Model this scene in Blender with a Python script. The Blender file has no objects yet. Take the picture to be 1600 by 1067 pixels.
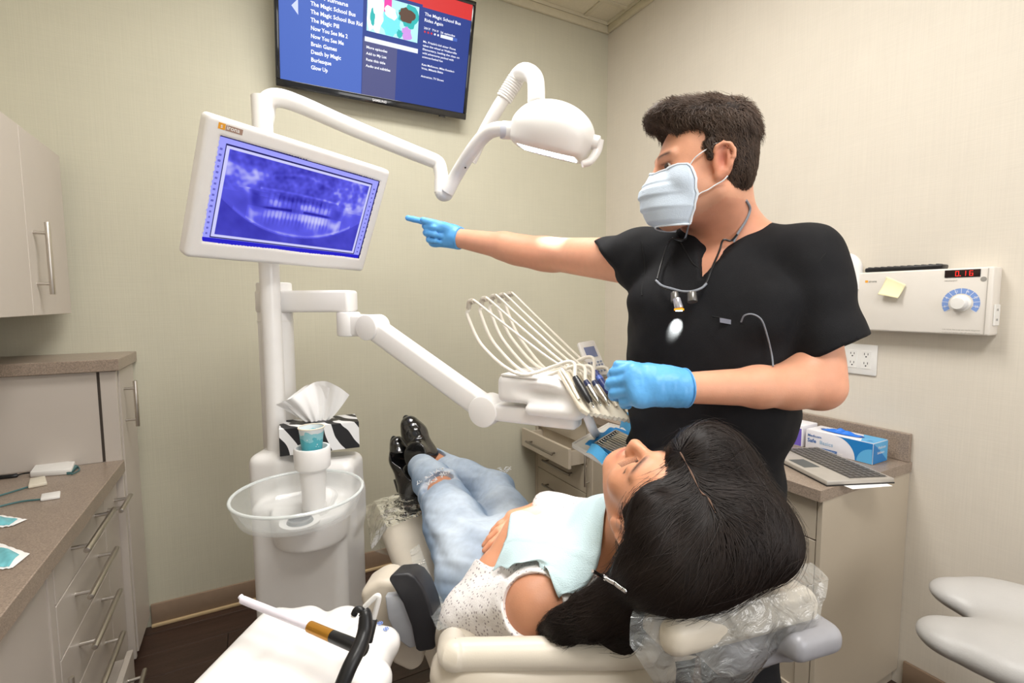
import bpy, bmesh, math, random
import numpy as np
from mathutils import Vector, Matrix

# ------------------------------------------------------------------ camera, world, light, exposure
SC = bpy.context.scene
COL = SC.collection
CAM_F, CAM_PITCH, CAM_YAW, CAM_ROLL, CAM_H = 764.6, 0.0831, 0.49135, -0.004675, 1.4
D, W, H, XL, YF = 2.51, 2.026, 3.086, -0.96, -1.6      # back wall y, right wall x, ceiling, left wall x, wall behind

_fw = np.array([math.sin(CAM_YAW)*math.cos(CAM_PITCH), math.cos(CAM_YAW)*math.cos(CAM_PITCH), -math.sin(CAM_PITCH)])
_r = np.array([math.cos(CAM_YAW), -math.sin(CAM_YAW), 0.0])
_u = np.cross(_r, _fw)
_c, _s = math.cos(CAM_ROLL), math.sin(CAM_ROLL)
_R2 = _c*_r + _s*_u
_U2 = -_s*_r + _c*_u
EYE = np.array([0, 0, CAM_H])

def ray(px, py):
    return _fw + _R2*(px-800)/CAM_F + _U2*(533.5-py)/CAM_F
def P(px, py, d):
    """point seen at photo position (px, py), d metres in front of the camera"""
    return EYE + d*ray(px, py)
def onX(px, py, X):
    v = ray(px, py); return EYE + v*(X/v[0])
def onY(px, py, Y):
    v = ray(px, py); return EYE + v*(Y/v[1])
def onZ(px, py, Z):
    v = ray(px, py); return EYE + v*((Z-CAM_H)/v[2])
def F(lat, d, z):
    return np.array([d*math.sin(CAM_YAW)+lat*math.cos(CAM_YAW), d*math.cos(CAM_YAW)-lat*math.sin(CAM_YAW), z])
def FV(lat, d, z):
    v = F(lat, d, z); return v/np.linalg.norm(v)

cam_data = bpy.data.cameras.new('camera'); cam = bpy.data.objects.new('camera', cam_data); COL.objects.link(cam)
cam_data.sensor_width = 36.0; cam_data.lens = CAM_F/1600*36.0; cam_data.clip_start = 0.02
cam.matrix_world = Matrix(((_R2[0], _U2[0], -_fw[0], 0), (_R2[1], _U2[1], -_fw[1], 0), (_R2[2], _U2[2], -_fw[2], CAM_H), (0, 0, 0, 1)))
SC.camera = cam

world = bpy.data.worlds.new('world'); SC.world = world; world.use_nodes = True
world.node_tree.nodes['Background'].inputs[0].default_value = (1.0, 0.99, 0.98, 1)
world.node_tree.nodes['Background'].inputs[1].default_value = 0.42
SC.view_settings.view_transform = 'Standard'; SC.view_settings.look = 'None'
SC.view_settings.exposure = 0.0; SC.view_settings.gamma = 1.0; SC.view_settings.use_curve_mapping = False

def area(name, loc, target, sx, sy, power, color):
    l = bpy.data.lights.new(name, 'AREA'); l.shape = 'RECTANGLE'; l.size = sx; l.size_y = sy; l.energy = power; l.color = color
    o = bpy.data.objects.new(name, l); COL.objects.link(o); o.location = loc
    o.rotation_euler = (Vector(target)-Vector(loc)).to_track_quat('-Z', 'Y').to_euler()
    return o
area('ceiling_panel_light', (.55, 1.25, H-.06), (.55, 1.25, 0), 1.15, .56, 34, (1, .978, .945))
area('ceiling_panel_light', (.45, -.35, H-.06), (.45, -.35, 0), 1.15, .56, 30, (1, .978, .945))
area('front_fill_light', (1.1, YF+.1, 1.7), (1.1, 1.6, 1.3), 1.4, 1.3, 20, (1, .985, .975))  # added soft fill at the open front; no window stands there

# ------------------------------------------------------------------ materials
MATS = {}
def mat(name, col, rough=.5, metal=0.0, var=.03, scale=30.0, bump=0.0, bscale=200.0, coat=0.0, emit=None, es=0.0, trans=0.0, alpha=1.0, sss=0.0, ior=1.45, stretch=None, attr=None, spec=.5):
    if name in MATS: return MATS[name]
    m = bpy.data.materials.new(name); m.use_nodes = True; nt = m.node_tree; b = nt.nodes['Principled BSDF']
    col = tuple(col)
    if attr:
        at = nt.nodes.new('ShaderNodeAttribute'); at.attribute_name = attr; src = at.outputs['Color']
    else:
        src = None
    tc = nt.nodes.new('ShaderNodeTexCoord'); vec = tc.outputs['Object']
    if stretch:
        mp = nt.nodes.new('ShaderNodeMapping'); mp.inputs['Scale'].default_value = stretch
        nt.links.new(vec, mp.inputs['Vector']); vec = mp.outputs['Vector']
    if var > 0:
        nz = nt.nodes.new('ShaderNodeTexNoise'); nz.inputs['Scale'].default_value = scale; nz.inputs['Detail'].default_value = 3
        nt.links.new(vec, nz.inputs['Vector'])
        mr = nt.nodes.new('ShaderNodeMapRange'); mr.inputs['From Min'].default_value = .3; mr.inputs['From Max'].default_value = .7
        mr.inputs['To Min'].default_value = 1-var; mr.inputs['To Max'].default_value = 1+var
        nt.links.new(nz.outputs['Fac'], mr.inputs['Value'])
        mx = nt.nodes.new('ShaderNodeVectorMath'); mx.operation = 'SCALE'
        if src is not None: nt.links.new(src, mx.inputs[0])
        else: mx.inputs[0].default_value = col[:3]
        nt.links.new(mr.outputs['Result'], mx.inputs['Scale']); nt.links.new(mx.outputs[0], b.inputs['Base Color'])
    elif src is not None: nt.links.new(src, b.inputs['Base Color'])
    else: b.inputs['Base Color'].default_value = (*col[:3], 1)
    b.inputs['Roughness'].default_value = rough; b.inputs['Metallic'].default_value = metal
    b.inputs['Coat Weight'].default_value = coat; b.inputs['Transmission Weight'].default_value = trans; b.inputs['IOR'].default_value = ior
    b.inputs['Alpha'].default_value = alpha; b.inputs['Specular IOR Level'].default_value = spec
    if sss: 
        b.inputs['Subsurface Weight'].default_value = sss; b.inputs['Subsurface Radius'].default_value = (1, .35, .2); b.inputs['Subsurface Scale'].default_value = .006
    if emit is not None:
        b.inputs['Emission Color'].default_value = (*emit, 1); b.inputs['Emission Strength'].default_value = es
    if bump:
        n2 = nt.nodes.new('ShaderNodeTexNoise'); n2.inputs['Scale'].default_value = bscale; n2.inputs['Detail'].default_value = 3
        nt.links.new(vec, n2.inputs['Vector'])
        bp = nt.nodes.new('ShaderNodeBump'); bp.inputs['Strength'].default_value = bump; bp.inputs['Distance'].default_value = .002
        nt.links.new(n2.outputs['Fac'], bp.inputs['Height']); nt.links.new(bp.outputs[0], b.inputs['Normal'])
    MATS[name] = m
    return m
def srgb(r, g, b):
    f = lambda c: (c/255/12.92) if c/255 <= .04045 else ((c/255+.055)/1.055)**2.4
    return (f(r), f(g), f(b))

def wallpaper(name, col):
    """woven vinyl wall covering: fine horizontal and vertical threads"""
    m = mat(name, col, .62, var=.015, scale=6)
    nt = m.node_tree; b = nt.nodes['Principled BSDF']; tc = nt.nodes.new('ShaderNodeTexCoord')
    outs = []
    for sc in ((9, 9, 420), (260, 260, 5)):
        mp = nt.nodes.new('ShaderNodeMapping'); mp.inputs['Scale'].default_value = sc
        nz = nt.nodes.new('ShaderNodeTexNoise'); nz.inputs['Scale'].default_value = 1; nz.inputs['Detail'].default_value = 2
        nt.links.new(tc.outputs['Object'], mp.inputs[0]); nt.links.new(mp.outputs[0], nz.inputs['Vector']); outs.append(nz.outputs['Fac'])
    ad = nt.nodes.new('ShaderNodeMath'); ad.operation = 'ADD'; nt.links.new(outs[0], ad.inputs[0]); nt.links.new(outs[1], ad.inputs[1])
    mr = nt.nodes.new('ShaderNodeMapRange'); mr.inputs['From Min'].default_value = .6; mr.inputs['From Max'].default_value = 1.4
    mr.inputs['To Min'].default_value = .965; mr.inputs['To Max'].default_value = 1.035; nt.links.new(ad.outputs[0], mr.inputs['Value'])
    src = b.inputs['Base Color'].links[0].from_socket
    mx = nt.nodes.new('ShaderNodeVectorMath'); mx.operation = 'SCALE'; nt.links.new(src, mx.inputs[0]); nt.links.new(mr.outputs[0], mx.inputs['Scale'])
    nt.links.new(mx.outputs[0], b.inputs['Base Color'])
    bp = nt.nodes.new('ShaderNodeBump'); bp.inputs['Strength'].default_value = .25; bp.inputs['Distance'].default_value = .001
    nt.links.new(ad.outputs[0], bp.inputs['Height']); nt.links.new(bp.outputs[0], b.inputs['Normal'])
    return m

M_WALL_B = wallpaper('back_wall_vinyl', srgb(195, 191, 172))
M_WALL_R = wallpaper('side_wall_vinyl', srgb(217, 209, 196))
M_TILE = mat('ceiling_tile', srgb(214, 205, 182), .9, var=.03, scale=90, bump=.4, bscale=400)
M_GRID = mat('ceiling_grid', srgb(205, 196, 172), .5)
M_BASEB = mat('vinyl_baseboard', srgb(150, 128, 108), .5, var=.04)
M_TRIM = mat('trim_bead', srgb(205, 180, 140), .4)
M_LAM = mat('grey_laminate', srgb(192, 183, 174), .42, var=.012, scale=8)
M_LAMW = mat('warm_laminate', srgb(188, 176, 158), .42, var=.012, scale=8)
M_DARKGAP = mat('cabinet_shadow_gap', srgb(60, 52, 46), .8)
M_WHITE = mat('white_enamel', srgb(236, 234, 232), .28, var=.008, coat=.25)
M_WHITE2 = mat('white_plastic', srgb(232, 230, 226), .4, var=.01)
M_CREAM = mat('cream_plastic', srgb(222, 214, 196), .4, var=.01)
M_STEEL = mat('brushed_steel', (.62, .58, .53), .3, metal=1.0, var=.04, scale=300, stretch=(1, 1, .05))
M_CHROME = mat('chrome', (.75, .75, .75), .12, metal=1.0, var=0)
M_BLACK = mat('black_plastic', (.012, .012, .013), .35, var=.02)
M_BLACKG = mat('gloss_black', (.008, .008, .009), .12, var=.01, coat=.5)
M_GREYM = mat('grey_metallic_plastic', srgb(150, 155, 165), .35, metal=.35)
M_GOLD = mat('gold_anodised', srgb(190, 135, 50), .35, metal=.6)
M_TUBE = mat('ivory_hose', srgb(232, 226, 214), .4, var=.01)
M_PAPERW = mat('white_paper', srgb(245, 244, 242), .8, var=.01)

def counter_mat():
    m = mat('speckled_stone_worktop', srgb(150, 134, 120), .3, var=.04, scale=14)
    nt = m.node_tree; b = nt.nodes['Principled BSDF']; tc = nt.nodes.new('ShaderNodeTexCoord')
    v = nt.nodes.new('ShaderNodeTexVoronoi'); v.inputs['Scale'].default_value = 420; nt.links.new(tc.outputs['Object'], v.inputs['Vector'])
    sp = nt.nodes.new('ShaderNodeSeparateColor'); nt.links.new(v.outputs['Color'], sp.inputs[0])
    mr = nt.nodes.new('ShaderNodeMapRange'); mr.inputs['To Min'].default_value = .72; mr.inputs['To Max'].default_value = 1.22; nt.links.new(sp.outputs[0], mr.inputs['Value'])
    src = b.inputs['Base Color'].links[0].from_socket
    mx = nt.nodes.new('ShaderNodeVectorMath'); mx.operation = 'SCALE'; nt.links.new(src, mx.inputs[0]); nt.links.new(mr.outputs[0], mx.inputs['Scale'])
    nt.links.new(mx.outputs[0], b.inputs['Base Color'])
    return m
M_COUNTER = counter_mat()

# ------------------------------------------------------------------ mesh building
def frame_z(d, up=(0, 0, 1)):
    d = Vector(d).normalized(); u = Vector(up)
    if abs(d.dot(u)) > .98: u = Vector((1, 0, 0))
    x = u.cross(d).normalized(); y = d.cross(x)
    return Matrix((x, y, d)).transposed()

class MB:
    def __init__(s): s.v = []; s.f = []; s.mi = []; s.cur = 0
    def add(s, vs, fs):
        n = len(s.v); s.v += [tuple(map(float, p)) for p in vs]; s.f += [tuple(i+n for i in f) for f in fs]; s.mi += [s.cur]*len(fs); return s
    def bm(s, b, M=None):
        b.verts.ensure_lookup_table(); b.verts.index_update()
        vs = [(M @ v.co if M else v.co) for v in b.verts]; s.add(vs, [[v.index for v in f.verts] for f in b.faces]); b.free(); return s
    def box(s, lo, hi, bev=0.0, seg=2, M=None):
        lo = Vector(lo); hi = Vector(hi); b = bmesh.new(); bmesh.ops.create_cube(b, size=1)
        c = (lo+hi)/2; sz = hi-lo
        for v in b.verts: v.co = Vector((v.co.x*sz.x, v.co.y*sz.y, v.co.z*sz.z))+c
        if bev > 0: bmesh.ops.bevel(b, geom=b.edges[:], offset=min(bev, .49*min(abs(x) for x in sz)), segments=seg, affect='EDGES', profile=.5)
        return s.bm(b, M)
    def cyl(s, a, b_, r, r2=None, n=20, bev=0.0):
        a = Vector(a); b_ = Vector(b_); r2 = r if r2 is None else r2; L = (b_-a).length
        if bev > 0: return s.lathe([(0, 0), (r-bev, 0), (r-bev*.3, bev*.3), (r, bev), (r2, L-bev), (r2-bev*.3, L-bev*.3), (r2-bev, L), (0, L)], a, b_-a, n)
        return s.lathe([(0, 0), (r, 0), (r2, L), (0, L)], a, b_-a, n)
    def lathe(s, prof, o, axis=(0, 0, 1), n=24):
        M = frame_z(axis); o = Vector(o); vs = []; fs = []; rings = []
        for (r, z) in prof:
            if r < 1e-7: rings.append([len(vs)]); vs.append(o+M @ Vector((0, 0, z)))
            else:
                rings.append(list(range(len(vs), len(vs)+n)))
                for k in range(n):
                    t = 2*math.pi*k/n; vs.append(o+M @ Vector((r*math.cos(t), r*math.sin(t), z)))
        for A, B in zip(rings, rings[1:]):
            for k in range(n):
                k2 = (k+1) % n
                if len(A) == 1 and len(B) == 1: continue
                if len(A) == 1: fs.append((A[0], B[k2], B[k]))
                elif len(B) == 1: fs.append((A[k], A[k2], B[0]))
                else: fs.append((A[k], A[k2], B[k2], B[k]))
        return s.add(vs, fs)
    def tube(s, pts, r, n=12, sub=6, cap=True, aspect=None, up=(0, 0, 1)):
        pts = smooth_path(pts, sub) if sub > 1 else [Vector(p) for p in pts]
        N = len(pts); rr = r if callable(r) else (lambda t: r)
        T = [(pts[min(i+1, N-1)]-pts[max(i-1, 0)]).normalized() for i in range(N)]
        X = frame_z(T[0], up).col[0].copy() if False else Vector(frame_z(T[0], up).transposed()[0])
        vs = []; fs = []
        for i in range(N):
            X = (X-T[i]*X.dot(T[i])).normalized(); Y = T[i].cross(X); q = rr(i/(N-1))
            ax = aspect or (1, 1)
            for k in range(n):
                t = 2*math.pi*k/n; vs.append(pts[i]+X*(q*ax[0]*math.cos(t))+Y*(q*ax[1]*math.sin(t)))
        for i in range(N-1):
            for k in range(n):
                k2 = (k+1) % n; fs.append((i*n+k, i*n+k2, (i+1)*n+k2, (i+1)*n+k))
        if cap:
            vs.append(pts[0]); vs.append(pts[-1]); a = len(vs)-2
            for k in range(n):
                k2 = (k+1) % n; fs.append((a, k2, k)); fs.append((a+1, (N-1)*n+k, (N-1)*n+k2))
        return s.add(vs, fs)
    def prism(s, outline, vec, bev=0.0, seg=3):
        """flat outline (3D points in order) extruded by vec"""
        b = bmesh.new(); vs = [b.verts.new(Vector(p)) for p in outline]; f = b.faces.new(vs)
        r = bmesh.ops.extrude_face_region(b, geom=[f]); nv = [g for g in r['geom'] if isinstance(g, bmesh.types.BMVert)]
        bmesh.ops.translate(b, verts=nv, vec=Vector(vec)); bmesh.ops.recalc_face_normals(b, faces=b.faces[:])
        if bev > 0:
            es = [e for e in b.edges if len(e.link_faces) == 2 and e.calc_face_angle(0) > .6]
            bmesh.ops.bevel(b, geom=es, offset=bev, segments=seg, affect='EDGES', profile=.5, clamp_overlap=True)
        return s.bm(b)
    def grid(s, fn, nu, nv, closed_u=False):
        vs = [fn(i/(nu-1) if not closed_u else i/nu, j/(nv-1)) for i in range(nu) for j in range(nv)]; fs = []
        for i in range(nu if closed_u else nu-1):
            for j in range(nv-1):
                i2 = (i+1) % nu; fs.append((i*nv+j, i2*nv+j, i2*nv+j+1, i*nv+j+1))
        return s.add(vs, fs)
    def sphere(s, c, r, n=16, m=10, sc=(1, 1, 1), M=None):
        c = Vector(c); M = M or Matrix.Identity(3)
        return s.lathe_m([(math.sin(math.pi*j/m), -math.cos(math.pi*j/m)) for j in range(m+1)], c, M, (r*sc[0], r*sc[1], r*sc[2]), n)
    def lathe_m(s, prof, c, M, sc, n):
        t = MB(); t.lathe([(0 if a < 1e-6 else a, b) for a, b in prof], (0, 0, 0), (0, 0, 1), n)
        return s.add([c+M @ Vector((v[0]*sc[0], v[1]*sc[1], v[2]*sc[2])) for v in t.v], t.f)
    def quad(s, a, b, c, d): return s.add([a, b, c, d], [(0, 1, 2, 3)])

def smooth_path(pts, sub=6):
    pts = [Vector(p) for p in pts]
    if len(pts) < 3: return [pts[0].lerp(pts[-1], i/sub) for i in range(sub+1)]
    out = []; Q = [pts[0]*2-pts[1]]+pts+[pts[-1]*2-pts[-2]]
    for i in range(1, len(Q)-2):
        a, b, c, d = Q[i-1:i+3]
        for k in range(sub):
            t = k/sub; t2 = t*t; t3 = t2*t
            out.append(.5*((2*b)+(c-a)*t+(2*a-5*b+4*c-d)*t2+(3*b-a-3*c+d)*t3))
    out.append(pts[-1]); return out

# ------------------------------------------------------------------ objects
def root_loc(p):
    while p.parent: p = p.parent
    return p.location.copy()
def link(name, mesh, m, parent=None, loc=None, smooth=True, sharp=35):
    o = bpy.data.objects.new(name, mesh); COL.objects.link(o)
    for q in (m if isinstance(m, (list, tuple)) else [m]): mesh.materials.append(q)
    if parent is not None: o.parent = parent
    elif loc is not None: o.location = loc
    if smooth and len(mesh.polygons):
        mesh.polygons.foreach_set('use_smooth', [True]*len(mesh.polygons))
        if sharp: mesh.set_sharp_from_angle(angle=math.radians(sharp))
    return o
def make_mesh(name, v, f, mi=None):
    me = bpy.data.meshes.new(name); me.from_pydata([tuple(p) for p in v], [], f); me.update()
    b = bmesh.new(); b.from_mesh(me); bmesh.ops.recalc_face_normals(b, faces=b.faces[:]); b.to_mesh(me); b.free()
    if mi and any(mi): me.polygons.foreach_set('material_index', mi)
    return me
def part(name, mb, m, parent, label=None, kind=None, smooth=True, sharp=35, **kw):
    off = root_loc(parent)
    me = make_mesh(name, [Vector(p)-off for p in mb.v], mb.f, mb.mi)
    o = link(name, me, m, parent, smooth=smooth, sharp=sharp)
    if label: o['label'] = label
    if kind: o['kind'] = kind
    return o
def thing(name, label, cat, loc, group=None):
    o = bpy.data.objects.new(name, None); COL.objects.link(o); o.location = Vector(loc); o.empty_display_size = .05
    o['label'] = label; o['category'] = cat
    if group: o['group'] = group
    return o
def solo(name, mb, m, label, cat, group=None, smooth=True, sharp=35):
    zs = min(p[2] for p in mb.v); c = Vector((sum(p[0] for p in mb.v)/len(mb.v), sum(p[1] for p in mb.v)/len(mb.v), zs))
    me = make_mesh(name, [Vector(p)-c for p in mb.v], mb.f, mb.mi)
    o = link(name, me, m, None, c, smooth, sharp); o['label'] = label; o['category'] = cat
    if group: o['group'] = group
    return o
def struct(name, mb, m, parent=None, smooth=False):
    me = make_mesh(name, mb.v, mb.f, mb.mi); o = link(name, me, m, parent, smooth=smooth)
    if parent is None: o['kind'] = 'structure'
    return o
_txt_cache = {}
def text(name, s, size, o, ux, uy, m, parent, align='LEFT', bold=0.0, off=.0006, label=None, fit=None):
    """flat lettering laid on a surface: baseline start o, reading direction ux, upward uy"""
    cu = bpy.data.curves.new(name, 'FONT'); cu.body = s; cu.size = size; cu.align_x = align; cu.offset = bold*size; cu.resolution_u = 2
    ob = bpy.data.objects.new(name, cu); me = bpy.data.meshes.new_from_object(ob); bpy.data.objects.remove(ob); bpy.data.curves.remove(cu)
    if fit and len(me.vertices): xs_ = [v.co.x for v in me.vertices]; me.transform(Matrix.Diagonal((fit/(max(xs_)-min(0, min(xs_))), 1, 1, 1)))
    ux = Vector(ux).normalized(); uy = Vector(uy); uy = (uy-ux*uy.dot(ux)).normalized(); n = ux.cross(uy)
    M = Matrix((ux, uy, n)).transposed().to_4x4(); M.translation = Vector(o)+n*off-root_loc(parent)
    me.transform(M); me.name = name
    q = link(name, me, m, parent, smooth=False)
    if label: q['label'] = label
    return q

# ------------------------------------------------------------------ signed distance fields for soft and organic shapes
BIG = .06
class Field:
    def __init__(s, lo, hi, h):
        s.o = np.array(lo, float); s.h = h; s.n = np.maximum(2, np.ceil((np.array(hi, float)-s.o)/h).astype(int)+1)
        s.a = np.full(tuple(s.n), BIG, np.float32)
    def _blk(s, lo, hi):
        i0 = np.clip(np.floor((np.array(lo)-s.o)/s.h).astype(int), 0, s.n); i1 = np.clip(np.ceil((np.array(hi)-s.o)/s.h).astype(int)+1, 0, s.n)
        if (i1 <= i0).any(): return None
        ax = [(s.o[k]+s.h*np.arange(i0[k], i1[k])).astype(np.float32) for k in range(3)]
        return tuple(slice(i0[k], i1[k]) for k in range(3)), ax[0][:, None, None], ax[1][None, :, None], ax[2][None, None, :]
    def _op(s, sl, d, k, op):
        a = s.a[sl]
        if op == 'u':
            h = np.maximum(k-np.abs(a-d), 0)/k if k > 0 else 0; s.a[sl] = np.minimum(a, d)-h*h*k*.25
        elif op == 's':
            d = -d; h = np.maximum(k-np.abs(a-d), 0)/k if k > 0 else 0; s.a[sl] = np.maximum(a, d)+h*h*k*.25
        elif op == 'i':
            h = np.maximum(k-np.abs(a-d), 0)/k if k > 0 else 0; s.a[sl] = np.maximum(a, d)+h*h*k*.25
    def cone(s, a, b, ra, rb=None, k=.01, op='u', flat=None):
        """tapered capsule; flat = (axis, factor) squeezes the section along the axis"""
        a = np.array(a, float); b = np.array(b, float); rb = ra if rb is None else rb; pad = max(ra, rb)*1.6+k+.012
        q = s._blk(np.minimum(a, b)-pad, np.maximum(a, b)+pad)
        if q is None: return s
        sl, X, Y, Z = q; ab = b-a; L2 = float(ab@ab)+1e-12
        x, y, z = X-a[0], Y-a[1], Z-a[2]
        t = np.clip((x*ab[0]+y*ab[1]+z*ab[2])/L2, 0, 1)
        x = x-t*ab[0]; y = y-t*ab[1]; z = z-t*ab[2]
        r = ra+(rb-ra)*t
        if flat is not None:
            n, fct = flat; n = np.array(n, float)/np.linalg.norm(n); w = x*n[0]+y*n[1]+z*n[2]; g = 1/fct-1
            x = x+n[0]*w*g; y = y+n[1]*w*g; z = z+n[2]*w*g
            d = (np.sqrt(x*x+y*y+z*z)-r)*min(1, fct if fct < 1 else 1)
        else: d = np.sqrt(x*x+y*y+z*z)-r
        s._op(sl, d.astype(np.float32), k, op); return s
    def chain(s, pts, rs, k=.01, op='u', flat=None):
        for i in range(len(pts)-1): s.cone(pts[i], pts[i+1], rs[i], rs[i+1], k, op, flat)
        return s
    def ell(s, c, r, R=None, k=.01, op='u'):
        c = np.array(c, float); r = np.array(r, float)*np.ones(3); pad = r.max()+k+.012
        R = np.eye(3) if R is None else np.array(R, float)      # columns of R are the ellipsoid's axes
        ext = np.abs(R)@r+k+.012
        q = s._blk(c-ext, c+ext)
        if q is None: return s
        sl, X, Y, Z = q; x, y, z = X-c[0], Y-c[1], Z-c[2]
        p = [(x*R[0, j]+y*R[1, j]+z*R[2, j])/r[j] for j in range(3)]
        k0 = np.sqrt(p[0]**2+p[1]**2+p[2]**2)+1e-9; k1 = np.sqrt((p[0]/r[0])**2+(p[1]/r[1])**2+(p[2]/r[2])**2)+1e-9
        s._op(sl, (k0*(k0-1)/k1).astype(np.float32), k, op); return s
    def box(s, c, hf, R=None, rad=.005, k=.005, op='u'):
        c = np.array(c, float); hf = np.array(hf, float); R = np.eye(3) if R is None else np.array(R, float)
        ext = np.abs(R)@hf+k+.012
        q = s._blk(c-ext, c+ext)
        if q is None: return s
        sl, X, Y, Z = q; x, y, z = X-c[0], Y-c[1], Z-c[2]
        p = [np.abs(x*R[0, j]+y*R[1, j]+z*R[2, j])-hf[j]+rad for j in range(3)]
        d = np.sqrt(sum(np.maximum(w, 0)**2 for w in p))+np.minimum(np.maximum(np.maximum(p[0], p[1]), p[2]), 0)-rad
        s._op(sl, d.astype(np.float32), k, op); return s
    def half(s, c, n, k=.002, lo=None, hi=None):
        """keep only the side of the plane that n points away from (inside lo..hi when given)"""
        q = s._blk(s.o-1 if lo is None else lo, s.o+s.h*s.n+1 if hi is None else hi)
        if q is None: return s
        sl, X, Y, Z = q; n = np.array(n, float)/np.linalg.norm(n)
        s._op(sl, ((X-c[0])*n[0]+(Y-c[1])*n[1]+(Z-c[2])*n[2]).astype(np.float32), k, 'i'); return s
    def shift(s, e): s.a -= e; return s
    def join(s, other, k=.01):
        a, d = s.a, other.a; h = np.maximum(k-np.abs(a-d), 0)/k; s.a = np.minimum(a, d)-h*h*k*.25; return s
    def like(s): return Field(s.o, s.o+s.h*(s.n-1.5), s.h)
    def sample(s, p):
        p = np.asarray(p, float); g = (p-s.o)/s.h; g = np.clip(g, 0, s.n-1.001); i = np.floor(g).astype(int); f = g-i; out = 0
        for dx in (0, 1):
            for dy in (0, 1):
                for dz in (0, 1):
                    w = (f[:, 0] if dx else 1-f[:, 0])*(f[:, 1] if dy else 1-f[:, 1])*(f[:, 2] if dz else 1-f[:, 2])
                    out = out+w*s.a[i[:, 0]+dx, i[:, 1]+dy, i[:, 2]+dz]
        return out
    def grad(s, p):
        e = s.h*1.5; g = np.stack([s.sample(p+np.eye(3)[k]*e)-s.sample(p-np.eye(3)[k]*e) for k in range(3)], 1)
        return g/(np.linalg.norm(g, axis=1, keepdims=True)+1e-9)
    def cast(s, px, py, d0=.4, d1=2.4):
        """first point of the surface seen at photo position (px, py)"""
        ds = np.arange(d0, d1, s.h*.7); pts = EYE+ds[:, None]*ray(px, py)
        inb = ((pts >= s.o) & (pts <= s.o+s.h*(s.n-1))).all(1); v = np.where(inb, s.sample(pts), 1)
        k = np.nonzero(v < 0)[0]
        return None if len(k) == 0 else pts[k[0]]
    def nets(s):
        a = s.a; ins = a < 0
        def c(dx, dy, dz, arr): return arr[dx:arr.shape[0]-1+dx, dy:arr.shape[1]-1+dy, dz:arr.shape[2]-1+dz]
        cnt = np.zeros(tuple(s.n-1), np.uint8)
        for dx in (0, 1):
            for dy in (0, 1):
                for dz in (0, 1): cnt += c(dx, dy, dz, ins)
        I = np.nonzero((cnt > 0) & (cnt < 8)); I = np.stack(I, 1); N = len(I); del cnt
        acc = np.zeros((N, 3)); num = np.zeros(N)
        cr = [(x, y, z) for x in (0, 1) for y in (0, 1) for z in (0, 1)]
        val = {q: a[I[:, 0]+q[0], I[:, 1]+q[1], I[:, 2]+q[2]].astype(float) for q in cr}
        for q in cr:
            for k in range(3):
                if q[k] == 0:
                    w = list(q); w[k] = 1; w = tuple(w); A, B = val[q], val[w]; m = (A < 0) != (B < 0)
                    t = np.where(m, A/(A-B+1e-12), 0); pt = np.tile(np.array(q, float), (N, 1)); pt[:, k] += t
                    acc[m] += pt[m]; num += m
        V = s.o+s.h*(I+acc/num[:, None])
        idx = np.full(tuple(s.n-1), -1, np.int32); idx[I[:, 0], I[:, 1], I[:, 2]] = np.arange(N)
        Fs = []
        for k in range(3):
            sa = [slice(None)]*3; sb = [slice(None)]*3; sa[k] = slice(0, -1); sb[k] = slice(1, None)
            e = ins[tuple(sa)] != ins[tuple(sb)]; E = np.stack(np.nonzero(e), 1); u, v = (k+1) % 3, (k+2) % 3
            ok = (E[:, u] > 0) & (E[:, v] > 0) & (E[:, u] < s.n[u]-1) & (E[:, v] < s.n[v]-1); E = E[ok]
            fl = ins[E[:, 0], E[:, 1], E[:, 2]]
            def at(du, dv):
                q = E.copy(); q[:, u] -= du; q[:, v] -= dv; return idx[q[:, 0], q[:, 1], q[:, 2]]
            q = np.stack([at(0, 0), at(1, 0), at(1, 1), at(0, 1)], 1); q[~fl] = q[~fl][:, ::-1]
            Fs.append(q)
        Q = np.concatenate(Fs); Q = Q[(Q >= 0).all(1)]
        return V, Q
    def mesh(s, name, disp=None, smooth_it=1):
        V, Q = s.nets()
        for _ in range(smooth_it):
            acc = np.zeros_like(V); n = np.zeros(len(V))
            for i in range(4):
                a, b = Q[:, i], Q[:, (i+1) % 4]; np.add.at(acc, a, V[b]); np.add.at(n, a, 1); np.add.at(acc, b, V[a]); np.add.at(n, b, 1)
            V = V*.5+.5*acc/np.maximum(n, 1)[:, None]
        if disp is not None:
            N = s.grad(V); V = V+N*disp(V, N)[:, None]
        return V, Q
def fast_mesh(name, V, Q):
    me = bpy.data.meshes.new(name); me.vertices.add(len(V)); me.vertices.foreach_set('co', np.asarray(V, np.float32).ravel())
    n = Q.shape[1]; me.loops.add(Q.size); me.loops.foreach_set('vertex_index', Q.astype(np.int32).ravel())
    me.polygons.add(len(Q)); me.polygons.foreach_set('loop_start', np.arange(0, Q.size, n, dtype=np.int32)); me.polygons.foreach_set('loop_total', np.full(len(Q), n, np.int32))
    me.update(calc_edges=True); me.validate(); return me
def sdf_part(name, fld, m, parent, disp=None, color=None, label=None, smooth_it=1, kind=None):
    V, Q = fld.mesh(name, disp, smooth_it); off = np.array(root_loc(parent)) if parent else np.zeros(3)
    me = fast_mesh(name, V-off, Q)
    if color is not None:
        c = color(V, fld.grad(V)); at = me.color_attributes.new('col', 'FLOAT_COLOR', 'POINT')
        at.data.foreach_set('color', np.concatenate([c, np.ones((len(c), 1))], 1).astype(np.float32).ravel())
    o = link(name, me, m, parent, smooth=True, sharp=None)
    if label: o['label'] = label
    if kind: o['kind'] = kind
    return o
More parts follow.
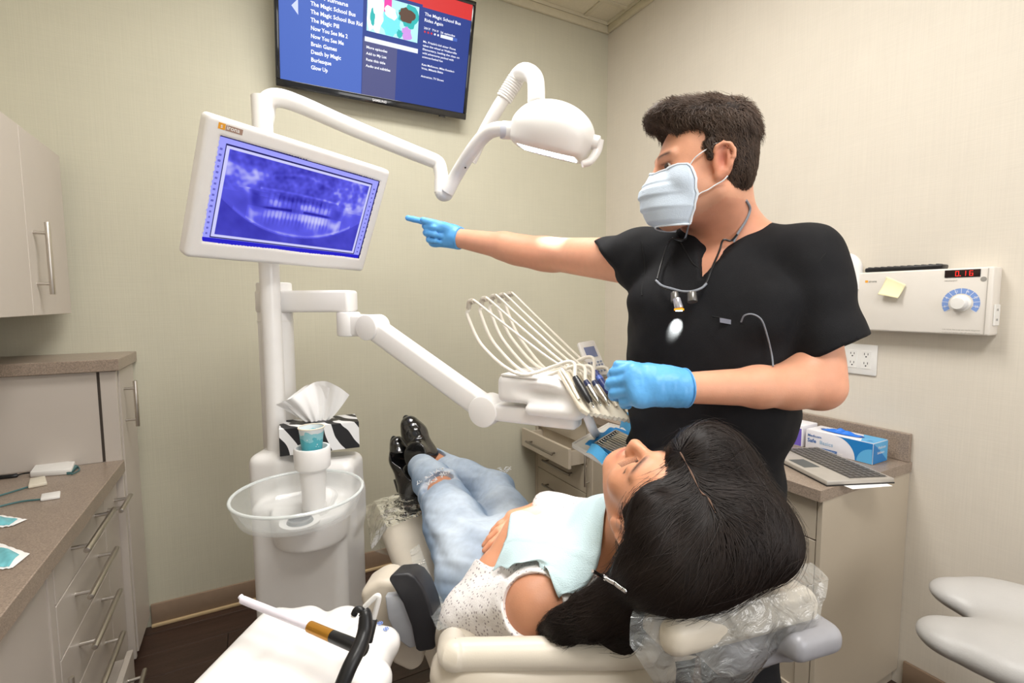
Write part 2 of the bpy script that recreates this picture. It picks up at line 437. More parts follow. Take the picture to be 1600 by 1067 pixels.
def wnoise(V, f, seed=0, oct=3):
    """cheap smooth noise from warped sines, about -1..1"""
    r = np.random.RandomState(seed); out = np.zeros(len(V)); amp = 1; tot = 0
    for _ in range(oct):
        for _k in range(3):
            d = r.normal(size=3); d /= np.linalg.norm(d); d2 = r.normal(size=3); ph = r.uniform(0, 6.28, 2)
            out += amp*np.sin(V@d*f+ph[0]+1.3*np.sin(V@d2*f*.6+ph[1])); tot += amp
        amp *= .5; f *= 2.03
    return out/tot*1.6
def basis(y, z):
    """orthonormal columns x, y, z: y exact, z close to the given one"""
    y = np.array(y, float); y /= np.linalg.norm(y); z = np.array(z, float); z = z-y*(z@y); z /= np.linalg.norm(z)
    return np.stack([np.cross(y, z), y, z], 1)
def norm(v): v = np.array(v, float); return v/np.linalg.norm(v)
# ================================================================== THE ROOM
m = MB(); m.box((XL-.1, YF-.1, -.08), (W+.1, D+.1, 0))
def floor_mat():
    mt = mat('dark_wood_vinyl', srgb(66, 48, 40), .38, var=.25, scale=3, stretch=(1, 14, 1), bump=.3, bscale=60)
    return mt
floor = struct('floor', m, mat('floor_underlay', (.015, .012, .01), .8))
random.seed(4)
pw, pl = .15, .9
fm = floor_mat()
plank_mesh = None
k = 0
y = YF
while y < D-.02:
    x = XL-random.random()*pl
    while x < W:
        x0, x1 = max(x, XL), min(x+pl, W)
        if x1-x0 > .03 and y > .3:
            q = MB(); q.box((x0+.0012, y+.0012, 0), (x1-.0012, min(y+pw, D)-.0012, .004), .0008, 1)
            struct('plank', q, fm, floor)
        x += pl
    y += pw
q = MB()
q.box((XL, YF, 0), (W, .3485, .004))
o = struct('plank_field', q, fm, floor); o['kind'] = 'stuff'

def wallbox(n, lo, hi, mt):
    q = MB(); q.box(lo, hi); return struct(n, q, mt)
wallbox('wall_back', (XL-.1, D, 0), (W+.1, D+.1, H+.1), M_WALL_B)
wallbox('wall_right', (W, YF-.1, 0), (W+.1, D, H+.1), M_WALL_R)
wallbox('wall_left', (XL-.1, YF-.1, 0), (XL, D, H+.1), M_WALL_B)

# ceiling: grid with lay-in tiles
q = MB(); q.box((XL-.1, YF-.1, H+.03), (W+.1, D+.1, H+.12)); ceil = struct('ceiling', q, M_GRID)
q = MB()
TX, TY = .61, 1.22
x0s = [W-.19-TX*i for i in range(6)]
y0s = [D-.19-TY*.5*i for i in range(8)]
q.box((XL, D-.022, H-.012), (W, D, H+.03)); q.box((W-.022, YF, H-.012), (W, D, H+.03)); q.box((XL, YF, H-.012), (XL+.022, D, H+.03))
for x in x0s: q.box((x-.012, YF, H-.002), (x+.012, D-.022, H+.03))
for y in y0s: q.box((XL, y-.012, H-.001), (W-.022, y+.012, H+.03))
struct('grid_rail', q, M_GRID, ceil)
xs = sorted([XL+.01]+[x for x in x0s if x > XL]+[W-.011]); ys = sorted([YF]+[y for y in y0s if y > YF]+[D-.011])
for i in range(len(xs)-1):
    for j in range(len(ys)-1):
        q = MB(); q.box((xs[i]+.011, ys[j]+.011, H+.006), (xs[i+1]-.011, ys[j+1]-.011, H+.022), .003, 1)
        struct('ceiling_panel', q, M_TILE, ceil)
# lay-in light panels (they carry the area lights at the top of the script)
def light_panel(x, y, label):
    t = thing('ceiling_light', label, 'light', (x, y, H-.05), 'ceiling light panels')
    q = MB()
    for a, b in (((x-.62, y-.32), (x+.62, y-.285)), ((x-.62, y+.285), (x+.62, y+.32)), ((x-.62, y-.285), (x-.585, y+.285)), ((x+.585, y-.285), (x+.62, y+.285))):
        q.box((*a, H-.035), (*b, H+.004), .004, 1)
    part('frame', q, M_WHITE2, t)
    q = MB(); q.box((x-.585, y-.285, H-.02), (x+.585, y+.285, H-.01)); part('diffuser', q, mat('lit_diffuser', (.9, .9, .88), .6, emit=(1, .965, .9), es=4.5, var=0), t)
light_panel(.55, 1.25, 'white framed ceiling light panel over the dentist, out of the picture above')
light_panel(.45, -.35, 'white framed ceiling light panel behind the photographer')

# baseboards
def baseboard(n, lo, hi, tlo, thi):
    q = MB(); q.box(lo, hi, .004, 2); b = struct(n, q, M_BASEB, smooth=True)
    q = MB(); q.box(tlo, thi, .004, 2); struct('shoe_bead', q, M_TRIM, b, smooth=True)
baseboard('baseboard_back', (-.43, D-.012, .016), (1.49, D, .105), (-.43, D-.022, 0.004), (1.49, D, .018))
baseboard('baseboard_right', (W-.012, YF, .016), (W, .80, .105), (W-.022, YF, 0.004), (W, .80, .018))
q = MB(); q.box((XL, D-.02, H-.055), (W, D, H-.012), .006, 2); struct('trim_1', q, M_GRID, smooth=True)
q = MB(); q.box((W-.02, YF, H-.055), (W, D-.02, H-.012), .006, 2); struct('trim_2', q, M_GRID, smooth=True)

# ================================================================== LEFT CABINETS
def bar_handle(parent, a, b, out, r=.006, stand=.032, ov=.03, name='handle', m=None):
    """bar pull from a to b on a face, 'out' is the face normal"""
    a = Vector(a); b = Vector(b); out = Vector(out).normalized(); t = (b-a).normalized(); q = MB()
    q.cyl(a+out*stand-t*ov, b+out*stand+t*ov, r, n=14, bev=.001)
    q.cyl(a, a+out*stand, r*.72, n=10); q.cyl(b, b+out*stand, r*.72, n=10)
    return part(name, q, m or M_STEEL, parent)
CZ = .83; CT = .045; LX = -.425; LY1 = 2.205
# worktop
q = MB(); q.box((XL+.001, -.3, CZ-CT), (LX, LY1-.001, CZ), .002, 1)
t = thing('worktop', 'brown speckled stone worktop of the low left cabinets, strewn with cables', 'countertop', (-.7, 1.0, CZ-CT))
part('slab', q, M_COUNTER, t)
q = MB(); q.box((XL+.001, -.3, CZ), (XL+.02, LY1-.001, CZ+.1), .002, 1); part('backsplash', q, M_COUNTER, t)
# drawer base: Y from 1.62 to 2.2 ; door base: Y from .6 to 1.62
FX = LX-.028
yd = onX(107, 868, FX)[1]; 
yd = 1.545
t = thing('base_cabinet', 'grey laminate base cabinet with a stack of drawers beside the tall cabinet', 'cabinet', (-.7, 1.86, 0))
q = MB(); q.box((XL+.001, yd, .1), (FX-.019, LY1-.001, CZ-CT-.001)); q.box((XL+.001, yd, 0.004), (FX-.08, LY1-.001, .1)); part('body', q, M_LAM, t)
# narrow filler column next to tall cabinet + drawers
dz = [(.655, .782), (.51, .651), (.365, .506), (.215, .361), (.105, .211)]
yL, yR = yd+.004, 2.02
for i, (z0, z1) in enumerate(dz):
    dx = .05 if i == 4 else 0
    q = MB(); q.box((FX-.018+dx, yL, z0), (FX+dx, yR, z1), .0015, 1)
    if dx: q.box((FX-.4, yL+.01, z0+.01), (FX-.018+dx, yR-.01, z1-.02))
    dr = part('drawer', q, M_LAM, t)
    zc = z1-.045
    bar_handle(dr, (FX+dx, yL+.14, zc), (FX+dx, yR-.1, zc), (1, 0, 0), r=.0075, stand=.040, ov=.035)
q = MB(); q.box((FX-.018, yR+.003, .105), (FX, LY1-.004, .782), .0015, 1); dr = part('door', q, M_LAM, t)
bar_handle(dr, (FX, yR+.04, .70), (FX, LY1-.05, .70), (1, 0, 0), r=.0075, stand=.042, ov=.03)
t = thing('base_cabinet', 'grey laminate base cabinet with a recessed panel door nearest the camera on the left', 'cabinet', (-.7, 1.1, 0))
q = MB(); q.box((XL+.001, -.3, .1), (FX-.019, yd-.001, CZ-CT-.001)); q.box((XL+.001, -.3, 0.004), (FX-.08, yd-.001, .1)); part('body', q, M_LAM, t)
for (a, b) in ((1.02, yd-.003), (.45, 1.015), (-.29, .445)):
    q = MB(); q.box((FX-.018, a, .105), (FX-.004, b, .782), .001, 1)
    for lo, hi in (((a, .105), (a+.035, .782)), ((b-.035, .105), (b, .782)), ((a+.035, .105), (b-.035, .14)), ((a+.035, .747), (b-.035, .782))):
        q.box((FX-.006, lo[0], lo[1]), (FX, hi[0], hi[1]), .001, 1)
    dr = part('door', q, M_LAM, t)
    bar_handle(dr, (FX, b-.06, .47), (FX, b-.06, .31), (1, 0, 0), r=.0062, stand=.035, ov=.03)
# tall cabinet
TX1 = -.432; TZ = 1.158
t = thing('tall_cabinet', 'tall grey cabinet in the back left corner with a stone cap', 'cabinet', (-.7, 2.35, 0))
q = MB(); q.box((XL+.001, LY1+.001, .06), (TX1-.02, D-.001, TZ-.002)); q.box((XL+.001, LY1+.02, 0.004), (TX1-.06, D-.001, .06)); part('body', q, M_LAM, t)
q = MB(); q.box((XL+.001, LY1-.0005, CZ+.001), (TX1-.055, LY1+.001, TZ-.003)); part('side_panel', q, M_LAM, t)
q = MB(); q.box((TX1-.055, LY1-.0005, CZ+.001), (TX1-.047, LY1+.0014, TZ-.003)); part('shadow_gap', q, M_DARKGAP, t)
q = MB(); q.box((TX1-.047, LY1-.001, .062), (TX1-.0, LY1+.016, TZ-.003), .001, 1); part('stile', q, M_LAM, t)
q = MB(); q.box((TX1-.018, LY1+.045, .062), (TX1, D-.02, TZ-.006), .0015, 1); dr = part('door', q, M_LAM, t)
a = onX(205, 600, TX1); b = onX(209, 682, TX1)
bar_handle(dr, (TX1, LY1+.10, 1.075), (TX1, LY1+.10, .955), (1, 0, 0), r=.007, stand=.036, ov=.028)
q = MB(); q.box((XL+.001, LY1-.02, TZ), (TX1+.012, D-.001, TZ+.042), .002, 1); part('cap', q, M_COUNTER, t)
# upper cabinet
UX = -.60
t = thing('wall_cabinet', 'grey wall cabinet with a long vertical bar handle, high on the left', 'cabinet', (-.78, 1.7, 1.36))
q = MB(); q.box((XL+.001, .4, 1.362), (UX-.02, 2.448, 1.944)); part('body', q, M_LAM, t)
ztop = lambda y: 1.944
for i, (a, b) in enumerate(((2.075, 2.447), (1.7, 2.072), (1.32, 1.697), (.94, 1.317), (.56, .937))):
    q = MB(); q.box((UX-.018, a, 1.36), (UX, b, 1.945), .0015, 1); dr = part('door', q, M_LAM, t)
    if i == 0: bar_handle(dr, (UX, a+.05, 1.625), (UX, a+.05, 1.462), (1, 0, 0), r=.0075, stand=.036, ov=.035)
    if i == 2: bar_handle(dr, (UX, a+.05, 1.625), (UX, a+.05, 1.462), (1, 0, 0), r=.0075, stand=.036, ov=.035)

# ================================================================== RIGHT COUNTER
RX = 1.478; RY0 = .815; RT = .035
t = thing('worktop', 'brown speckled stone worktop along the right wall, with laptop and glove boxes on it', 'countertop', (1.75, 1.6, CZ-RT))
sx0, sx1, sy0, sy1 = 1.60, 1.90, 1.70, 2.08
q = MB()
for lo, hi in (((RX, RY0), (W-.001, sy0)), ((RX, sy1), (W-.001, D-.001)), ((RX, sy0), (sx0, sy1)), ((sx1, sy0), (W-.001, sy1))):
    q.box((*lo, CZ-RT), (*hi, CZ))
part('slab', q, M_COUNTER, t)
q = MB(); q.box((W-.021, RY0+.004, CZ+.0005), (W-.001, D-.001, CZ+.1), .0015, 1); q.box((RX+.02, D-.021, CZ+.0005), (W-.021, D-.001, CZ+.1), .0015, 1); part('backsplash', q, M_COUNTER, t)
q = MB()
def basin(u, v):
    r = .17; z = CZ-.003-.15*min(1, v*1.6)
    k = 1-.12*v if v < .7 else (1-.084)*(1-(v-.7)/.3)
    a = u*2*math.pi; c = max(abs(math.cos(a)), abs(math.sin(a)))**.7
    return ((sx0+sx1)/2+.152*k*math.cos(a)/c, (sy0+sy1)/2+.192*k*math.sin(a)/c, z)
q.grid(basin, 32, 12, True)
s_ = thing('sink', 'steel basin sunk in the right worktop beside the dentist', 'sink', (1.75, 1.89, CZ-.16))
part('basin', q, M_STEEL, s_)
q = MB(); q.lathe([(0, 0), (.03, 0), (.032, .004), (0, .005)], ((sx0+sx1)/2, (sy0+sy1)/2, CZ-.15)); part('drain', q, M_CHROME, s_)
q = MB(); q.tube([(1.955, 1.89, CZ), (1.955, 1.89, CZ+.2), (1.93, 1.89, CZ+.26), (1.86, 1.89, CZ+.25), (1.84, 1.89, CZ+.2)], .011); part('faucet', q, M_CHROME, s_)
RFX = RX+.022; M_DSTEEL = mat('dark_brushed_steel', (.30, .27, .24), .3, metal=1.0, var=.04)
# drawer cabinet at the far end
ya, yb = 1.995, D-.03
t = thing('base_cabinet', 'taupe base cabinet of four drawers in the far right corner, one pulled out', 'cabinet', (1.75, 2.2, 0))
q = MB(); q.box((RFX+.02, ya, .1), (W-.002, D-.002, CZ-RT-.001)); q.box((RFX+.08, ya, 0.004), (W-.002, D-.002, .1)); part('body', q, M_LAMW, t)
for (z0, z1, dx) in ((.655, .79, .0), (.545, .651, .11), (.40, .541, 0), (.105, .396, 0)):
    q = MB(); q.box((RFX-dx, ya+.003, z0), (RFX+.018-dx, yb, z1), .0015, 1)
    if dx: 
        q.box((RFX+.018-dx, ya+.02, z0+.01), (RFX+.2, ya+.03, z1-.02)); q.box((RFX+.018-dx, yb-.03, z0+.01), (RFX+.2, yb-.02, z1-.02)); q.box((RFX+.018-dx, ya+.02, z0+.01), (RFX+.2, yb-.02, z0+.016))
    dr = part('drawer', q, M_LAMW, t)
    zc = (z0+z1)/2 if z1-z0 < .2 else z1-.07
    bar_handle(dr, (RFX-dx, ya+.13, zc), (RFX-dx, yb-.12, zc), (-1, 0, 0), r=.0065, stand=.030, ov=.02, m=M_DSTEEL)
q = MB(); q.box((RFX, yb+.002, .105), (RFX+.02, D-.002, .79)); part('filler', q, M_LAMW, t)
t = thing('base_cabinet', 'taupe base cabinet with shaker doors under the sink, behind the dentist', 'cabinet', (1.75, 1.4, 0))
q = MB(); q.box((RFX+.02, RY0+.02, .1), (W-.002, ya-.001, CZ-RT-.001)); q.box((RFX+.08, RY0+.02, 0.004), (W-.002, ya-.001, .1)); part('body', q, M_LAMW, t)
for (a, b) in ((1.5, ya-.003), (1.02, 1.497), (RY0+.022, 1.017)):
    q = MB(); q.box((RFX+.006, a, .105), (RFX+.018, b, .66), .001, 1)
    for lo, hi in (((a, .105), (a+.045, .66)), ((b-.045, .105), (b, .66)), ((a+.045, .105), (b-.045, .15)), ((a+.045, .615), (b-.045, .66))):
        q.box((RFX, lo[0], lo[1]), (RFX+.01, hi[0], hi[1]), .001, 1)
    dr = part('door', q, M_LAMW, t); bar_handle(dr, (RFX, b-.022, .6), (RFX, b-.022, .47), (-1, 0, 0), r=.005, stand=.028, ov=.02)
    q = MB(); q.box((RFX, a, .664), (RFX+.018, b, .79), .001, 1); part('false_front', q, M_LAMW, t)
q = MB(); q.box((RFX-.001, RY0+.004, .06), (W-.002, RY0+.019, CZ-RT-.001), .001, 1); part('end_panel', q, M_LAMW, t)

# wall outlet plate
def outlet_plate(yc, zc):
    t = thing('wall_outlet', 'white double power outlet plate on the right wall below the x-ray control box', 'outlet', (W, yc, zc))
    q = MB(); q.box((W-.007, yc-.0585, zc-.057), (W-.0005, yc+.0585, zc+.057), .003, 2); part('plate', q, M_WHITE2, t)
    for s in (-1, 1):
        q = MB(); q.box((W-.0085, yc+s*.0235-.0165, zc-.034), (W-.006, yc+s*.0235+.0165, zc+.034), .001, 1); rc = part('receptacle', q, M_WHITE2, t)
        q = MB()
        for zz in (-.0165, .0175):
            for dy in (-.006, .006): q.box((W-.0089, yc+s*.0235+dy-.001, zc+zz), (W-.0084, yc+s*.0235+dy+.001, zc+zz+.008))
            q.cyl((W-.0089, yc+s*.0235, zc+zz-.006), (W-.0084, yc+s*.0235, zc+zz-.006), .0026, n=10)
        part('slot', q, M_BLACK, rc, kind='stuff')
outlet_plate(.9985, 1.174)
def plastic(name, amt, bump=.8, diff=.16, rough=.16, solid=False):
    m = bpy.data.materials.new(name); m.use_nodes = True; nt = m.node_tree; b = nt.nodes['Principled BSDF']
    b.inputs['Base Color'].default_value = (.85, .85, .86, 1); b.inputs['Roughness'].default_value = .13; b.inputs['Specular IOR Level'].default_value = .8
    tr_ = nt.nodes.new('ShaderNodeBsdfTransparent'); gl = nt.nodes.new('ShaderNodeBsdfGlossy'); gl.inputs['Roughness'].default_value = rough; gl.inputs['Color'].default_value = (1, 1, 1, 1)
    df = nt.nodes.new('ShaderNodeBsdfDiffuse'); df.inputs['Color'].default_value = (.82, .86, .85, 1)
    m1 = nt.nodes.new('ShaderNodeMixShader'); m1.inputs[0].default_value = diff; m2 = nt.nodes.new('ShaderNodeMixShader')
    fr = nt.nodes.new('ShaderNodeFresnel'); fr.inputs['IOR'].default_value = 1.5
    tc = nt.nodes.new('ShaderNodeTexCoord'); nz = nt.nodes.new('ShaderNodeTexNoise'); nz.inputs['Scale'].default_value = 22; nz.inputs['Detail'].default_value = 4; nz.inputs['Distortion'].default_value = 1.5
    nt.links.new(tc.outputs['Object'], nz.inputs['Vector']); bp = nt.nodes.new('ShaderNodeBump'); bp.inputs['Strength'].default_value = bump; bp.inputs['Distance'].default_value = .012
    nt.links.new(nz.outputs['Fac'], bp.inputs['Height'])
    for n_ in (gl, df, fr): nt.links.new(bp.outputs[0], n_.inputs['Normal'])
    nt.links.new(tr_.outputs[0], m1.inputs[1]); nt.links.new(df.outputs[0], m1.inputs[2]); nt.links.new(m1.outputs[0], m2.inputs[1]); nt.links.new(gl.outputs[0], m2.inputs[2])
    ad = nt.nodes.new('ShaderNodeMath'); ad.operation = 'MULTIPLY_ADD'; ad.inputs[1].default_value = 1.1; ad.inputs[2].default_value = amt; ad.use_clamp = True
    if solid:
        lw = nt.nodes.new('ShaderNodeLayerWeight'); lw.inputs['Blend'].default_value = .35; pw_ = nt.nodes.new('ShaderNodeMath'); pw_.operation = 'POWER'; pw_.inputs[1].default_value = 2.2; nt.links.new(lw.outputs['Facing'], pw_.inputs[0]); nt.links.new(pw_.outputs[0], ad.inputs[0]); ad.inputs[1].default_value = .22
    else: nt.links.new(fr.outputs[0], ad.inputs[0])
    nt.links.new(ad.outputs[0], m2.inputs[0]); nt.links.new(m2.outputs[0], nt.nodes['Material Output'].inputs['Surface']); return m
# ================================================================== TELEVISION ON THE BACK WALL
def quadframe(M, c):
    ux, uy, n = [np.array(M[:, k]) for k in range(3)]
    return lambda x, y, z=0.0: tuple(np.array(c)+ux*x+uy*y+n*z), ux, uy, n
EM = {}
def glow(name, col, s=1.0, rough=.4):
    return mat(name, tuple(c*.25 for c in col), rough, emit=col, es=s, var=0, spec=.3)
tb = np.array([.588, 2.425, 2.335]); tv_up = norm([0, -.285, .96]); tv_x = np.array([1., 0, 0]); tv_n = np.cross(tv_x, tv_up)
MT = np.stack([tv_x, tv_up, tv_n], 1); TW, TH = .889, .527
L, ux, uy, un = quadframe(MT, tb)        # origin: middle of the lower edge of the front face
t = thing('television', 'black flat television tilted down high on the back wall, menu of titles on screen', 'television', L(0, 0, -.05))
q = MB(); bz = .018
for lo, hi in (((-TW/2, 0), (TW/2, .030)), ((-TW/2, TH-bz), (TW/2, TH)), ((-TW/2, .03), (-TW/2+bz, TH-bz)), ((TW/2-bz, .03), (TW/2, TH-bz))):
    o_ = [L(lo[0], lo[1]), L(hi[0], lo[1]), L(hi[0], hi[1]), L(lo[0], hi[1])]; q.prism(o_, -un*.03, .003, 2)
part('bezel', q, M_BLACKG, t)
q = MB(); q.prism([L(-TW/2+.004, .004, -.012), L(TW/2-.004, .004, -.012), L(TW/2-.004, TH-.004, -.012), L(-TW/2+.004, TH-.004, -.012)], -un*.035, .006, 2); part('back_shell', q, M_BLACK, t)
q = MB(); q.prism([L(-.1, .15, -.045), L(.1, .15, -.045), L(.1, .35, -.045), L(-.1, .35, -.045)], -un*.03); q.box((.49, D-.03, 2.5), (.69, D-.001, 2.75)); q.cyl((.59, D-.02, 2.6), L(0, .25, -.06), .03); part('wall_bracket', q, M_BLACK, t)
q = MB(); q.prism([L(.30, -.006, -.003), L(.335, -.006, -.003), L(.33, .002, -.003), L(.305, .002, -.003)], -un*.015, .001, 1); part('sensor', q, M_BLACKG, t)
x0, x1, y0, y1 = -TW/2+bz, TW/2-bz, .03, TH-bz
def panel(n, a, b, c, d, m, z=.0, par=None):
    q = MB(); q.quad(L(a, c, z), L(b, c, z), L(b, d, z), L(a, d, z)); return part(n, q, m, par or t, smooth=False)
scr = panel('screen', x0, x1, y0, y1, glow('tv_navy', srgb(38, 58, 130)), -.003)
XA, XB = -.069, .166
panel('menu_column', x0, -.086, y0, y1, glow('tv_blue', srgb(66, 96, 178)), -.0024, scr)
panel('menu_column', -.083, .073, y0, .262, glow('tv_slate', srgb(72, 76, 122)), -.0024, scr)
panel('menu_column', .182, x1, .443, y1, glow('tv_red', srgb(200, 48, 48)), -.0022, scr)
panel('menu_column', .02, .182, .452, y1, glow('tv_red', srgb(200, 48, 48)), -.0022, scr)
panel('menu_column', -.076, .171, .249, .268, glow('tv_bar', srgb(215, 220, 235), 1.0), -.002, scr)
# abstract thumbnail picture
panel('thumbnail', XA, XB, .292, .438, glow('tn_sky', srgb(170, 225, 235)), -.002, scr)
tn = [('tn_white', srgb(245, 245, 250)), ('tn_pink', srgb(225, 60, 160)), ('tn_teal', srgb(40, 170, 170)), ('tn_lilac', srgb(190, 140, 215)), ('tn_brown', srgb(85, 62, 50)), ('tn_cyan', srgb(110, 215, 225))]
def blob(m, cx, cy, rx, ry, z, seed):
    rr = random.Random(seed); n = 18; pts = []
    for k in range(n):
        a = 2*math.pi*k/n; f = 1+rr.uniform(-.22, .22); pts.append((min(XB, max(XA, cx+rx*f*math.cos(a))), min(.438, max(.292, cy+ry*f*math.sin(a)))))
    q = MB(); q.add([L(*p, z) for p in pts], [tuple(range(n))]); part('picture_patch', q, glow(*m), scr, smooth=False)
blob(tn[0], XA+.034, .368, .040, .08, -.0017, 1)
panel('picture_patch', XA+.074, XA+.108, .352, .438, glow(*tn[1]), -.0015, scr)
blob(tn[2], XA+.024, .35, .010, .032, -.0014, 2); blob(tn[5], XA+.110, .345, .042, .052, -.0013, 3); blob(tn[0], XA+.105, .385, .028, .026, -.0012, 4)
blob(tn[2], XA+.19, .385, .045, .045, -.0012, 5); blob(tn[4], XA+.180, .392, .036, .030, -.001, 6); blob(tn[3], XA+.180, .318, .026, .030, -.0009, 7); blob(tn[2], XA+.150, .31, .014, .018, -.0008, 8)
M_TVT = glow('tv_text', (.92, .94, 1.0), 1.0)
for i, (s_, e_) in enumerate([('For Humans', -.150), ('The Magic School Bus', -.118), ('The Magic School Bus Rid', -.088), ('The Magic Pill', -.187), ('Now You See Me 2', -.150), ('Now You See Me', -.166), ('Brain Games', -.195), ('Death by Magic', -.177), ('Burlesque', -.218), ('Glow Up', -.233)]):
    text('lettering', s_, .0225, L(-.303, .303-.0303*(i-2), -.0018), ux, uy, M_TVT, scr, bold=.022, fit=e_+.303)
for i, (s_, e_) in enumerate([('More episodes', .027), ('Add to My List', .025), ('Rate this title', .02), ('Audio and subtitles', .045)]): text('lettering', s_, .0150, L(-.068, .222-.025*i, -.0018), ux, uy, M_TVT, scr, bold=.016, fit=e_+.068)
for yl, s_, e_ in ((.412, 'The Magic School Bus', .373), (.388, 'Rides Again', .285), (.357, '2017  TV-Y  26 episodes', .349), (.301, "Ms. Frizzle's kid sister Fiona", .358), (.285, 'takes the wheel at Walkerville', .365), (.269, 'Elementary, leading the class on', .381), (.253, 'wild adventures packed with', .352), (.237, 'science-fueled fun', .297),
                   (.204, 'Kate McKinnon, Miles Koseleci-', .362), (.188, 'Vries, Mikaela Blake', .303), (.154, 'Animation, TV Shows', .309)):
    text('lettering', s_, .0185 if yl > .38 else .0125, L(.193, yl, -.0018), ux, uy, M_TVT, scr, bold=.01, fit=e_-.193)
for k in range(5):
    q = MB(); c = L(.199+.0165*k, .346, -.0018); q.add([tuple(np.array(c)+ux*(.0062 if j % 2 else .003)*math.sin(2*math.pi*j/10)+uy*(.0062 if j % 2 else .003)*math.cos(2*math.pi*j/10)) for j in range(10)], [tuple(range(10))])
    part('rating_star', q, glow('tv_red', (0, 0, 0)) if k < 3 else M_TVT, scr, smooth=False)
panel('rating_bar', .277, .340, .339, .353, glow('tv_bar', (0, 0, 0)), -.0018, scr); panel('rating_bar', .342, .362, .339, .353, glow('tv_blue', (0, 0, 0)), -.0018, scr)
q = MB(); q.add([L(-.378, .315, -.0018), L(-.352, .286, -.0018), L(-.352, .345, -.0018)], [(0, 1, 2)]); part('arrow', q, glow('tv_pale', srgb(190, 200, 240)), scr, smooth=False)
text('lettering', 'SAMSUNG', .0145, L(.0, .009, .0), ux, uy, mat('silver_print', (.75, .75, .78), .3, var=0), t, align='CENTER', bold=.02)

# ================================================================== DENTAL UNIT: column, bowl, pole
PD = 1.50                                      # distance of the pole from the camera
pb = P(427, 560, PD); PX, PY = pb[0], pb[1]
t_unit = thing('cuspidor_unit', 'white dental column with a tall pole, cup holder and glass rinsing bowl', 'dental unit', (PX, PY+.0, 0.004))
zt = lambda py, d=PD: P(427, py, d)[2]
fl = Field((PX-.26, PY-.40, .0), (PX+.32, PY+.28, 1.05), .006)
axr = np.array([_r[0], _r[1], 0.]); axf = np.array([-_r[1], _r[0], 0.])       # lateral and forward directions on the floor
RB = np.stack([axr, axf, np.array([0, 0, 1.])], 1)
def PF(px, d, z):                               # point at image column px, floor distance d, height z
    return F((px-800)/CAM_F*d, d, z)
c4 = PF(475, 1.385, .755); fl.cone(c4+np.array([0, 0, -.03]), c4+np.array([0, 0, .03]), .102, .108, k=.001); fl.half(c4+[0, 0, .050], (0, 0, 1), .006); fl.half(c4-[0, 0, .045], (0, 0, -1), .012)
c1 = PF(474, 1.47, .40); fl.box(c1, (.138, .11, .42), RB, rad=.035, k=.004)
c2 = PF(425, 1.50, .78); fl.box(c2, (.058, .085, .165), RB, rad=.03, k=.03)
c3 = PF(500, 1.51, .80); fl.box(c3, (.105, .07, .115), RB, rad=.03, k=.03)
fl.ell(PF(474, 1.47, .03), (.2, .17, .03), RB, k=.02)
# support under the bowl: rounded drum
c4 = PF(475, 1.385, .745); 

sdf_part('column', fl, M_WHITE, t_unit)
q = MB(); q.cyl((PX, PY, .8), (PX, PY, zt(165)), .0285, n=28); part('pole', q, M_WHITE, t_unit)
pc = PF(431, 1.57, 0); q = MB(); q.cyl((pc[0], pc[1], .8), (pc[0], pc[1], zt(448)+.015), .052, n=28, bev=.006)
part('swivel_post', q, M_WHITE, t_unit)
q = MB(); q.cyl((pc[0], pc[1], zt(486)-.035), (pc[0], pc[1], zt(486)-.03), .0535, n=28); part('collar', q, M_WHITE2, t_unit)
# cup stand
cs = PF(480, 1.335, .0); q = MB()
zc0 = P(480, 735, 1.335)[2]; zc1 = P(480, 706, 1.335)[2]
q.lathe([(.030, zc0-.16), (.032, zc0-.06), (.036, zc0-.01), (.047, zc0), (.048, zc0+.006), (.0485, zc1), (.046, zc1+.006), (.041, zc1+.006), (.039, zc1), (.038, zc1-.03), (0, zc1-.03)], (cs[0], cs[1], 0), (0, 0, 1), 36)
part('cup_holder', q, M_WHITE, t_unit)
q = MB(); a = cs+np.array([0, 0, zc0-.12]); q.tube([a, a+axf*.08+np.array([0, 0, -.01]), PF(490, 1.46, .80)], .038, n=20); part('cup_holder_neck', q, M_WHITE, t_unit)
# glass bowl
bc = P(467, 770, 1.31); br = .166; q = MB()
pr = [(.055, -.075), (.10, -.070), (.145, -.052), (.159, -.022), (br-.002, -.002), (br, .004), (br-.004, .008), (br-.010, .005), (.150, -.020), (.135, -.047), (.095, -.062), (.05, -.064), (.030, -.066), (.030, -.078), (.055, -.075)]
q.lathe(pr, bc, (0, 0, 1), 56); part('glass_bowl', q, plastic('bowl_glass', .015, .02, .12, .05, True), t_unit, label='clear frosted-edge glass rinsing bowl', sharp=60)
q = MB(); q.tube([tuple(bc+np.array([(br-.003)*math.cos(a), (br-.003)*math.sin(a), .004])) for a in np.linspace(0, 2*math.pi, 73)], .0042, n=10, sub=1, cap=False); part('bowl_rim', q, plastic('rim_glass', .05, .02, .5, .08, True), t_unit)
q = MB(); q.lathe([(.0, -.084), (.05, -.084), (.052, -.077), (.050, -.0765), (.036, -.079), (0, -.080)], bc, (0, 0, 1), 32); part('drain_ring', q, M_WHITE, t_unit)
q = MB(); q.lathe([(0, -.0785), (.034, -.0785), (.030, -.0715), (0, -.0705)], bc, (0, 0, 1), 28); part('drain_strainer', q, mat('dark_strainer', srgb(120, 125, 130), .35, metal=.4), t_unit)

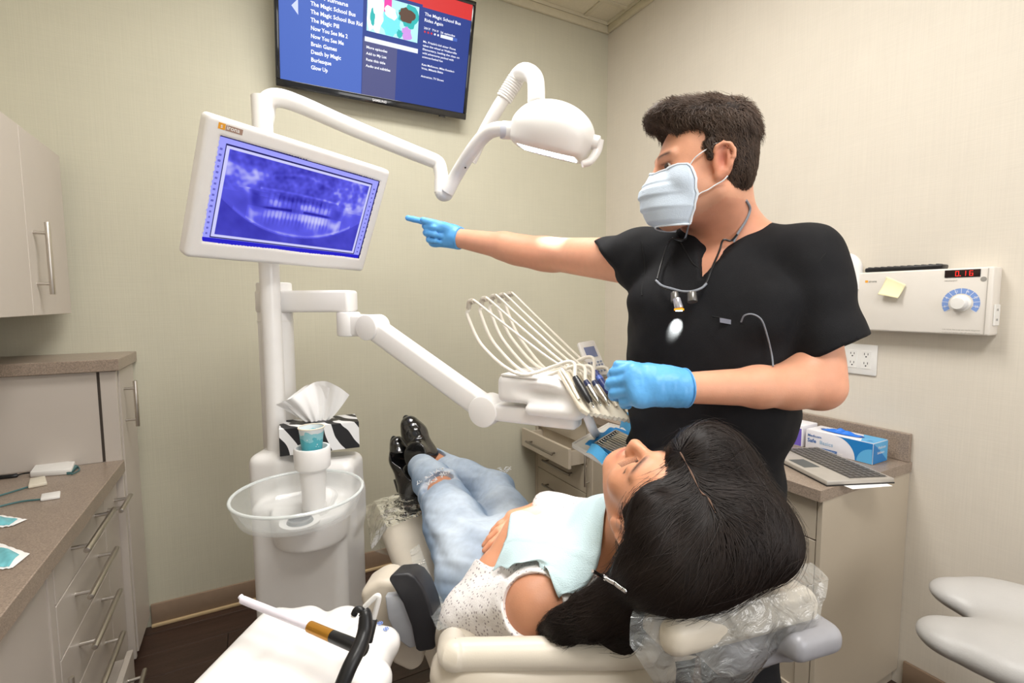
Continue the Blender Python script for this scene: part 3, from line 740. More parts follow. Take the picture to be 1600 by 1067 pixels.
# paper cup
cup = thing('paper_cup', 'blue and white paper cup standing in the round holder above the glass bowl', 'cup', cs+np.array([0, 0, zc1-.029]))
h0 = zc1-.0285; q = MB()
q.lathe([(0, h0+.002), (.0235, h0), (.033, h0+.086), (.0342, h0+.0875), (.0342, h0+.0895), (.0325, h0+.089), (.0225, h0+.006), (0, h0+.006)], (cs[0], cs[1], 0), (0, 0, 1), 40)
def cup_mat():
    m = mat('cup_print', srgb(95, 190, 205), .55, var=0); nt = m.node_tree; b = nt.nodes['Principled BSDF']; tc = nt.nodes.new('ShaderNodeTexCoord')
    se = nt.nodes.new('ShaderNodeSeparateXYZ'); nt.links.new(tc.outputs['Object'], se.inputs[0])
    nz = nt.nodes.new('ShaderNodeTexNoise'); nz.inputs['Scale'].default_value = 38; nt.links.new(tc.outputs['Object'], nz.inputs['Vector'])
    ad = nt.nodes.new('ShaderNodeMath'); ad.operation = 'MULTIPLY_ADD'; ad.inputs[1].default_value = .05; nt.links.new(nz.outputs['Fac'], ad.inputs[0]); nt.links.new(se.outputs['Z'], ad.inputs[2])
    cr = nt.nodes.new('ShaderNodeValToRGB'); cr.color_ramp.interpolation = 'CONSTANT'; e = cr.color_ramp.elements
    e[0].color = (*srgb(90, 185, 200), 1); e[1].position = .74; e[1].color = (*srgb(150, 212, 222), 1); e2 = e.new(.90); e2.color = (*srgb(235, 240, 242), 1)
    mr = nt.nodes.new('ShaderNodeMapRange'); mr.inputs['From Min'].default_value = 0; mr.inputs['From Max'].default_value = .115; nt.links.new(ad.outputs[0], mr.inputs['Value']); nt.links.new(mr.outputs[0], cr.inputs[0])
    v = nt.nodes.new('ShaderNodeTexVoronoi'); v.inputs['Scale'].default_value = 90; nt.links.new(tc.outputs['Object'], v.inputs['Vector'])
    lt = nt.nodes.new('ShaderNodeMath'); lt.operation = 'LESS_THAN'; lt.inputs[1].default_value = .16; nt.links.new(v.outputs['Distance'], lt.inputs[0])
    mx = nt.nodes.new('ShaderNodeMix'); mx.data_type = 'RGBA'; nt.links.new(lt.outputs[0], mx.inputs[0]); nt.links.new(cr.outputs[0], mx.inputs[6]); mx.inputs[7].default_value = (.85, .93, .95, 1)
    nt.links.new(mx.outputs[2], b.inputs['Base Color']); return m
part('wall', q, cup_mat(), cup)
q = MB(); q.lathe([(.0325, h0+.0885), (.0350, h0+.0885), (.0355, h0+.0905), (.0345, h0+.092), (.0325, h0+.091)], (cs[0], cs[1], 0), (0, 0, 1), 40); part('rim', q, mat('cup_rim', srgb(235, 225, 205), .6), cup)

# tissue box
tz = P(500, 712, 1.45)[2]
A = F((428-800)/CAM_F*1.41, 1.41, tz); Bp = F((556-800)/CAM_F*1.50, 1.50, tz)
bx = norm(Bp-A); by = np.array([-bx[1], bx[0], 0]); Lb = np.linalg.norm(Bp-A); hb = .082
if True:
    by2 = norm(by*.9)*0.115
tbx = thing('tissue_box', 'zebra striped cardboard tissue box on top of the white dental column', 'tissue box', A+bx*Lb/2+by2/2)
def zebra():
    m = mat('zebra_print', (.9, .9, .9), .5, var=0); nt = m.node_tree; b = nt.nodes['Principled BSDF']; tc = nt.nodes.new('ShaderNodeTexCoord')
    mp = nt.nodes.new('ShaderNodeMapping'); mp.inputs['Rotation'].default_value = (0, .42, -.5); mp.inputs['Scale'].default_value = (1, 1, .8)
    w = nt.nodes.new('ShaderNodeTexWave'); w.inputs['Scale'].default_value = 6.2; w.inputs['Distortion'].default_value = 4.5; w.inputs['Detail'].default_value = 1.2; w.inputs['Detail Scale'].default_value = 1.6; w.inputs['Phase Offset'].default_value = 1.9
    nt.links.new(tc.outputs['Object'], mp.inputs[0]); nt.links.new(mp.outputs[0], w.inputs['Vector'])
    cr = nt.nodes.new('ShaderNodeValToRGB'); cr.color_ramp.interpolation = 'CONSTANT'; cr.color_ramp.elements[0].color = (.012, .012, .014, 1); cr.color_ramp.elements[1].position = .52; cr.color_ramp.elements[1].color = (.85, .85, .86, 1)
    nt.links.new(w.outputs['Fac'], cr.inputs[0]); nt.links.new(cr.outputs[0], b.inputs['Base Color']); return m
q = MB(); q.prism([A, A+bx*Lb, A+bx*Lb+by2, A+by2], (0, 0, hb), .001, 1); part('carton', q, zebra(), tbx)
q = MB(); cc = A+bx*Lb*.45+by2*.5+np.array([0, 0, hb+.0008]); n = 28
q.add([tuple(cc+bx*.075*math.cos(2*math.pi*k/n)+norm(by)*.026*math.sin(2*math.pi*k/n)) for k in range(n)], [tuple(range(n))]); part('opening', q, M_BLACK, tbx, smooth=False)
# tissue: two standing folded lobes
def tissue_fn(u, v):
    a = (u-.5)*2; w = .085*(.35+.65*v**.7)
    fold = .018*math.sin(a*4.6+v*1.8)*(.25+v)+.0035*math.sin(a*15+v*3)
    z = .118*v*(1-.30*a*a)+.012*math.sin(a*3+.5)*v
    lean = .020*v*v*a+.01
    p = cc+bx*(a*w+lean*.6)+norm(by)*(fold-.01*v)+np.array([0, 0, z-.002]); return tuple(p)
q = MB(); q.grid(tissue_fn, 60, 22)
def tissue_fn2(u, v):
    p = np.array(tissue_fn(1-u, v)); a = (u-.5)*2
    return tuple(p+norm(by)*(.022+.012*math.sin(a*5))-bx*.018*v+np.array([0, 0, -.010*v]))
q.grid(tissue_fn2, 60, 22)
tm = mat('tissue_paper', srgb(248, 247, 246), .85, var=.01, bump=.15, bscale=60)
ts = solo('tissue', q, tm, 'white tissue fanning up out of the zebra striped box', 'tissue', sharp=None)

# ================================================================== MONITOR WITH THE X-RAY PICTURE
MM = np.array([[0.8725, 0.211, 0.4406], [0.4882, -0.3435, -0.8023], [-0.0179, 0.9151, -0.4028]])
ux, uy = norm(MM[:, 0]), MM[:, 1]; uy = norm(uy-ux*(uy@ux)); un = np.cross(ux, uy); MM = np.stack([ux, uy, un], 1)
mc = np.array([.1427, 1.517, 1.6608]); L, ux, uy, un = quadframe(MM, mc)
t = thing('monitor', 'white framed monitor with a blue dental x-ray, tilted on the pole', 'monitor', L(0, 0, -.05))
hw, hh = .275, .172
s0x, s1x, s0y, s1y = -.2445, .2445, -.128, .134
fl = Field(np.array(mc)-.36, np.array(mc)+.36, .004)
fl.box(np.array(L(0, 0, -.022)), (hw, hh, .022), MM, rad=.012, k=.004)
fl.box(np.array(L(0, 0, -.05)), (.17, .11, .018), MM, rad=.012, k=.012)
fl.box(np.array(L((s0x+s1x)/2, (s0y+s1y)/2, .004)), ((s1x-s0x)/2, (s1y-s0y)/2, .008), MM, rad=.001, k=.001, op='s')
sdf_part('housing', fl, M_WHITE, t, smooth_it=0)
q = MB(); q.tube([L(0, -.02, -.06), np.array([PX, PY, L(0, -.02, -.1)[2]])], .025); q.cyl((PX, PY, L(0, 0)[2]-.06), (PX, PY, L(0, 0)[2]+.03), .04); part('mount', q, M_WHITE2, t)
def xray(nx=420, ny=230):
    xs = np.linspace(0, 1, nx); ys = np.linspace(0, 1, ny); X, Y = np.meshgrid(xs, ys, indexing='ij')
    V = np.stack([X.ravel()*3, Y.ravel()*1.7, 0*X.ravel()], 1)
    n1 = wnoise(V, 3.0, 1, 4).reshape(X.shape); n2 = wnoise(V, 11, 2, 3).reshape(X.shape); n3 = wnoise(V, 30, 5, 2).reshape(X.shape)
    g = lambda cx, cy, sx, sy: np.exp(-(((X-cx)/sx)**2+((Y-cy)/sy)**2))
    I = .38+.12*n1+.06*n2
    x = (X-.5)*2
    # cheek and skull band, bright upper structures
    I += .26*g(.10, .72, .13, .10)+.22*g(.90, .66, .12, .10)+.10*n3*(Y > .6)+.12*n2*(Y > .55)
    I -= .30*g(.36, .83, .075, .06)+.26*g(.66, .80, .07, .065)+.12*g(.10, .88, .14, .05)
    I += .20*np.abs(np.sin(X*38+3*n1))*np.exp(-((Y-.80)/.16)**2)*.5
    # hard palate line
    yp = .655-.05*x**2; I += .22*np.exp(-((Y-yp)/.016)**2)*(np.abs(x) < .55)
    I += .22*np.exp(-((Y-(.90-.2*np.abs(x)))/.02)**2)*(np.abs(x) < .42)*.6
    # jaw
    yj = .13+.36*np.abs(x)**2.2; jaw = np.exp(-((Y-yj)/.022)**2)*(np.abs(x) < .82); I += .14*jaw
    I += .10*((Y > yj) & (Y < .42) & (np.abs(x) < .66))
    I -= .15*(Y < yj-.02)
    for sgn in (-1, 1):
        I += .16*np.exp(-((x-sgn*(.58+.30*(Y-.25)))/.035)**2)*((Y > .22) & (Y < .62)); I += .14*g(.5+sgn*.36, .56, .05, .11)
        I -= .16*g(.5+sgn*.30, .50, .045, .09); I += .24*g(.5+sgn*.27, .34, .035, .05)
    # teeth
    yb = .445+.02*x-.06*x**2
    per = np.abs(np.sin((x+.005)*(58-14*np.abs(x)))); rt = np.exp(-(np.abs(Y-(yb+.062))/.052)**3); rb = np.exp(-(np.abs(Y-(yb-.066))/.055)**3); m = 1/(1+np.exp((np.abs(x)-.45)*40))
    I += m*(.40*(.35+.65*per**.35)*rt*(.75+.25*n2)+.32*(.35+.65*np.abs(np.sin(x*62+.5))**.35)*rb); I += m*.15*np.exp(-((Y-(yb+.13))/.05)**2)*(per-.4)+m*.15*np.exp(-((Y-(yb-.14))/.05)**2)*(np.abs(np.sin(x*62+.5))-.4)
    I -= m*.50*np.exp(-((Y-yb)/.014)**2)*(np.abs(x+.02) > .08); I -= .16*g(.46, .47, .05, .12); I -= .18*m*np.exp(-((Y-(yb+.14))/.04)**2)*(np.abs(x) < .3)
    I = np.clip(I*1.08+.05*wnoise(V, 6, 15, 2).reshape(X.shape), .02, 1)**1.25; br = (X < .018) | (X > .985) | (Y < .028) | (Y > .972)
    a = np.array(srgb(28, 22, 150)); b = np.array(srgb(92, 92, 232)); c = np.array(srgb(215, 215, 255)); It = I[..., None]
    C = np.where(It < .5, a+(b-a)*It*2, b+(c-b)*(It*2-1)); C[br] = srgb(205, 205, 252); return X, Y, C
def emit_attr(name):
    m = mat(name, (0, 0, 0), .35, attr='col', var=0, spec=.3); nt = m.node_tree; b = nt.nodes['Principled BSDF']; src = b.inputs['Base Color'].links[0].from_socket
    nt.links.new(src, b.inputs['Emission Color']); b.inputs['Emission Strength'].default_value = .95
    sc = nt.nodes.new('ShaderNodeVectorMath'); sc.operation = 'SCALE'; sc.inputs['Scale'].default_value = .1; nt.links.new(src, sc.inputs[0]); nt.links.new(sc.outputs[0], b.inputs['Base Color']); return m
def sp_(n, a, b, c, d, m, z, par):
    q = MB(); q.quad(L(a, c, z), L(b, c, z), L(b, d, z), L(a, d, z)); return part(n, q, m, par, smooth=False)
scr = sp_('screen', s0x, s1x, s0y, s1y, glow('scr_lilac', srgb(150, 152, 240), .95), -.0035, t)
sp_('tool_bar', s0x, s1x, s0y, s0y+.013, glow('scr_deep', srgb(30, 25, 190), .95), -.0030, scr)
sp_('tool_bar', s1x-.006, s1x, s0y, s1y, glow('scr_dark', srgb(20, 18, 90), .95), -.0028, scr); sp_('tool_bar', s0x, s1x, s1y-.004, s1y, glow('scr_dark', (0, 0, 0)), -.0028, scr)
a0, a1, b0, b1 = s0x+.020, s1x-.030, s0y+.017, s1y-.020
sp_('picture_frame', a0-.002, a1+.003, b0-.003, b1+.004, glow('scr_dark', (0, 0, 0)), -.0026, scr)
X, Y, C = xray(); nx, ny = X.shape; off = np.array(t.location)
V = np.array(mc)+((a0+(a1-a0)*X)[..., None]*ux+(b0+(b1-b0)*Y)[..., None]*uy-.0022*un); V = V.reshape(-1, 3)-off
ii = np.arange(nx*ny).reshape(nx, ny); Q = np.stack([ii[:-1, :-1], ii[1:, :-1], ii[1:, 1:], ii[:-1, 1:]], -1).reshape(-1, 4)
me = fast_mesh('xray_picture', V, Q); at = me.color_attributes.new('col', 'FLOAT_COLOR', 'POINT'); at.data.foreach_set('color', np.concatenate([C.reshape(-1, 3), np.ones((nx*ny, 1))], 1).astype(np.float32).ravel())
link('xray_picture', me, emit_attr('xray_emission'), scr, smooth=False)
q = MB(); random.seed(3)
for k in range(16):
    for xx, col in ((s0x+.006, 0), (s1x-.019, 0)):
        y = b0+.004+k*.0138; w = .004+.003*random.random(); q.quad(L(xx-w/2+.003, y, -.0024), L(xx+w/2+.003, y, -.0024), L(xx+w/2+.003, y+.005, -.0024), L(xx-w/2+.003, y+.005, -.0024))
part('tool_icons', q, glow('scr_icon', srgb(95, 95, 190), .95), scr, smooth=False, kind='stuff')
sq = sp_('logo_square', -.252, -.236, .146, .160, mat('logo_orange', srgb(235, 165, 45), .5, var=0), .0006, t)
lb = sp_('logo_plate', -.235, -.196, .146, .159, mat('logo_tan', srgb(165, 135, 120), .5, var=0), .0006, t)
text('lettering', 'irona', .0145, L(-.2335, .1492, .0008), ux, uy, M_PAPERW, t, bold=.01); text('lettering', 's', .0145, L(-.2475, .1492, .0008), ux, uy, M_PAPERW, t, bold=.01)

# ================================================================== OPERATING LIGHT
t_l = thing('operating_light', 'white dental operating light on a jointed tubular arm, lamp switched on', 'dental light', (PX, PY, zt(165)))
q = MB(); q.tube([(PX, PY, zt(200)), P(414, 178, PD), P(417, 160, PD+.002), P(434, 153, PD+.01), P(470, 164, PD+.04), P(550, 199, PD+.10), P(640, 236, PD+.17), P(668, 247, PD+.19), P(684, 255, PD+.2), P(689, 270, PD+.2), P(691, 290, PD+.2)], lambda u: .0295-.006*u, n=20, sub=8)
part('arm', q, M_WHITE, t_l)
q = MB(); c = P(694, 302, 1.70); q.sphere(c, .032, 20, 14, (1, 1, .85)); q.cyl(P(691, 282, 1.7), P(691, 302, 1.7), .0275); part('elbow_joint', q, M_WHITE, t_l)
q = MB(); q.tube([P(699, 300, 1.68), P(714, 272, 1.655), P(737, 236, 1.58), P(757, 212, 1.53), P(776, 202, 1.49), P(806, 203, 1.45)], lambda u: .0225-.001*u, n=18, sub=8); part('yoke_arm', q, M_WHITE, t_l)
q = MB(); q.cyl(P(727, 262, 1.57), P(727.5, 262, 1.61), .0026); part('screw', q, M_BLACK, t_l)
q = MB(); q.cyl(P(784, 203, 1.445), P(812, 205, 1.435), .0255, n=24, bev=.003); part('pivot_knob', q, M_WHITE, t_l)
q = MB(); q.cyl(P(782, 203, 1.44), P(798, 204, 1.44), .0235, n=24); part('pivot_ring', q, mat('pale_grey_plastic', srgb(195, 198, 210), .4), t_l)
q = MB(); q.tube([P(735, 252, 1.69), P(755, 210, 1.67), P(776, 172, 1.64), P(790, 150, 1.63)], .0215, n=18); q.tube([P(803, 130, 1.62), P(810, 118, 1.61), P(819, 112, 1.57), P(830, 116, 1.53), P(837, 128, 1.49), P(838, 158, 1.46)], lambda u: .0265, n=20, sub=8); part('spring_arm', q, M_WHITE, t_l)
q = MB(); a = Vector(P(787, 155, 1.632)); b_ = Vector(P(806, 124, 1.615)); dr = b_-a; Ln = dr.length; pr = [(.02, 0)]
for k in range(9): z = Ln*k/9; pr += [(.0275, z+.001), (.0285, z+Ln/18), (.0275, z+Ln/9-.0015), (.0255, z+Ln/9-.0005)]
pr += [(.02, Ln)]; q.lathe(pr, a, dr, 24); part('bellows', q, M_WHITE, t_l)
hc = P(864, 207, 1.45); tgt = P(864, 790, 1.12); ld = norm(np.array(tgt)-hc)
hx = norm(np.array(P(925, 222, 1.42))-P(800, 192, 1.47)); hz = norm(np.array([0, 0, 1.])-.10*axf); hz = norm(hz-hx*(hz@hx)); hy = np.cross(hz, hx); HR = np.stack([hx, hy, hz], 1)
fl = Field(hc-.2, hc+.2, .004)
fl.ell(hc, (.126, .110, .086), HR, k=.01); fl.box(hc-hz*.025, (.106, .080, .04), HR, rad=.025, k=.03)
fl.half(hc-hz*.062, -hz, .012)
fl.box(hc-hz*.064, (.095, .055, .006), HR, rad=.004, k=.002, op='s')
sdf_part('lamp_head', fl, M_WHITE, t_l)
M_LENS = mat('lit_lens', (.9, .92, 1), .2, emit=(.86, .9, 1.0), es=9, var=0)
for k in range(4):
    q = MB(); cx = -.066+.044*k; c = hc-hz*.0605+hx*cx
    q.prism([c-hx*.0195-hy*.045, c+hx*.0195-hy*.045, c+hx*.0195+hy*.045, c-hx*.0195+hy*.045], hz*.003, .002, 1); part('lens', q, M_LENS, t_l)
q = MB(); q.cyl(hc+hx*.110, hc+hx*.142, .021, n=22, bev=.004); part('handle_hub', q, M_WHITE, t_l)
q = MB(); e = hc+hx*.138; q.tube([e+hz*.01, e-hz*.02+hx*.004, e-hz*.055-hx*.004-hy*.02, e-hz*.07-hx*.022-hy*.03], lambda u: .015-.005*u, n=14); part('handle', q, M_WHITE, t_l)
lamp = bpy.data.lights.new('operating_lamp', 'SPOT'); lamp.energy = 330; lamp.color = (.93, .95, 1.0); lamp.spot_size = math.radians(11); lamp.spot_blend = .9; lamp.shadow_soft_size = .08
lo = bpy.data.objects.new('operating_lamp', lamp); COL.objects.link(lo); ls0 = hc-hz*.075-hy*.06*np.sign(hy@axf); lo.location = Vector(ls0); lo.rotation_euler = Vector(np.array(tgt)-ls0).to_track_quat('-Z', 'Y').to_euler()

# ================================================================== DELIVERY ARM AND INSTRUMENT HEAD
t_d = thing('delivery_unit', 'white jointed delivery arm with instrument head and whip hoses above the patient', 'dental unit', (pc[0], pc[1], zt(486)))
def beam(q, a, b, w, h, bev=.008, up=(0, 0, 1)):
    a = Vector(a); b = Vector(b); t_ = (b-a).normalized(); s_ = t_.cross(Vector(up)).normalized(); u_ = s_.cross(t_)
    q.prism([a-s_*w/2-u_*h/2, a+s_*w/2-u_*h/2, a+s_*w/2+u_*h/2, a-s_*w/2+u_*h/2], b-a, bev, 3)
q = MB(); a = np.array([pc[0], pc[1], P(431, 470, 1.5)[2]-.002]); b_ = P(552, 471, 1.53); b_[2] = a[2]; a0_ = a+norm(b_-a)*-.0; beam(q, a0_, b_, .075, .068, .01)
q.cyl(a-np.array([0, 0, .034]), a+np.array([0, 0, .034]), .056, n=28, bev=.006); part('upper_beam', q, M_WHITE, t_d)
e1 = P(545, 507, 1.53); q = MB(); q.cyl(e1+np.array([0, 0, -.036]), np.array([e1[0], e1[1], b_[2]-.033]), .036, n=26, bev=.006); beam(q, e1, P(580, 509, 1.52), .06, .068, .01); part('knuckle', q, M_WHITE, t_d)
k1 = np.array(P(583, 511, 1.50)); k2 = np.array(P(762, 640, 1.36)); side = norm(np.cross(k2-k1, [0, 0, 1]))
q = MB(); beam(q, k1, k2, .055, .064, .012); part('swing_arm', q, M_WHITE, t_d)
for kk, r_ in ((k1, .039), (k2, .043)):
    q = MB(); q.cyl(kk-side*.036, kk+side*.036, r_, n=32, bev=.004); part('joint_disc', q, M_WHITE, t_d)
h1 = np.array(P(905, 652, 1.24)); q = MB(); h1b = h1.copy(); h1b[2] = k2[2]; beam(q, k2, h1b, .06, .046, .01); part('lower_beam', q, M_WHITE, t_d)
# instrument head
hx = norm(np.array(P(905, 618, 1.20))-P(785, 612, 1.30)); hx[2] = 0; hx = norm(hx); hz = np.array([0, 0, 1.]); hy = np.cross(hz, hx)
oc = np.array(P(835, 612, 1.27)); HR = np.stack([hx, hy, hz], 1); G = lambda x, y, z: oc+hx*x+hy*y+hz*z
fl = Field(oc-.30, oc+.34, .005)
fl.box(G(-.012, .06, .004), (.088, .085, .036), HR, rad=.016, k=.01)
fl.box(G(.07, .06, -.002), (.06, .09, .030), basis(hy, hz+hx*.5) @ np.array([[0, 1, 0], [1, 0, 0], [0, 0, -1.]]) if False else HR, rad=.02, k=.03)
fl.cone(G(.13, -.02, -.028), G(.13, .15, -.028), .022, .022, k=.03)
fl.cone(G(.0, -.025, -.042), G(.125, -.03, -.036), .014, .02, k=.01)
fl.ell(G(.02, -.04, .0), (.075, .028, .022), HR, k=.012, op='s')
sdf_part('instrument_head', fl, M_WHITE, t_d)
q = MB(); q.prism([G(-.09, -.02, .036), G(.02, -.028, .036), G(.02, .14, .036), G(-.09, .14, .036)], (0, 0, .008), .004, 2); part('top_pad', q, M_WHITE2, t_d)
# sloping holder deck
d0 = np.array(P(884, 590, 1.20)); d1 = np.array(P(912, 638, 1.12)); d2 = np.array(P(985, 625, 1.22)); d3 = np.array(P(930, 577, 1.32))
ex = norm(d1-d0); nrm = norm(np.cross(ex, d3-d0)); nrm = nrm*np.sign(nrm[2]); ey = norm(np.cross(nrm, ex)); 
if ey@(d3-d0) < 0: ey = -ey
Ls = np.linalg.norm(d1-d0)-.002; Wd = (d3-d0)@ey+.015; DK = lambda x, y, z=0: d0+ex*x+ey*y+nrm*z
q = MB(); pts = [DK(-.03, -.005), DK(Ls, -.005)]
for k in range(20): y = Wd*(k+.5)/20; pts.append(DK(Ls+.008+(.006 if k % 2 else 0), y))
pts += [DK(Ls, Wd), DK(-.03, Wd)]
q.prism([p-nrm*.012 for p in pts], nrm*.010, .001, 1); part('holder_deck', q, M_CREAM, t_d)
nH = 5
ysl = [Wd*(k+.5)/nH for k in range(nH)]
for k in range(nH+1):
    y = Wd*k/nH; q = MB(); q.tube([DK(-.03, y, .002), DK(.02, y, .004), DK(Ls*.75, y, .001)], .0042, n=8); part('divider', q, M_CREAM, t_d)
# whip rods and hose clips
hookpx = [(737, 478), (757, 474), (772, 470), (785, 468), (797, 466)]
roots = []
for k in range(nH):
    hp = np.array(P(*hookpx[k], 1.30+.035*k)); base = DK(-.03, ysl[k], .004); mid = hp*.5+base*.5+np.array([0, 0, -.012])+hx*.02
    q = MB(); q.tube([base, mid+(base-mid)*.4+np.array([0, 0, .0]), mid+(hp-mid)*.5+np.array([0, 0, .012]), hp+hx*.012+np.array([0, 0, .012]), hp+np.array([0, 0, .014]), hp+np.array([0, 0, .004])-hx*.008], .0032, n=8); part('whip_rod', q, M_TUBE, t_d)
    q = MB(); q.tube([hp+hx*.006+[0, 0, .013], hp+[0, 0, .010]-hx*.006, hp-hx*.010-[0, 0, .008]], lambda u: .0085-.002*u, n=10); part('hose_clip', q, mat('clip_grey', srgb(180, 172, 158), .5), t_d); roots.append((hp, base))
kinds = [('black fat ultrasonic handpiece, nearest in the row of the holder deck', .0095, .135, [('black', 0, 1)]),
         ('steel handpiece with navy collar beside the black one in the holder', .0080, .105, [('navy', 0, .28), ('steel', .28, 1)]),
         ('steel handpiece with navy collar in the middle of the holder deck', .0080, .105, [('navy', 0, .25), ('steel', .25, 1)]),
         ('dark blue handpiece with pale band, next to the keypad', .0085, .13, [('blue', 0, .25), ('band', .25, .4), ('blue', .4, 1)]),
         ('black slim handpiece by the blue gloved hand, last in the holder', .0075, .12, [('black', 0, .45), ('olive', .45, 1)])]
HM = {'black': M_BLACK, 'navy': mat('navy_plastic', srgb(35, 45, 85), .35), 'steel': M_STEEL, 'blue': mat('blue_plastic', srgb(50, 62, 125), .35), 'band': mat('band_blue', srgb(95, 125, 215), .35), 'olive': mat('olive_grey', srgb(90, 88, 78), .4)}
xo = [.012, .018, .012, -.035, .0]
for k, (lab, r_, ln, segs) in enumerate(kinds):
    a = DK(xo[k], ysl[k], .014); b_ = DK(xo[k]+ln*.66, ysl[k]-.0, .014); hp_t = thing('handpiece', lab, 'dental tool', a, 'handpieces in the delivery holder')
    dv = b_-a; ln_ = np.linalg.norm(dv)
    for (cn, s0_, s1_) in segs:
        q = MB(); n = 9; pr = [(0, ln_*s0_)]
        for j in range(n+1):
            u = s0_+(s1_-s0_)*j/n; rr = r_*(.82+.25*math.sin(math.pi*min(1, u*1.1))) if u < .93 else r_*(.7-3*(u-.93)); pr.append((max(.002, rr), ln_*u))
        pr.append((0, ln_*s1_)); q.lathe(pr, a, dv, 18); part('grip', q, HM[cn], hp_t, label=cn+' section')
    q = MB(); q.lathe([(0, 0), (r_*.42, 0), (r_*.35, .012), (.0015, .016), (0, .016)], b_, dv, 12); part('nozzle', q, M_CHROME, hp_t)
    hp, base = roots[k]; st = hp-hx*.010-np.array([0, 0, .010]); q = MB()
    q.tube([a, a-ex*.05+nrm*.01, a*.55+st*.45-np.array([0, 0, .075+.004*k])-hx*.01, a*.22+st*.78-np.array([0, 0, .065])-hx*.02, st-np.array([0, 0, .02])-hx*.002, st], .0048, n=10, sub=10); part('hose', q, M_TUBE, hp_t)
# keypad
kc = np.array(P(927, 560, 1.33)); kx = norm(np.array(P(935, 528, 1.33))-P(904, 533, 1.31)); ky = norm(np.array(P(908, 533, 1.32))-P(925, 590, 1.27)); ky = norm(ky-kx*(ky@kx)); kn = np.cross(kx, ky)
if kn@(EYE-kc) < 0: kn = -kn
Kp = lambda x, y, z=0: kc+kx*x+ky*y+kn*z
q = MB(); q.prism([Kp(-.028, -.055), Kp(.028, -.055), Kp(.026, .056), Kp(-.026, .056)], -kn*.014, .005, 3); kp = part('keypad', q, M_WHITE, t_d)
q = MB(); q.prism([Kp(-.016, .004, .0004), Kp(.016, .004, .0004), Kp(.016, .036, .0004), Kp(-.016, .036, .0004)], kn*.0008); part('display', q, mat('lcd_grey_blue', srgb(128, 138, 175), .2), kp)
q = MB()
for i in range(5):
    for j in range(4): c = Kp(-.018+.009*i, -.012-.009*j, .0006); q.box(c-np.array([.0025]*3)*.9, c+np.array([.0025]*3)*.9)
part('buttons', q, mat('button_grey', srgb(170, 178, 200), .5), kp, kind='stuff')
q = MB(); q.tube([Kp(0, -.04, -.01), Kp(0, -.08, -.02), G(.06, .14, 0)], .009); part('keypad_stalk', q, M_WHITE2, t_d)
# tray post and tray
TZ_ = 1.005
tr = [onZ(893, 700, TZ_), onZ(950, 667, TZ_), onZ(1075, 700, TZ_), onZ(1000, 765, TZ_)]
q = MB(); q.tube([P(915, 642, 1.20), P(920, 655, 1.21), P(927, 672, 1.25), np.array(onZ(938, 684, TZ_-.004)), np.array(onZ(965, 697, TZ_-.010))], lambda u: .012, n=14); part('tray_post', q, M_WHITE, t_d)
ty = thing('instrument_tray', 'white flat instrument tray held between dentist and patient', 'tray', sum(tr)/4)
q = MB(); q.prism(tr, (0, 0, .012), .005, 3); part('plate', q, M_WHITE, ty)
c_ = sum(tr)/4; rim = [c_+(p-c_)*1.0 for p in tr]
q = MB(); rr_ = [Vector(p+np.array([0, 0, .012])+(c_-p)*.03) for p in rim]
for a, b_ in zip(rr_, rr_[1:]+rr_[:1]): q.tube([a, b_], .0035, n=8)
part('rim', q, M_WHITE, ty)
# blue wrap: folded sheet under the cassette
wc = onZ(972, 702, TZ_+.02); wu = norm(tr[1]-tr[0]); wv = norm(tr[3]-tr[0])
M_BLUEW = mat('blue_wrap', srgb(30, 150, 225), .6, var=.06, scale=25, bump=.5, bscale=90)
def wrap(u, v):
    a, b = (u-.5)*2, (v-.5)*2; e = max(abs(a), abs(b)); z = .003+.018*max(0, e-.72)/.28+.004*math.sin(9*a+4*b)*e
    return tuple(np.array([wc[0], wc[1], TZ_+.012])+wu*a*(.098+.006*math.sin(5*b))+wv*b*(.105+.006*math.sin(4*a+1))+np.array([0, 0, z]))
q = MB(); q.grid(wrap, 26, 26); wr = solo('sterile_wrap', q, M_BLUEW, 'bright blue sterilisation wrap opened out on the instrument tray', 'wrap', sharp=None)
mo = wr.modifiers.new('thick', 'SOLIDIFY'); mo.thickness = .0012
q = MB()
def flapf(u, v):
    p = np.array(wrap(0, .15+.7*v)); return tuple(p-wu*(.035*u+.004*math.sin(v*9))+np.array([0, 0, .004-.020*u*(1-.3*u)+.003*math.sin(v*11)]))
q.grid(flapf, 10, 20); fo = solo('wrap_flap', q, mat('blue_wrap_pale', srgb(90, 180, 235), .6, var=.05, bump=.4, bscale=90), 'paler blue turned edge of the wrap nearest the patient', 'wrap', sharp=None)
q = MB()
def flapb(u, v):
    p = np.array(wrap(1, .1+.8*v)); return tuple(p+wu*(.04*u)+np.array([0, 0, .035*math.sin(u*1.5)+.006*math.sin(v*12)]))
q.grid(flapb, 10, 20)
fo = solo('wrap_flap', q, mat('blue_wrap_pale', srgb(90, 180, 235), .6, var=.05, bump=.4, bscale=90), 'blue turned edge of the wrap standing up beside the dentist', 'wrap', sharp=None)
cz = TZ_+.022; cas = thing('instrument_cassette', 'open steel cassette of slim instruments lying in the blue wrap', 'cassette', np.array([wc[0], wc[1], cz]))
CC = lambda a, b, z=0: np.array([wc[0], wc[1], cz])+wu*a+wv*b+np.array([0, 0, z])
q = MB()
for s_ in (-1, 1): beam(q, CC(-.072, s_*.078, .006), CC(.072, s_*.078, .006), .004, .014, .001); beam(q, CC(s_*.072, -.078, .006), CC(s_*.072, .078, .006), .004, .014, .001)
part('frame', q, M_STEEL, cas); q = MB()
for i in range(8): beam(q, CC(-.07+.02*i, -.076, -.001), CC(-.07+.02*i, .076, -.001), .009, .0015, 0)
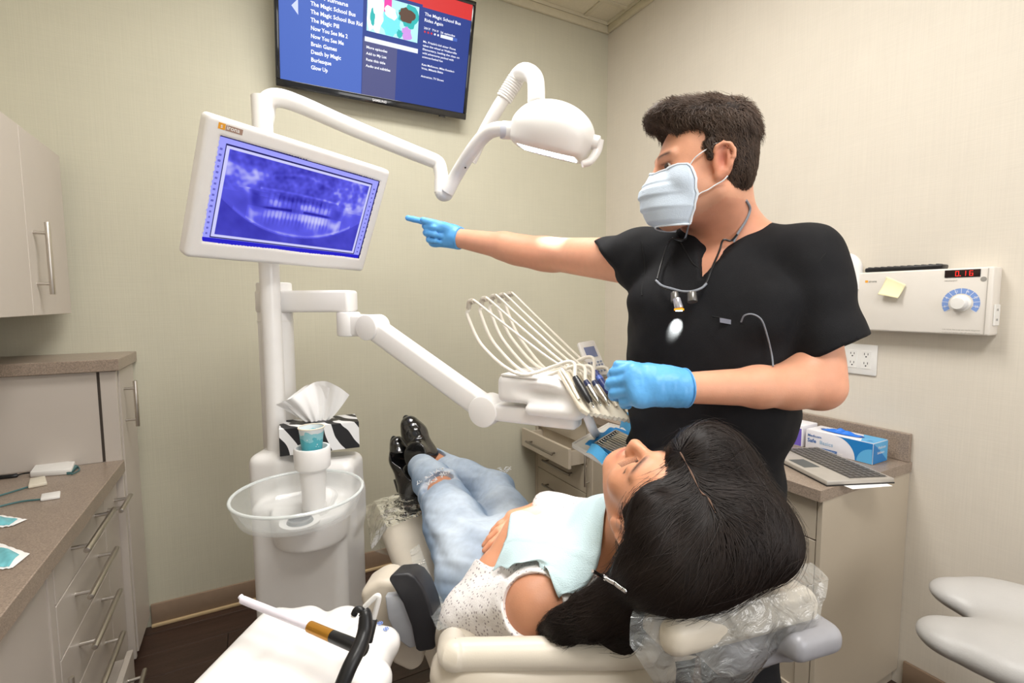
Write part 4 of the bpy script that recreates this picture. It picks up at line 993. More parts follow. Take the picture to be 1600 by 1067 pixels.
part('base_mesh', q, mat('dark_steel', (.10, .11, .10), .35, metal=.8), cas)
for s_ in (-.045, .0, .045):
    q = MB(); beam(q, CC(-.068, s_, .004), CC(.068, s_, .004), .010, .008, .002); part('rack_bar', q, mat('pale_silicone', srgb(205, 198, 180), .5), cas)
for i in range(9):
    x = -.060+.015*i; it = thing('hand_instrument', ['slim steel instrument nearest the far rim of the cassette', 'second slim steel instrument from the far rim of the cassette', 'third slim steel instrument from the far rim of the cassette', 'fourth slim steel instrument, just before the cassette middle', 'middle slim steel instrument of the cassette', 'slim steel instrument just past the cassette middle', 'third slim steel instrument from the near rim of the cassette', 'second slim steel instrument from the near rim of the cassette', 'slim steel instrument nearest the near rim of the cassette'][i], 'dental tool', CC(x, 0, .012), 'instruments in the cassette')
    q = MB(); q.cyl(CC(x, -.05, .012), CC(x+.003, .05, .012), .0032, n=8); part('shaft', q, M_STEEL, it)
    q = MB(); q.tube([CC(x+.003, .05, .012), CC(x+.003, .062, .012), CC(x+.006, .068, .014)], .0012, n=6); q.tube([CC(x, -.05, .012), CC(x, -.062, .012), CC(x-.003, -.068, .014)], .0012, n=6); part('tip', q, M_CHROME, it, kind='stuff')
# ================================================================== X-RAY CONTROL BOX ON THE RIGHT WALL
by0, by1, bz0, bz1 = .652, 1.075, 1.287, 1.503; bdep = .062; bX = W-bdep
# the box stands off the wall: take its front face from the picture
tl = onX(1350, 426, bX); brp = onX(1551, 524, bX); trp = onX(1549, 416, bX); bl = onX(1350, 517, bX)
by0, by1 = (brp[1]+trp[1])/2, tl[1]+.05; bz0, bz1 = (brp[2]+bl[2])/2, (tl[2]+trp[2])/2
t = thing('xray_control_box', 'white wall-mounted x-ray timer box with blue dial and red digits', 'control box', (W, (by0+by1)/2, bz0))
q = MB(); q.box((bX, by0, bz0), (W-.001, by1, bz1), .006, 3); part('casing', q, M_CREAM if False else mat('instrument_white', srgb(226, 220, 212), .4, var=.01), t)
q = MB(); q.box((bX-.0015, by0+.012, bz0+.004), (bX, by0+.012+.0015, bz1-.004)); part('seam', q, mat('pale_seam', srgb(180, 174, 166), .6), t)
yl = lambda px, py=470: onX(px, py, bX)[1]
zl = lambda px, py: onX(px, py, bX)[2]
dp0, dp1 = onX(1476, 434, bX), onX(1533, 420, bX)
q = MB(); q.box((bX-.002, dp1[1], dp0[2]), (bX+.001, dp0[1], dp1[2]), .0005, 1); ds = part('display', q, M_BLACKG, t)
segs = {'0': 'abcdef', '1': 'bc', '6': 'acdefg'}
def digit(ch, yc, zc, h, par):
    w = h*.5; q = MB(); S = {'a': ((-w/2, h/2), (w/2, h/2)), 'g': ((-w/2, 0), (w/2, 0)), 'd': ((-w/2, -h/2), (w/2, -h/2)), 'f': ((-w/2, 0), (-w/2, h/2)), 'b': ((w/2, 0), (w/2, h/2)), 'e': ((-w/2, -h/2), (-w/2, 0)), 'c': ((w/2, -h/2), (w/2, 0))}
    for s_ in segs[ch]:
        (a, b), (c, d_) = S[s_]; sl = .12; e = .0007
        q.box((bX-.0026, yc-max(a, c)-e-sl*0, zc+min(b, d_)-e), (bX-.0021, yc-min(a, c)+e, zc+max(b, d_)+e))
    part('digit', q, mat('red_led', (.9, .02, .02), .4, emit=(1, .03, .02), es=1.1, var=0), par)
dc = (np.array(dp0)+dp1)/2; hh_ = (dp1[2]-dp0[2])*.62
for k, ch in enumerate('016'): digit(ch, dc[1]+.012-.017*k, dc[2], hh_, ds)
q = MB(); q.box((bX-.0026, dc[1]+.003, dc[2]-hh_/2-.001), (bX-.0021, dc[1]+.0055, dc[2]-hh_/2+.0015)); part('decimal_point', q, MATS['red_led'], ds)
kc_ = np.array(onX(1501, 474, bX)); r1, r0 = .047, .031
q = MB(); n = 40; a0_, a1_ = math.radians(-35), math.radians(215)
vs = []
for j in range(n+1):
    a = a0_+(a1_-a0_)*j/n
    for rr in (r0, r1): vs.append((bX-.0008, kc_[1]-rr*math.cos(a), kc_[2]+rr*math.sin(a)))
q.add(vs, [(2*j, 2*j+1, 2*j+3, 2*j+2) for j in range(n)]); part('dial_scale', q, mat('dial_blue', srgb(125, 155, 215), .5, var=0), t, smooth=False)
q = MB()
for j in range(13):
    a = a0_+(a1_-a0_)*j/12; c = np.array([bX-.0012, kc_[1], kc_[2]]); d_ = np.array([0, -math.cos(a), math.sin(a)]); e = np.array([0, math.sin(a), math.cos(a)])*.0006
    q.quad(c+d_*r0-e, c+d_*r1-e, c+d_*r1+e, c+d_*r0+e)
part('scale_marks', q, mat('dial_white', (.85, .87, .9), .5, var=0), t, kind='stuff', smooth=False)
for j, s_ in enumerate(('5', '8', '12', '16', '20', '25')):
    a = a1_-(a1_-a0_)*(j+.5)/6; text('lettering', s_, .009, (bX-.0010, kc_[1]-.039*math.cos(a)+.003, kc_[2]+.039*math.sin(a)-.003), (0, -1, 0), (0, 0, 1), MATS['dial_white'], t)
q = MB(); q.lathe([(0, 0), (.026, 0), (.026, .004), (.0205, .006), (.019, .022), (.017, .025), (0, .026)], (bX, kc_[1], kc_[2]), (-1, 0, 0), 36); part('dial_knob', q, M_WHITE2, t)
lg = onX(1352, 440, bX); q = MB(); q.box((bX-.0008, lg[1]-.009, lg[2]-.004), (bX+.0005, lg[1], lg[2]+.004)); part('logo_square', q, MATS['logo_orange'] if 'logo_orange' in MATS else mat('logo_orange', srgb(235, 165, 45), .5, var=0), t)
text('lettering', 'sirona', .0105, (bX-.0002, lg[1]-.011, lg[2]-.0035), (0, -1, 0), (0, 0, 1), mat('grey_print', srgb(150, 146, 140), .6, var=0), t, bold=.02)
text('lettering', 'CAUTION: This x-ray unit may be dangerous', .0050, (bX-.0002, onX(1472, 516, bX)[1], zl(1472, 515)), (0, -1, 0), (0, 0, 1), MATS['grey_print'], t)
text('lettering', 'to patient and operator unless safe exposure factors', .0044, (bX-.0002, onX(1472, 516, bX)[1], zl(1472, 519)), (0, -1, 0), (0, 0, 1), MATS['grey_print'], t)
text('lettering', 'HELIODENT', .006, (bX-.0002, onX(1476, 439, bX)[1], zl(1476, 440)), (0, -1, 0), (0, 0, 1), MATS['grey_print'], t)
q = MB(); c = onX(1537, 436, bX); q.lathe([(0, 0), (.0075, 0), (.0075, .0006), (0, .0006)], (bX, c[1], c[2]), (-1, 0, 0), 24); part('round_emblem', q, MATS['grey_print'], t)
# small socket on its near end
q = MB(); q.box((bX+.015, by0-.004, bz0+.03), (W-.008, by0+.001, bz0+.095), .002, 1); sk = part('side_socket', q, M_WHITE2, t)
q = MB()
for zz in (.045, .075):
    for xx in (.028, .036): q.box((bX+xx, by0-.0046, bz0+zz), (bX+xx+.0015, by0-.0038, bz0+zz+.007))
part('slots', q, M_BLACK, sk, kind='stuff')
# bent white arm tube coming out at its far end
q = MB(); a = onX(1338, 430, bX+.01); ax, ay, az = a
q.tube([(ax, ay+.005, bz1-.06), (ax, ay+.005, bz1+.008), (ax, ay+.012, bz1+.036), (ax, ay+.035, bz1+.052), (ax, ay+.085, bz1+.053), (ax, ay+.3, bz1+.05)], .024, n=20)
q2 = q; t2 = thing('bent_tube', 'white bent tube of the x-ray arm behind the dentist shoulder', 'arm', (ax, ay, bz1)); part('tube', q, M_WHITE, t2)
q = MB(); q.box((bX+.0005, by1+.001, bz0+.004), (W-.001, by1+.09, bz1-.004), .004, 2); part('mount_block', q, M_WHITE2, t2)
# sticky note
n0 = np.array(onX(1381, 450, bX-.002)); q = MB()
def note(u, v): 
    return (bX-.0022-.022*(1-v)**2*(1-.3*u)-.004*u*u, n0[1]+.008-.060*u-.014*v, n0[2]+.024-.046*(1-v)-.014*u+.008*v*(1-u)*2)
q.grid(note, 12, 12); sn = solo('sticky_note', q, mat('yellow_note', srgb(240, 232, 190), .8, var=.02), 'pale yellow sticky note curling off the front of the x-ray box', 'note', sharp=None)
sn.modifiers.new('thick', 'SOLIDIFY').thickness = .0008
# black remote on top of the box
r0_, r1_ = onX(1353, 421, bX+.02)[1], onX(1476, 411, bX+.02)[1]
t = thing('remote_control', 'black remote control lying on top of the x-ray timer box', 'remote', (bX+.03, (r0_+r1_)/2, bz1))
q = MB(); q.box((bX+.010, r1_, bz1+.0005), (bX+.052, r0_, bz1+.016), .005, 2); part('body', q, M_BLACK, t)
q = MB()
for i in range(11):
    for j in range(3): y = r1_+.015+(r0_-r1_-.03)*i/10; x = bX+.018+.012*j; q.box((x, y, bz1+.0158), (x+.007, y+.008, bz1+.0185), .001, 1)
part('buttons', q, mat('rubber_grey', (.05, .05, .055), .6), t, kind='stuff')

# ================================================================== THINGS ON THE RIGHT WORKTOP
zt_ = CZ+.0008
def on_ctr(px, py, z=0): return np.array(onZ(px, py, CZ+z))
# laptop keyboard half: front right corner (1357,737), front-left hidden, near corner (1293,754)
k0 = on_ctr(1292, 754, .012); k1_ = on_ctr(1358, 733, .012)
lp = thing('laptop', 'silver open laptop with black keys on the right worktop behind the patient', 'laptop', (k0+k1_)/2)
dy = norm(k1_-k0); dx = np.array([-dy[1], dy[0], 0]); 
if dx@(on_ctr(1240, 720, .012)-k0) < 0: dx = -dx
dx = norm(on_ctr(1238, 727, .012)-k0); dy = norm(dy-dx*(dy@dx)); depth = np.linalg.norm(k1_-k0)
LP = lambda a, b, z=0: k0+dx*a+dy*b+np.array([0, 0, z])
Lw, Ld = .33, .225
q = MB(); q.prism([LP(0, 0, -.011), LP(Lw, 0, -.011), LP(Lw, Ld, -.011), LP(0, Ld, -.011)], (0, 0, .016), .003, 2); part('base', q, mat('laptop_silver', srgb(186, 180, 172), .35, metal=.3), lp)
q = MB(); q.prism([LP(-.002, -.002, -.0115), LP(Lw, -.002, -.0115), LP(Lw, Ld, -.0115), LP(-.002, Ld, -.0115)], (0, 0, .004), .001, 1); part('underside', q, M_BLACK, lp)
random.seed(2)
MK = mat('laptop_key', srgb(92, 88, 84), .45); kb = part('keyboard_well', MB().prism([LP(.012, .085, .0046), LP(Lw-.012, .085, .0046), LP(Lw-.012, Ld-.012, .0046), LP(.012, Ld-.012, .0046)], (0, 0, .0008)), mat('well_grey', srgb(120, 116, 110), .5), lp)
for r_ in range(6):
    for c in range(15):
        a = .015+c*(Lw-.03)/15; b = .088+r_*.0208; q = MB(); q.prism([LP(a, b, .0055), LP(a+.0165, b, .0055), LP(a+.0165, b+.0165, .0055), LP(a, b+.0165, .0055)], (0, 0, .003), 0); part('key', q, MK, kb, smooth=False)
q = MB(); q.prism([LP(.12, .015, .0048), LP(.20, .015, .0048), LP(.20, .07, .0048), LP(.12, .07, .0048)], (0, 0, .0006)); part('touchpad', q, mat('pad_dark', srgb(80, 84, 84), .4), lp)
q = MB(); u2 = norm(dy*.42+np.array([0, 0, .9])); e = LP(0, Ld+.004, .004)
q.prism([e+dx*Lw, e+dx*(Lw-.002), e+dx*(Lw-.002)+u2*.0, e+dx*Lw], dx*0) if False else None
# paper slip under the laptop
q = MB(); s0_ = on_ctr(1300, 752, .0006); q.prism([LP(-.03, .06, -.0117), LP(.03, .05, -.0117), LP(.03, .2, -.0117), LP(-.02, .2, -.0117)], (0, 0, .0006)); solo('paper_sheet', q, M_PAPERW, 'white paper sheet sticking out under the silver laptop', 'paper')
# glove box
g0 = on_ctr(1363, 727); g1 = on_ctr(1397, 713); g2 = on_ctr(1258, 700)
gx = norm(g2-g0); gy = np.array([-gx[1], gx[0], 0]); gy = gy*np.sign(gy@(g1-g0)); gh = .075
glen, gdep = np.linalg.norm(g2-g0), .10
GB = lambda a, b, z: g0+gx*a+gy*b+np.array([0, 0, z+.0008])
gb = thing('glove_box', 'white and blue carton of blue gloves open on top, at the worktop end', 'box', GB(glen/2, gdep/2, 0))
q = MB(); q.prism([GB(0, 0, 0), GB(glen, 0, 0), GB(glen, gdep, 0), GB(0, gdep, 0)], (0, 0, gh), .0015, 2); part('carton', q, mat('carton_white', srgb(232, 230, 236), .45), gb)
MBL = mat('carton_blue', srgb(35, 125, 195), .4, var=0); MBL2 = mat('carton_light_blue', srgb(95, 175, 225), .4, var=0)
def poly(n, pts, m, par): q = MB(); q.add(pts, [tuple(range(len(pts)))]); return part(n, q, m, par, smooth=False)
e = .0006
arc = [GB(.055+.07*(1-math.cos(t_))*1.0, -e, .0015+(gh-.003)*math.sin(t_)) for t_ in np.linspace(0, math.pi/2, 12)]
poly('printed_panel', [GB(.001, -e, .0015)]+arc+[GB(.001, -e, gh-.0015)], MBL, gb)
poly('printed_panel', [GB(.001, -e*1.6, .0015), GB(.05, -e*1.6, .0015)]+[GB(.05*math.cos(t_), -e*1.6, .0015+.052*math.sin(t_)) for t_ in np.linspace(.1, 1.5, 8)], MBL2, gb)
poly('printed_panel', [GB(-e, .001, .0015), GB(-e, gdep-.001, .0015), GB(-e, gdep-.001, gh-.0015), GB(-e, .001, gh-.0015)], MBL2, gb)
poly('printed_panel', [GB(-e*1.5, .001, .0015), GB(-e*1.5, gdep-.001, .0015), GB(-e*1.5, .045, gh*.6), GB(-e*1.5, .001, gh-.0015)], MBL, gb)
poly('printed_panel', [GB(.001, .001, gh+e), GB(.04, .001, gh+e), GB(.075, gdep-.001, gh+e), GB(.001, gdep-.001, gh+e)], MBL2, gb)
n = 30; oc_ = (glen*.55, gdep*.5)
poly('opening', [GB(oc_[0]+.075*math.cos(2*math.pi*k/n), oc_[1]+.026*math.sin(2*math.pi*k/n), gh+e*1.5) for k in range(n)], mat('deep_blue', srgb(15, 70, 150), .6), gb)
tx = mat('print_blue', srgb(40, 100, 170), .5, var=0)
text('lettering', 'Medicom', .0135, GB(glen-.008, -e, gh-.025), -gx, (0, 0, 1), tx, gb, bold=.015)
text('lettering', 'Safe', .020, GB(glen-.008, -e, gh-.046), -gx, (0, 0, 1), tx, gb, bold=.02)
text('lettering', 'Basics', .020, GB(glen-.052, -e, gh-.046), -gx, (0, 0, 1), mat('print_pale', srgb(150, 185, 215), .5, var=0), gb, bold=.005)
text('lettering', 'NITRILE EXAMINATION GLOVES', .0062, GB(glen-.045, -e*3, .0085), -gx, (0, 0, 1), M_PAPERW, gb)
poly('printed_band', [GB(glen-.115, -e*1.5, .006), GB(glen-.042, -e*1.5, .006), GB(glen-.042, -e*1.5, .0155), GB(glen-.115, -e*1.5, .0155)], tx, gb)
text('lettering', 'Medicom', .014, GB(-e*2, .03, gh*.68), gy, (0, 0, 1), M_PAPERW, gb); text('lettering', 'SafeBasics', .012, GB(-e*2, .025, gh*.45), gy, (0, 0, 1), M_PAPERW, gb)
text('lettering', '100', .011, GB(.03, .02, gh+e*2), -gx, gy, tx, gb, bold=.03)
q = MB(); c = GB(oc_[0], oc_[1], gh)
def glv(u, v):
    a = (u-.5)*2; b = (v-.5)*2; r = math.hypot(a, b); z = .012*max(0, 1-r)*(1+.6*math.sin(13*a+5*b))+.0015
    return tuple(c+gx*a*.062+gy*b*.019+np.array([0, 0, z]))
q.grid(glv, 30, 16); solo('spare_gloves', q, mat('glove_blue_pile', srgb(40, 120, 225), .45, bump=.4, bscale=120), 'blue gloves bulging in the opening of the white and blue carton', 'gloves', sharp=None)
# purple and white box behind it
p0 = GB(glen+.012, .0, 0); q = MB(); PBX = lambda a, b, z: p0+gx*a+gy*b+np.array([0, 0, z])
pbx = thing('glove_box', 'white box with a violet end panel standing left of the blue glove carton', 'box', PBX(.06, .05, 0))
q.prism([PBX(0, 0, 0), PBX(.16, 0, 0), PBX(.16, .10, 0), PBX(0, .10, 0)], (0, 0, .082), .0015, 2); part('carton', q, MATS['carton_white'], pbx)
poly('printed_panel', [PBX(.004, -e, .003), PBX(.156, -e, .003), PBX(.156, -e, .070), PBX(.004, -e, .070)], mat('carton_violet', srgb(112, 92, 190), .45, var=0), pbx)

# ================================================================== THINGS ON THE LEFT WORKTOP
def on_l(px, py, z=0): return np.array(onZ(px, py, CZ+z))
MTEAL = mat('teal_cable', srgb(70, 110, 112), .5)
def device(pts_px, h, lab, m=M_WHITE2, bev=.003, name='sensor_module'):
    q = MB(); q.prism([on_l(*p, .0006) for p in pts_px], (0, 0, h), bev, 2); t = thing(name, lab, 'device', on_l(*pts_px[0])); part('case', q, m, t); return t
d_ = device([(47, 746), (60, 728), (118, 728), (112, 741)], .018, 'white sensor box with black cable near the tall cabinet on the left worktop')
q = MB(); q.prism([on_l(104, 742, .0006), on_l(112, 741, .0006), on_l(122, 731, .0006), on_l(115, 730, .0006)], (0, 0, .009), .001, 1); part('plug', q, MTEAL, d_)
q = MB(); q.tube([on_l(50, 738, .008), on_l(35, 740, .006), on_l(18, 744, .006), on_l(-30, 748, .006)], lambda u: .0028 if u < .55 else .007, n=10); part('cable', q, M_BLACK, d_)
d_ = device([(44, 764), (47, 752), (71, 748), (74, 758)], .011, 'small cream sensor head on a teal cable, middle of the left worktop', M_CREAM)
q = MB(); q.tube([on_l(46, 760, .004), on_l(20, 768, .004), on_l(-20, 780, .004)], .0026, n=8); part('cable', q, MTEAL, d_)
d_ = device([(63, 784), (65, 775), (95, 770), (94, 779)], .008, 'thin white sensor head on a teal cable, nearer the camera on the left worktop')
q = MB(); q.tube([on_l(64, 780, .004), on_l(30, 784, .004), on_l(-20, 796, .004)], .0026, n=8); part('cable', q, MTEAL, d_)
q = MB(); q.tube([on_l(112, 741, .003), on_l(124, 734, .003), on_l(118, 727, .004), on_l(100, 730, .004)], .002, n=8); part('cable_loop', q, MTEAL, d_)
def pouch(pxs, lab, seed):
    c4_ = [on_l(*p, .001) for p in pxs]; q = MB()
    def f(u, v):
        a = c4_[0]*(1-u)*(1-v)+c4_[1]*u*(1-v)+c4_[2]*u*v+c4_[3]*(1-u)*v; w = 16*u*(1-u)*v*(1-v); return tuple(a+np.array([0, 0, .010*w*(1+.35*math.sin(9*u+seed+6*v))+.002*abs(math.sin(20*u+seed))*(1-w)]))
    q.grid(f, 20, 20); t = thing('sterile_pouch', lab, 'pouch', c4_[0]); o = part('paper_back', q, M_PAPERW, t, sharp=None)
    q = MB(); q.grid(lambda u, v: tuple(np.array(f(.08+.80*u, .06+.66*v))+np.array([0, 0, .0012])), 20, 20); part('film', q, mat('teal_film', srgb(120, 195, 205), .25, var=.12, scale=40), t, sharp=None); return t
pouch([(-40, 830), (20, 822), (43, 812), (-30, 800)], 'teal and white sterilisation pouch half cut off by the left picture edge, farther one', 1)
pouch([(-40, 895), (20, 888), (47, 866), (-30, 838)], 'teal and white sterilisation pouch on the left worktop nearest the camera', 4)

# ================================================================== STOOL
st = thing('stool', 'light grey saddle stool seat against the right wall', 'stool', (1.72, .50, 0.004))
sc_ = np.array(onZ(1560, 960, .62)); SX, SY = 1.75, .47
a_ = np.array(onZ(1445, 935, .63)); fl = Field((1.2, -.05, .35), (2.02, .95, .75), .006)
lf = F(1, 0, 0)-F(0, 0, 0); fwv = F(0, 1, 0)-F(0, 0, 0)
pA = [np.array(onZ(x, y, .645)) for x, y in ((1500, 918), (1570, 932), (1660, 950))]; pB = [np.array(onZ(x, y, .635)) for x, y in ((1490, 985), (1560, 1005), (1660, 1030))]
for A_, r_ in ((pA, (.062, .072, .09)), (pB, (.068, .085, .10))):
    for i in range(2): fl.cone(A_[i]-[0, 0, .02], A_[i+1]-[0, 0, .02], r_[i], r_[i+1], k=.02, flat=((0, 0, 1), .52))
fl.cone(pA[1]-[0, 0, .03], pB[2]-[0, 0, .03], .09, .1, k=.03, flat=((0, 0, 1), .5))
sdf_part('seat', fl, mat('stool_vinyl', srgb(186, 184, 182), .38, var=.015, bump=.15, bscale=300), st)
cst = (pA[2]+pB[1])/2; q = MB(); q.cyl((cst[0], cst[1], .2), (cst[0], cst[1], .58), .02); q.cyl((cst[0], cst[1], .1), (cst[0], cst[1], .33), .03); part('gas_post', q, M_CHROME, st)
q = MB(); q.cyl((cst[0], cst[1], .555), (cst[0], cst[1], .60), .07, .10, n=24); part('seat_plate', q, M_BLACK, st)
for k in range(5):
    a = 2*math.pi*k/5+.3; q = MB(); e = np.array([cst[0]+.20*math.cos(a), cst[1]+.20*math.sin(a), .07]); q.tube([(cst[0], cst[1], .12), e], lambda u: .018-.006*u); lg_ = part('leg', q, M_CHROME, st)
    q = MB(); q.cyl(e+np.array([0, -.01, -.042]), e+np.array([0, .01, -.042]), .024, bev=.003); part('castor', q, M_BLACK, lg_)
# ================================================================== DENTAL CHAIR
M_GREYM = mat('headrest_grey', srgb(160, 160, 166), .38, metal=.1)
M_UPH = mat('ivory_upholstery', srgb(214, 205, 190), .34, var=.015, bump=.08, bscale=400)
M_SHELL = mat('ivory_shell', srgb(208, 198, 182), .4, var=.01)
ch = thing('dental_chair', 'ivory upholstered dental chair reclined under the patient, black pad armrest', 'dental chair', F(-.05, 1.25, .004))
# stations: left point, right point, height of the surface
ST = [(-.05, .80, .40, .90, .832), (-.125, .86, .375, 1.06, .800), (-.17, .95, .33, 1.16, .755), (-.215, 1.05, .28, 1.26, .70), (-.26, 1.17, .22, 1.37, .655), (-.31, 1.30, .17, 1.49, .635),
      (-.37, 1.42, .11, 1.60, .655), (-.43, 1.54, .06, 1.72, .675), (-.485, 1.65, .01, 1.83, .672), (-.515, 1.70, -.02, 1.88, .668)]
fl = Field((-.18, .15, .48), (1.0, 1.98, .95), .007); th = .045
TT = np.linspace(0, len(ST)-1, 34)
for t_ in TT:
    i = min(int(t_), len(ST)-2); f = t_-i; v = np.array(ST[i])*(1-f)+np.array(ST[i+1])*f
    rr_ = th+.0; q_ = max(0, 1-t_); fl.cone(F(v[0]+.05+.03*q_, v[1]+.022+.01*q_, v[4]-rr_-.012*q_), F(v[2]-.09, v[3]-.04, v[4]-rr_), rr_, rr_, k=.03)
sdf_part('upholstery', fl, M_UPH, ch)
# rolls on the near (head) end of the backrest
A0, B0, C0 = P(712, 1022, .765), P(1006, 1018, .765), F(.40, .90, .81)
C0 = np.array([C0[0], C0[1], B0[2]-.01])
q = MB(); q.tube([P(706, 1004, .83), A0-axr*.004, A0+axr*.02, A0*.5+B0*.5, B0-axr*.01, B0+axr*.02+axf*.03, C0], .0235, n=20, sub=8); part('edge_roll', q, M_UPH, ch)
A1, B1 = P(722, 1062, .775), P(1010, 1060, .775)
q = MB(); q.tube([P(700, 1040, .9), A1-axr*.005, A1*.5+B1*.5, B1, B1+axr*.03+axf*.05], .031, n=20, sub=8); part('edge_roll', q, M_SHELL, ch)
fl = Field((-.3, .1, 0), (.9, 1.6, .85), .010)
b0_, b1_ = F(.10, .88, .74), F(-.02, 1.25, .56)
fl.box((b0_+b1_)/2, (.20, .23, .05), basis(norm(b1_-b0_), (0, 0, 1)), rad=.04, k=.03)
fl.box(F(-.05, 1.30, .48), (.19, .28, .09), basis(FV(-.41, .91, 0), (0, 0, 1)), rad=.05, k=.05)
fl.box(F(-.05, 1.25, .25), (.12, .2, .24), basis(FV(-.41, .91, 0), (0, 0, 1)), rad=.05, k=.05)
fl.box(F(-.05, 1.25, .055), (.26, .42, .045), basis(FV(-.41, .91, 0), (0, 0, 1)), rad=.04, k=.03)
sdf_part('base', fl, M_SHELL, ch)
# beige arm carrier left of the seat
q = MB(); o_ = [P(p[0]+2, p[1]+18, 1.05) for p in ((558, 908), (590, 888), (612, 890), (634, 930), (652, 985), (660, 1022), (640, 1036), (612, 1022), (590, 985), (566, 948))]; q.prism(o_, _fw*.09, .02, 4); part('arm_carrier', q, M_SHELL, ch)
q = MB(); o_ = [P(*p, 1.0) for p in ((601, 932), (622, 930), (640, 950), (654, 985), (652, 1010), (640, 1014), (622, 1000), (606, 968))]; q.prism(o_, _fw*.02, .004, 3); part('grey_plate', q, mat('silver_grey_plate', srgb(178, 182, 190), .35, metal=.3), ch)
q = MB(); o_ = [P(p[0]-3, p[1]+14, .985) for p in ((609, 892), (614, 884), (640, 882), (652, 888), (664, 904), (675, 932), (682, 962), (684, 995), (680, 1002), (657, 1006), (652, 1001), (645, 965), (632, 930), (617, 905))]
q.prism(o_, _fw*.055+np.array([.01, 0, -.006]), .010, 4); part('armrest_pad', q, mat('black_pad', (.018, .018, .022), .42, bump=.1, bscale=500), ch, label='black padded armrest')
# headrest
hL, hRt = P(1016, 948, .69), P(1246, 898, .79); hxx = norm(hRt-hL); hcc = (hL+hRt)/2; HB = basis(norm(np.cross([0, 0, 1], hxx)), (0, 0, 1))
fl = Field(hcc-.22, hcc+.22, .005); hlen = np.linalg.norm(hRt-hL)/2; HB = np.stack([hxx, norm(np.cross([0, 0, 1], hxx)), norm(np.cross(hxx, np.cross([0, 0, 1], hxx)))], 1)
fl.box(hcc-HB[:, 2]*.028+HB[:, 1]*.035, (hlen, .085, .028), HB, rad=.024, k=.01); sdf_part('headrest_pad', fl, M_UPH, ch)
fl = Field(hcc-.25, hcc+.25, .005); gc = hcc+hxx*.05-np.array([0, 0, .085])
fl.box(gc+HB[:, 1]*.03, (.095, .07, .030), HB, rad=.02, k=.01); fl.box(hcc+hxx*.10-[0, 0, .062]+HB[:, 1]*.02, (.05, .10, .022), HB, rad=.018, k=.02)
fl.cone(gc+HB[:, 1]*-.035+hxx*.03, gc+HB[:, 1]*-.02+hxx*.03, .020, .022, k=.005)
sdf_part('headrest_body', fl, M_GREYM, ch)
q = MB(); q.box((0, 0, 0), (.001, .001, .001)); q = MB(); beam(q, gc+HB[:, 1]*.02-[0, 0, .02], F(.18, .93, .74), .09, .018, .004); part('headrest_bar', q, mat('bar_grey', srgb(110, 112, 118), .35, metal=.5), ch)
M_FILM = plastic('clear_plastic_film', .05)
def sheet(name, ctrl, nu, nv, amp, seed, lab, cat, m=None, freq=30, solid=0.0, grp=None):
    """cloth or film through a grid of control points, crumpled"""
    C_ = np.array(ctrl, float); a, b = C_.shape[:2]
    def interp(u, v):
        x = u*(a-1); y = v*(b-1); i = min(int(x), a-2); j = min(int(y), b-2); fx, fy = x-i, y-j; sx, sy = fx*fx*(3-2*fx), fy*fy*(3-2*fy)
        fx, fy = .5*(fx+sx), .5*(fy+sy)
        return C_[i, j]*(1-fx)*(1-fy)+C_[i+1, j]*fx*(1-fy)+C_[i, j+1]*(1-fx)*fy+C_[i+1, j+1]*fx*fy
    g = np.array([[interp(i/(nu-1), j/(nv-1)) for j in range(nv)] for i in range(nu)])
    du = np.gradient(g, axis=0); dv = np.gradient(g, axis=1); N_ = np.cross(du, dv); N_ /= np.linalg.norm(N_, axis=2, keepdims=True)+1e-9
    V = g.reshape(-1, 3); w = wnoise(V, freq, seed, 4); w = np.abs(w)**.7*np.sign(w)
    V = V+N_.reshape(-1, 3)*(w*amp)[:, None]; ii = np.arange(nu*nv).reshape(nu, nv); Q = np.stack([ii[:-1, :-1], ii[1:, :-1], ii[1:, 1:], ii[:-1, 1:]], -1).reshape(-1, 4)
    c0 = V.mean(0); c0[2] = V[:, 2].min(); me = fast_mesh(name, V-c0, Q); o = link(name, me, m or M_FILM, None, Vector(c0), True, None); o['label'] = lab; o['category'] = cat
    if grp: o['group'] = grp
    if solid: o.modifiers.new('thick', 'SOLIDIFY').thickness = solid
    return o
sheet('plastic_cover', [[P(1000, 930, .70), P(1100, 905, .72), P(1200, 888, .76), P(1268, 880, .80)],
                        [P(985, 965, .665), P(1090, 960, .675), P(1210, 930, .70), P(1296, 905, .74)],
                        [P(985, 1010, .66), P(1080, 1012, .67), P(1200, 985, .685), P(1282, 965, .72)],
                        [P(1020, 1062, .68), P(1090, 1063, .67), P(1160, 1050, .69), P(1235, 1012, .73)],
                        [P(1030, 1110, .72), P(1090, 1110, .71), P(1150, 1100, .72), P(1200, 1040, .76)]], 90, 110, .0045, 3,
      'clear crumpled plastic bag pulled over the headrest and hanging below it', 'plastic cover', freq=38)
def S(lat, d, z): return F(lat, d, z)
sheet('plastic_cover', [[S(-.52, 1.73, .60), S(-.47, 1.75, .56), S(-.40, 1.60, .53)], [S(-.535, 1.72, .66), S(-.525, 1.69, .645), S(-.455, 1.52, .60)], [S(-.505, 1.72, .682), S(-.48, 1.67, .69), S(-.40, 1.50, .685)],
                        [S(-.40, 1.78, .687), S(-.37, 1.70, .692), S(-.33, 1.55, .69)], [S(-.25, 1.86, .687), S(-.22, 1.78, .693), S(-.2, 1.65, .69)]], 80, 60, .0045, 7,
      'clear wrinkled plastic cover over the foot end of the chair under the boots', 'plastic cover', freq=42)
sheet('plastic_cover', [[P(640, 860, 1.31), P(655, 850, 1.33)], [P(655, 925, 1.12), P(680, 918, 1.14)], [P(684, 985, .92), P(712, 975, .94)]], 120, 14, .0014, 5,
      'thin clear film stretched along the chair side by the black armrest', 'plastic cover', freq=30)

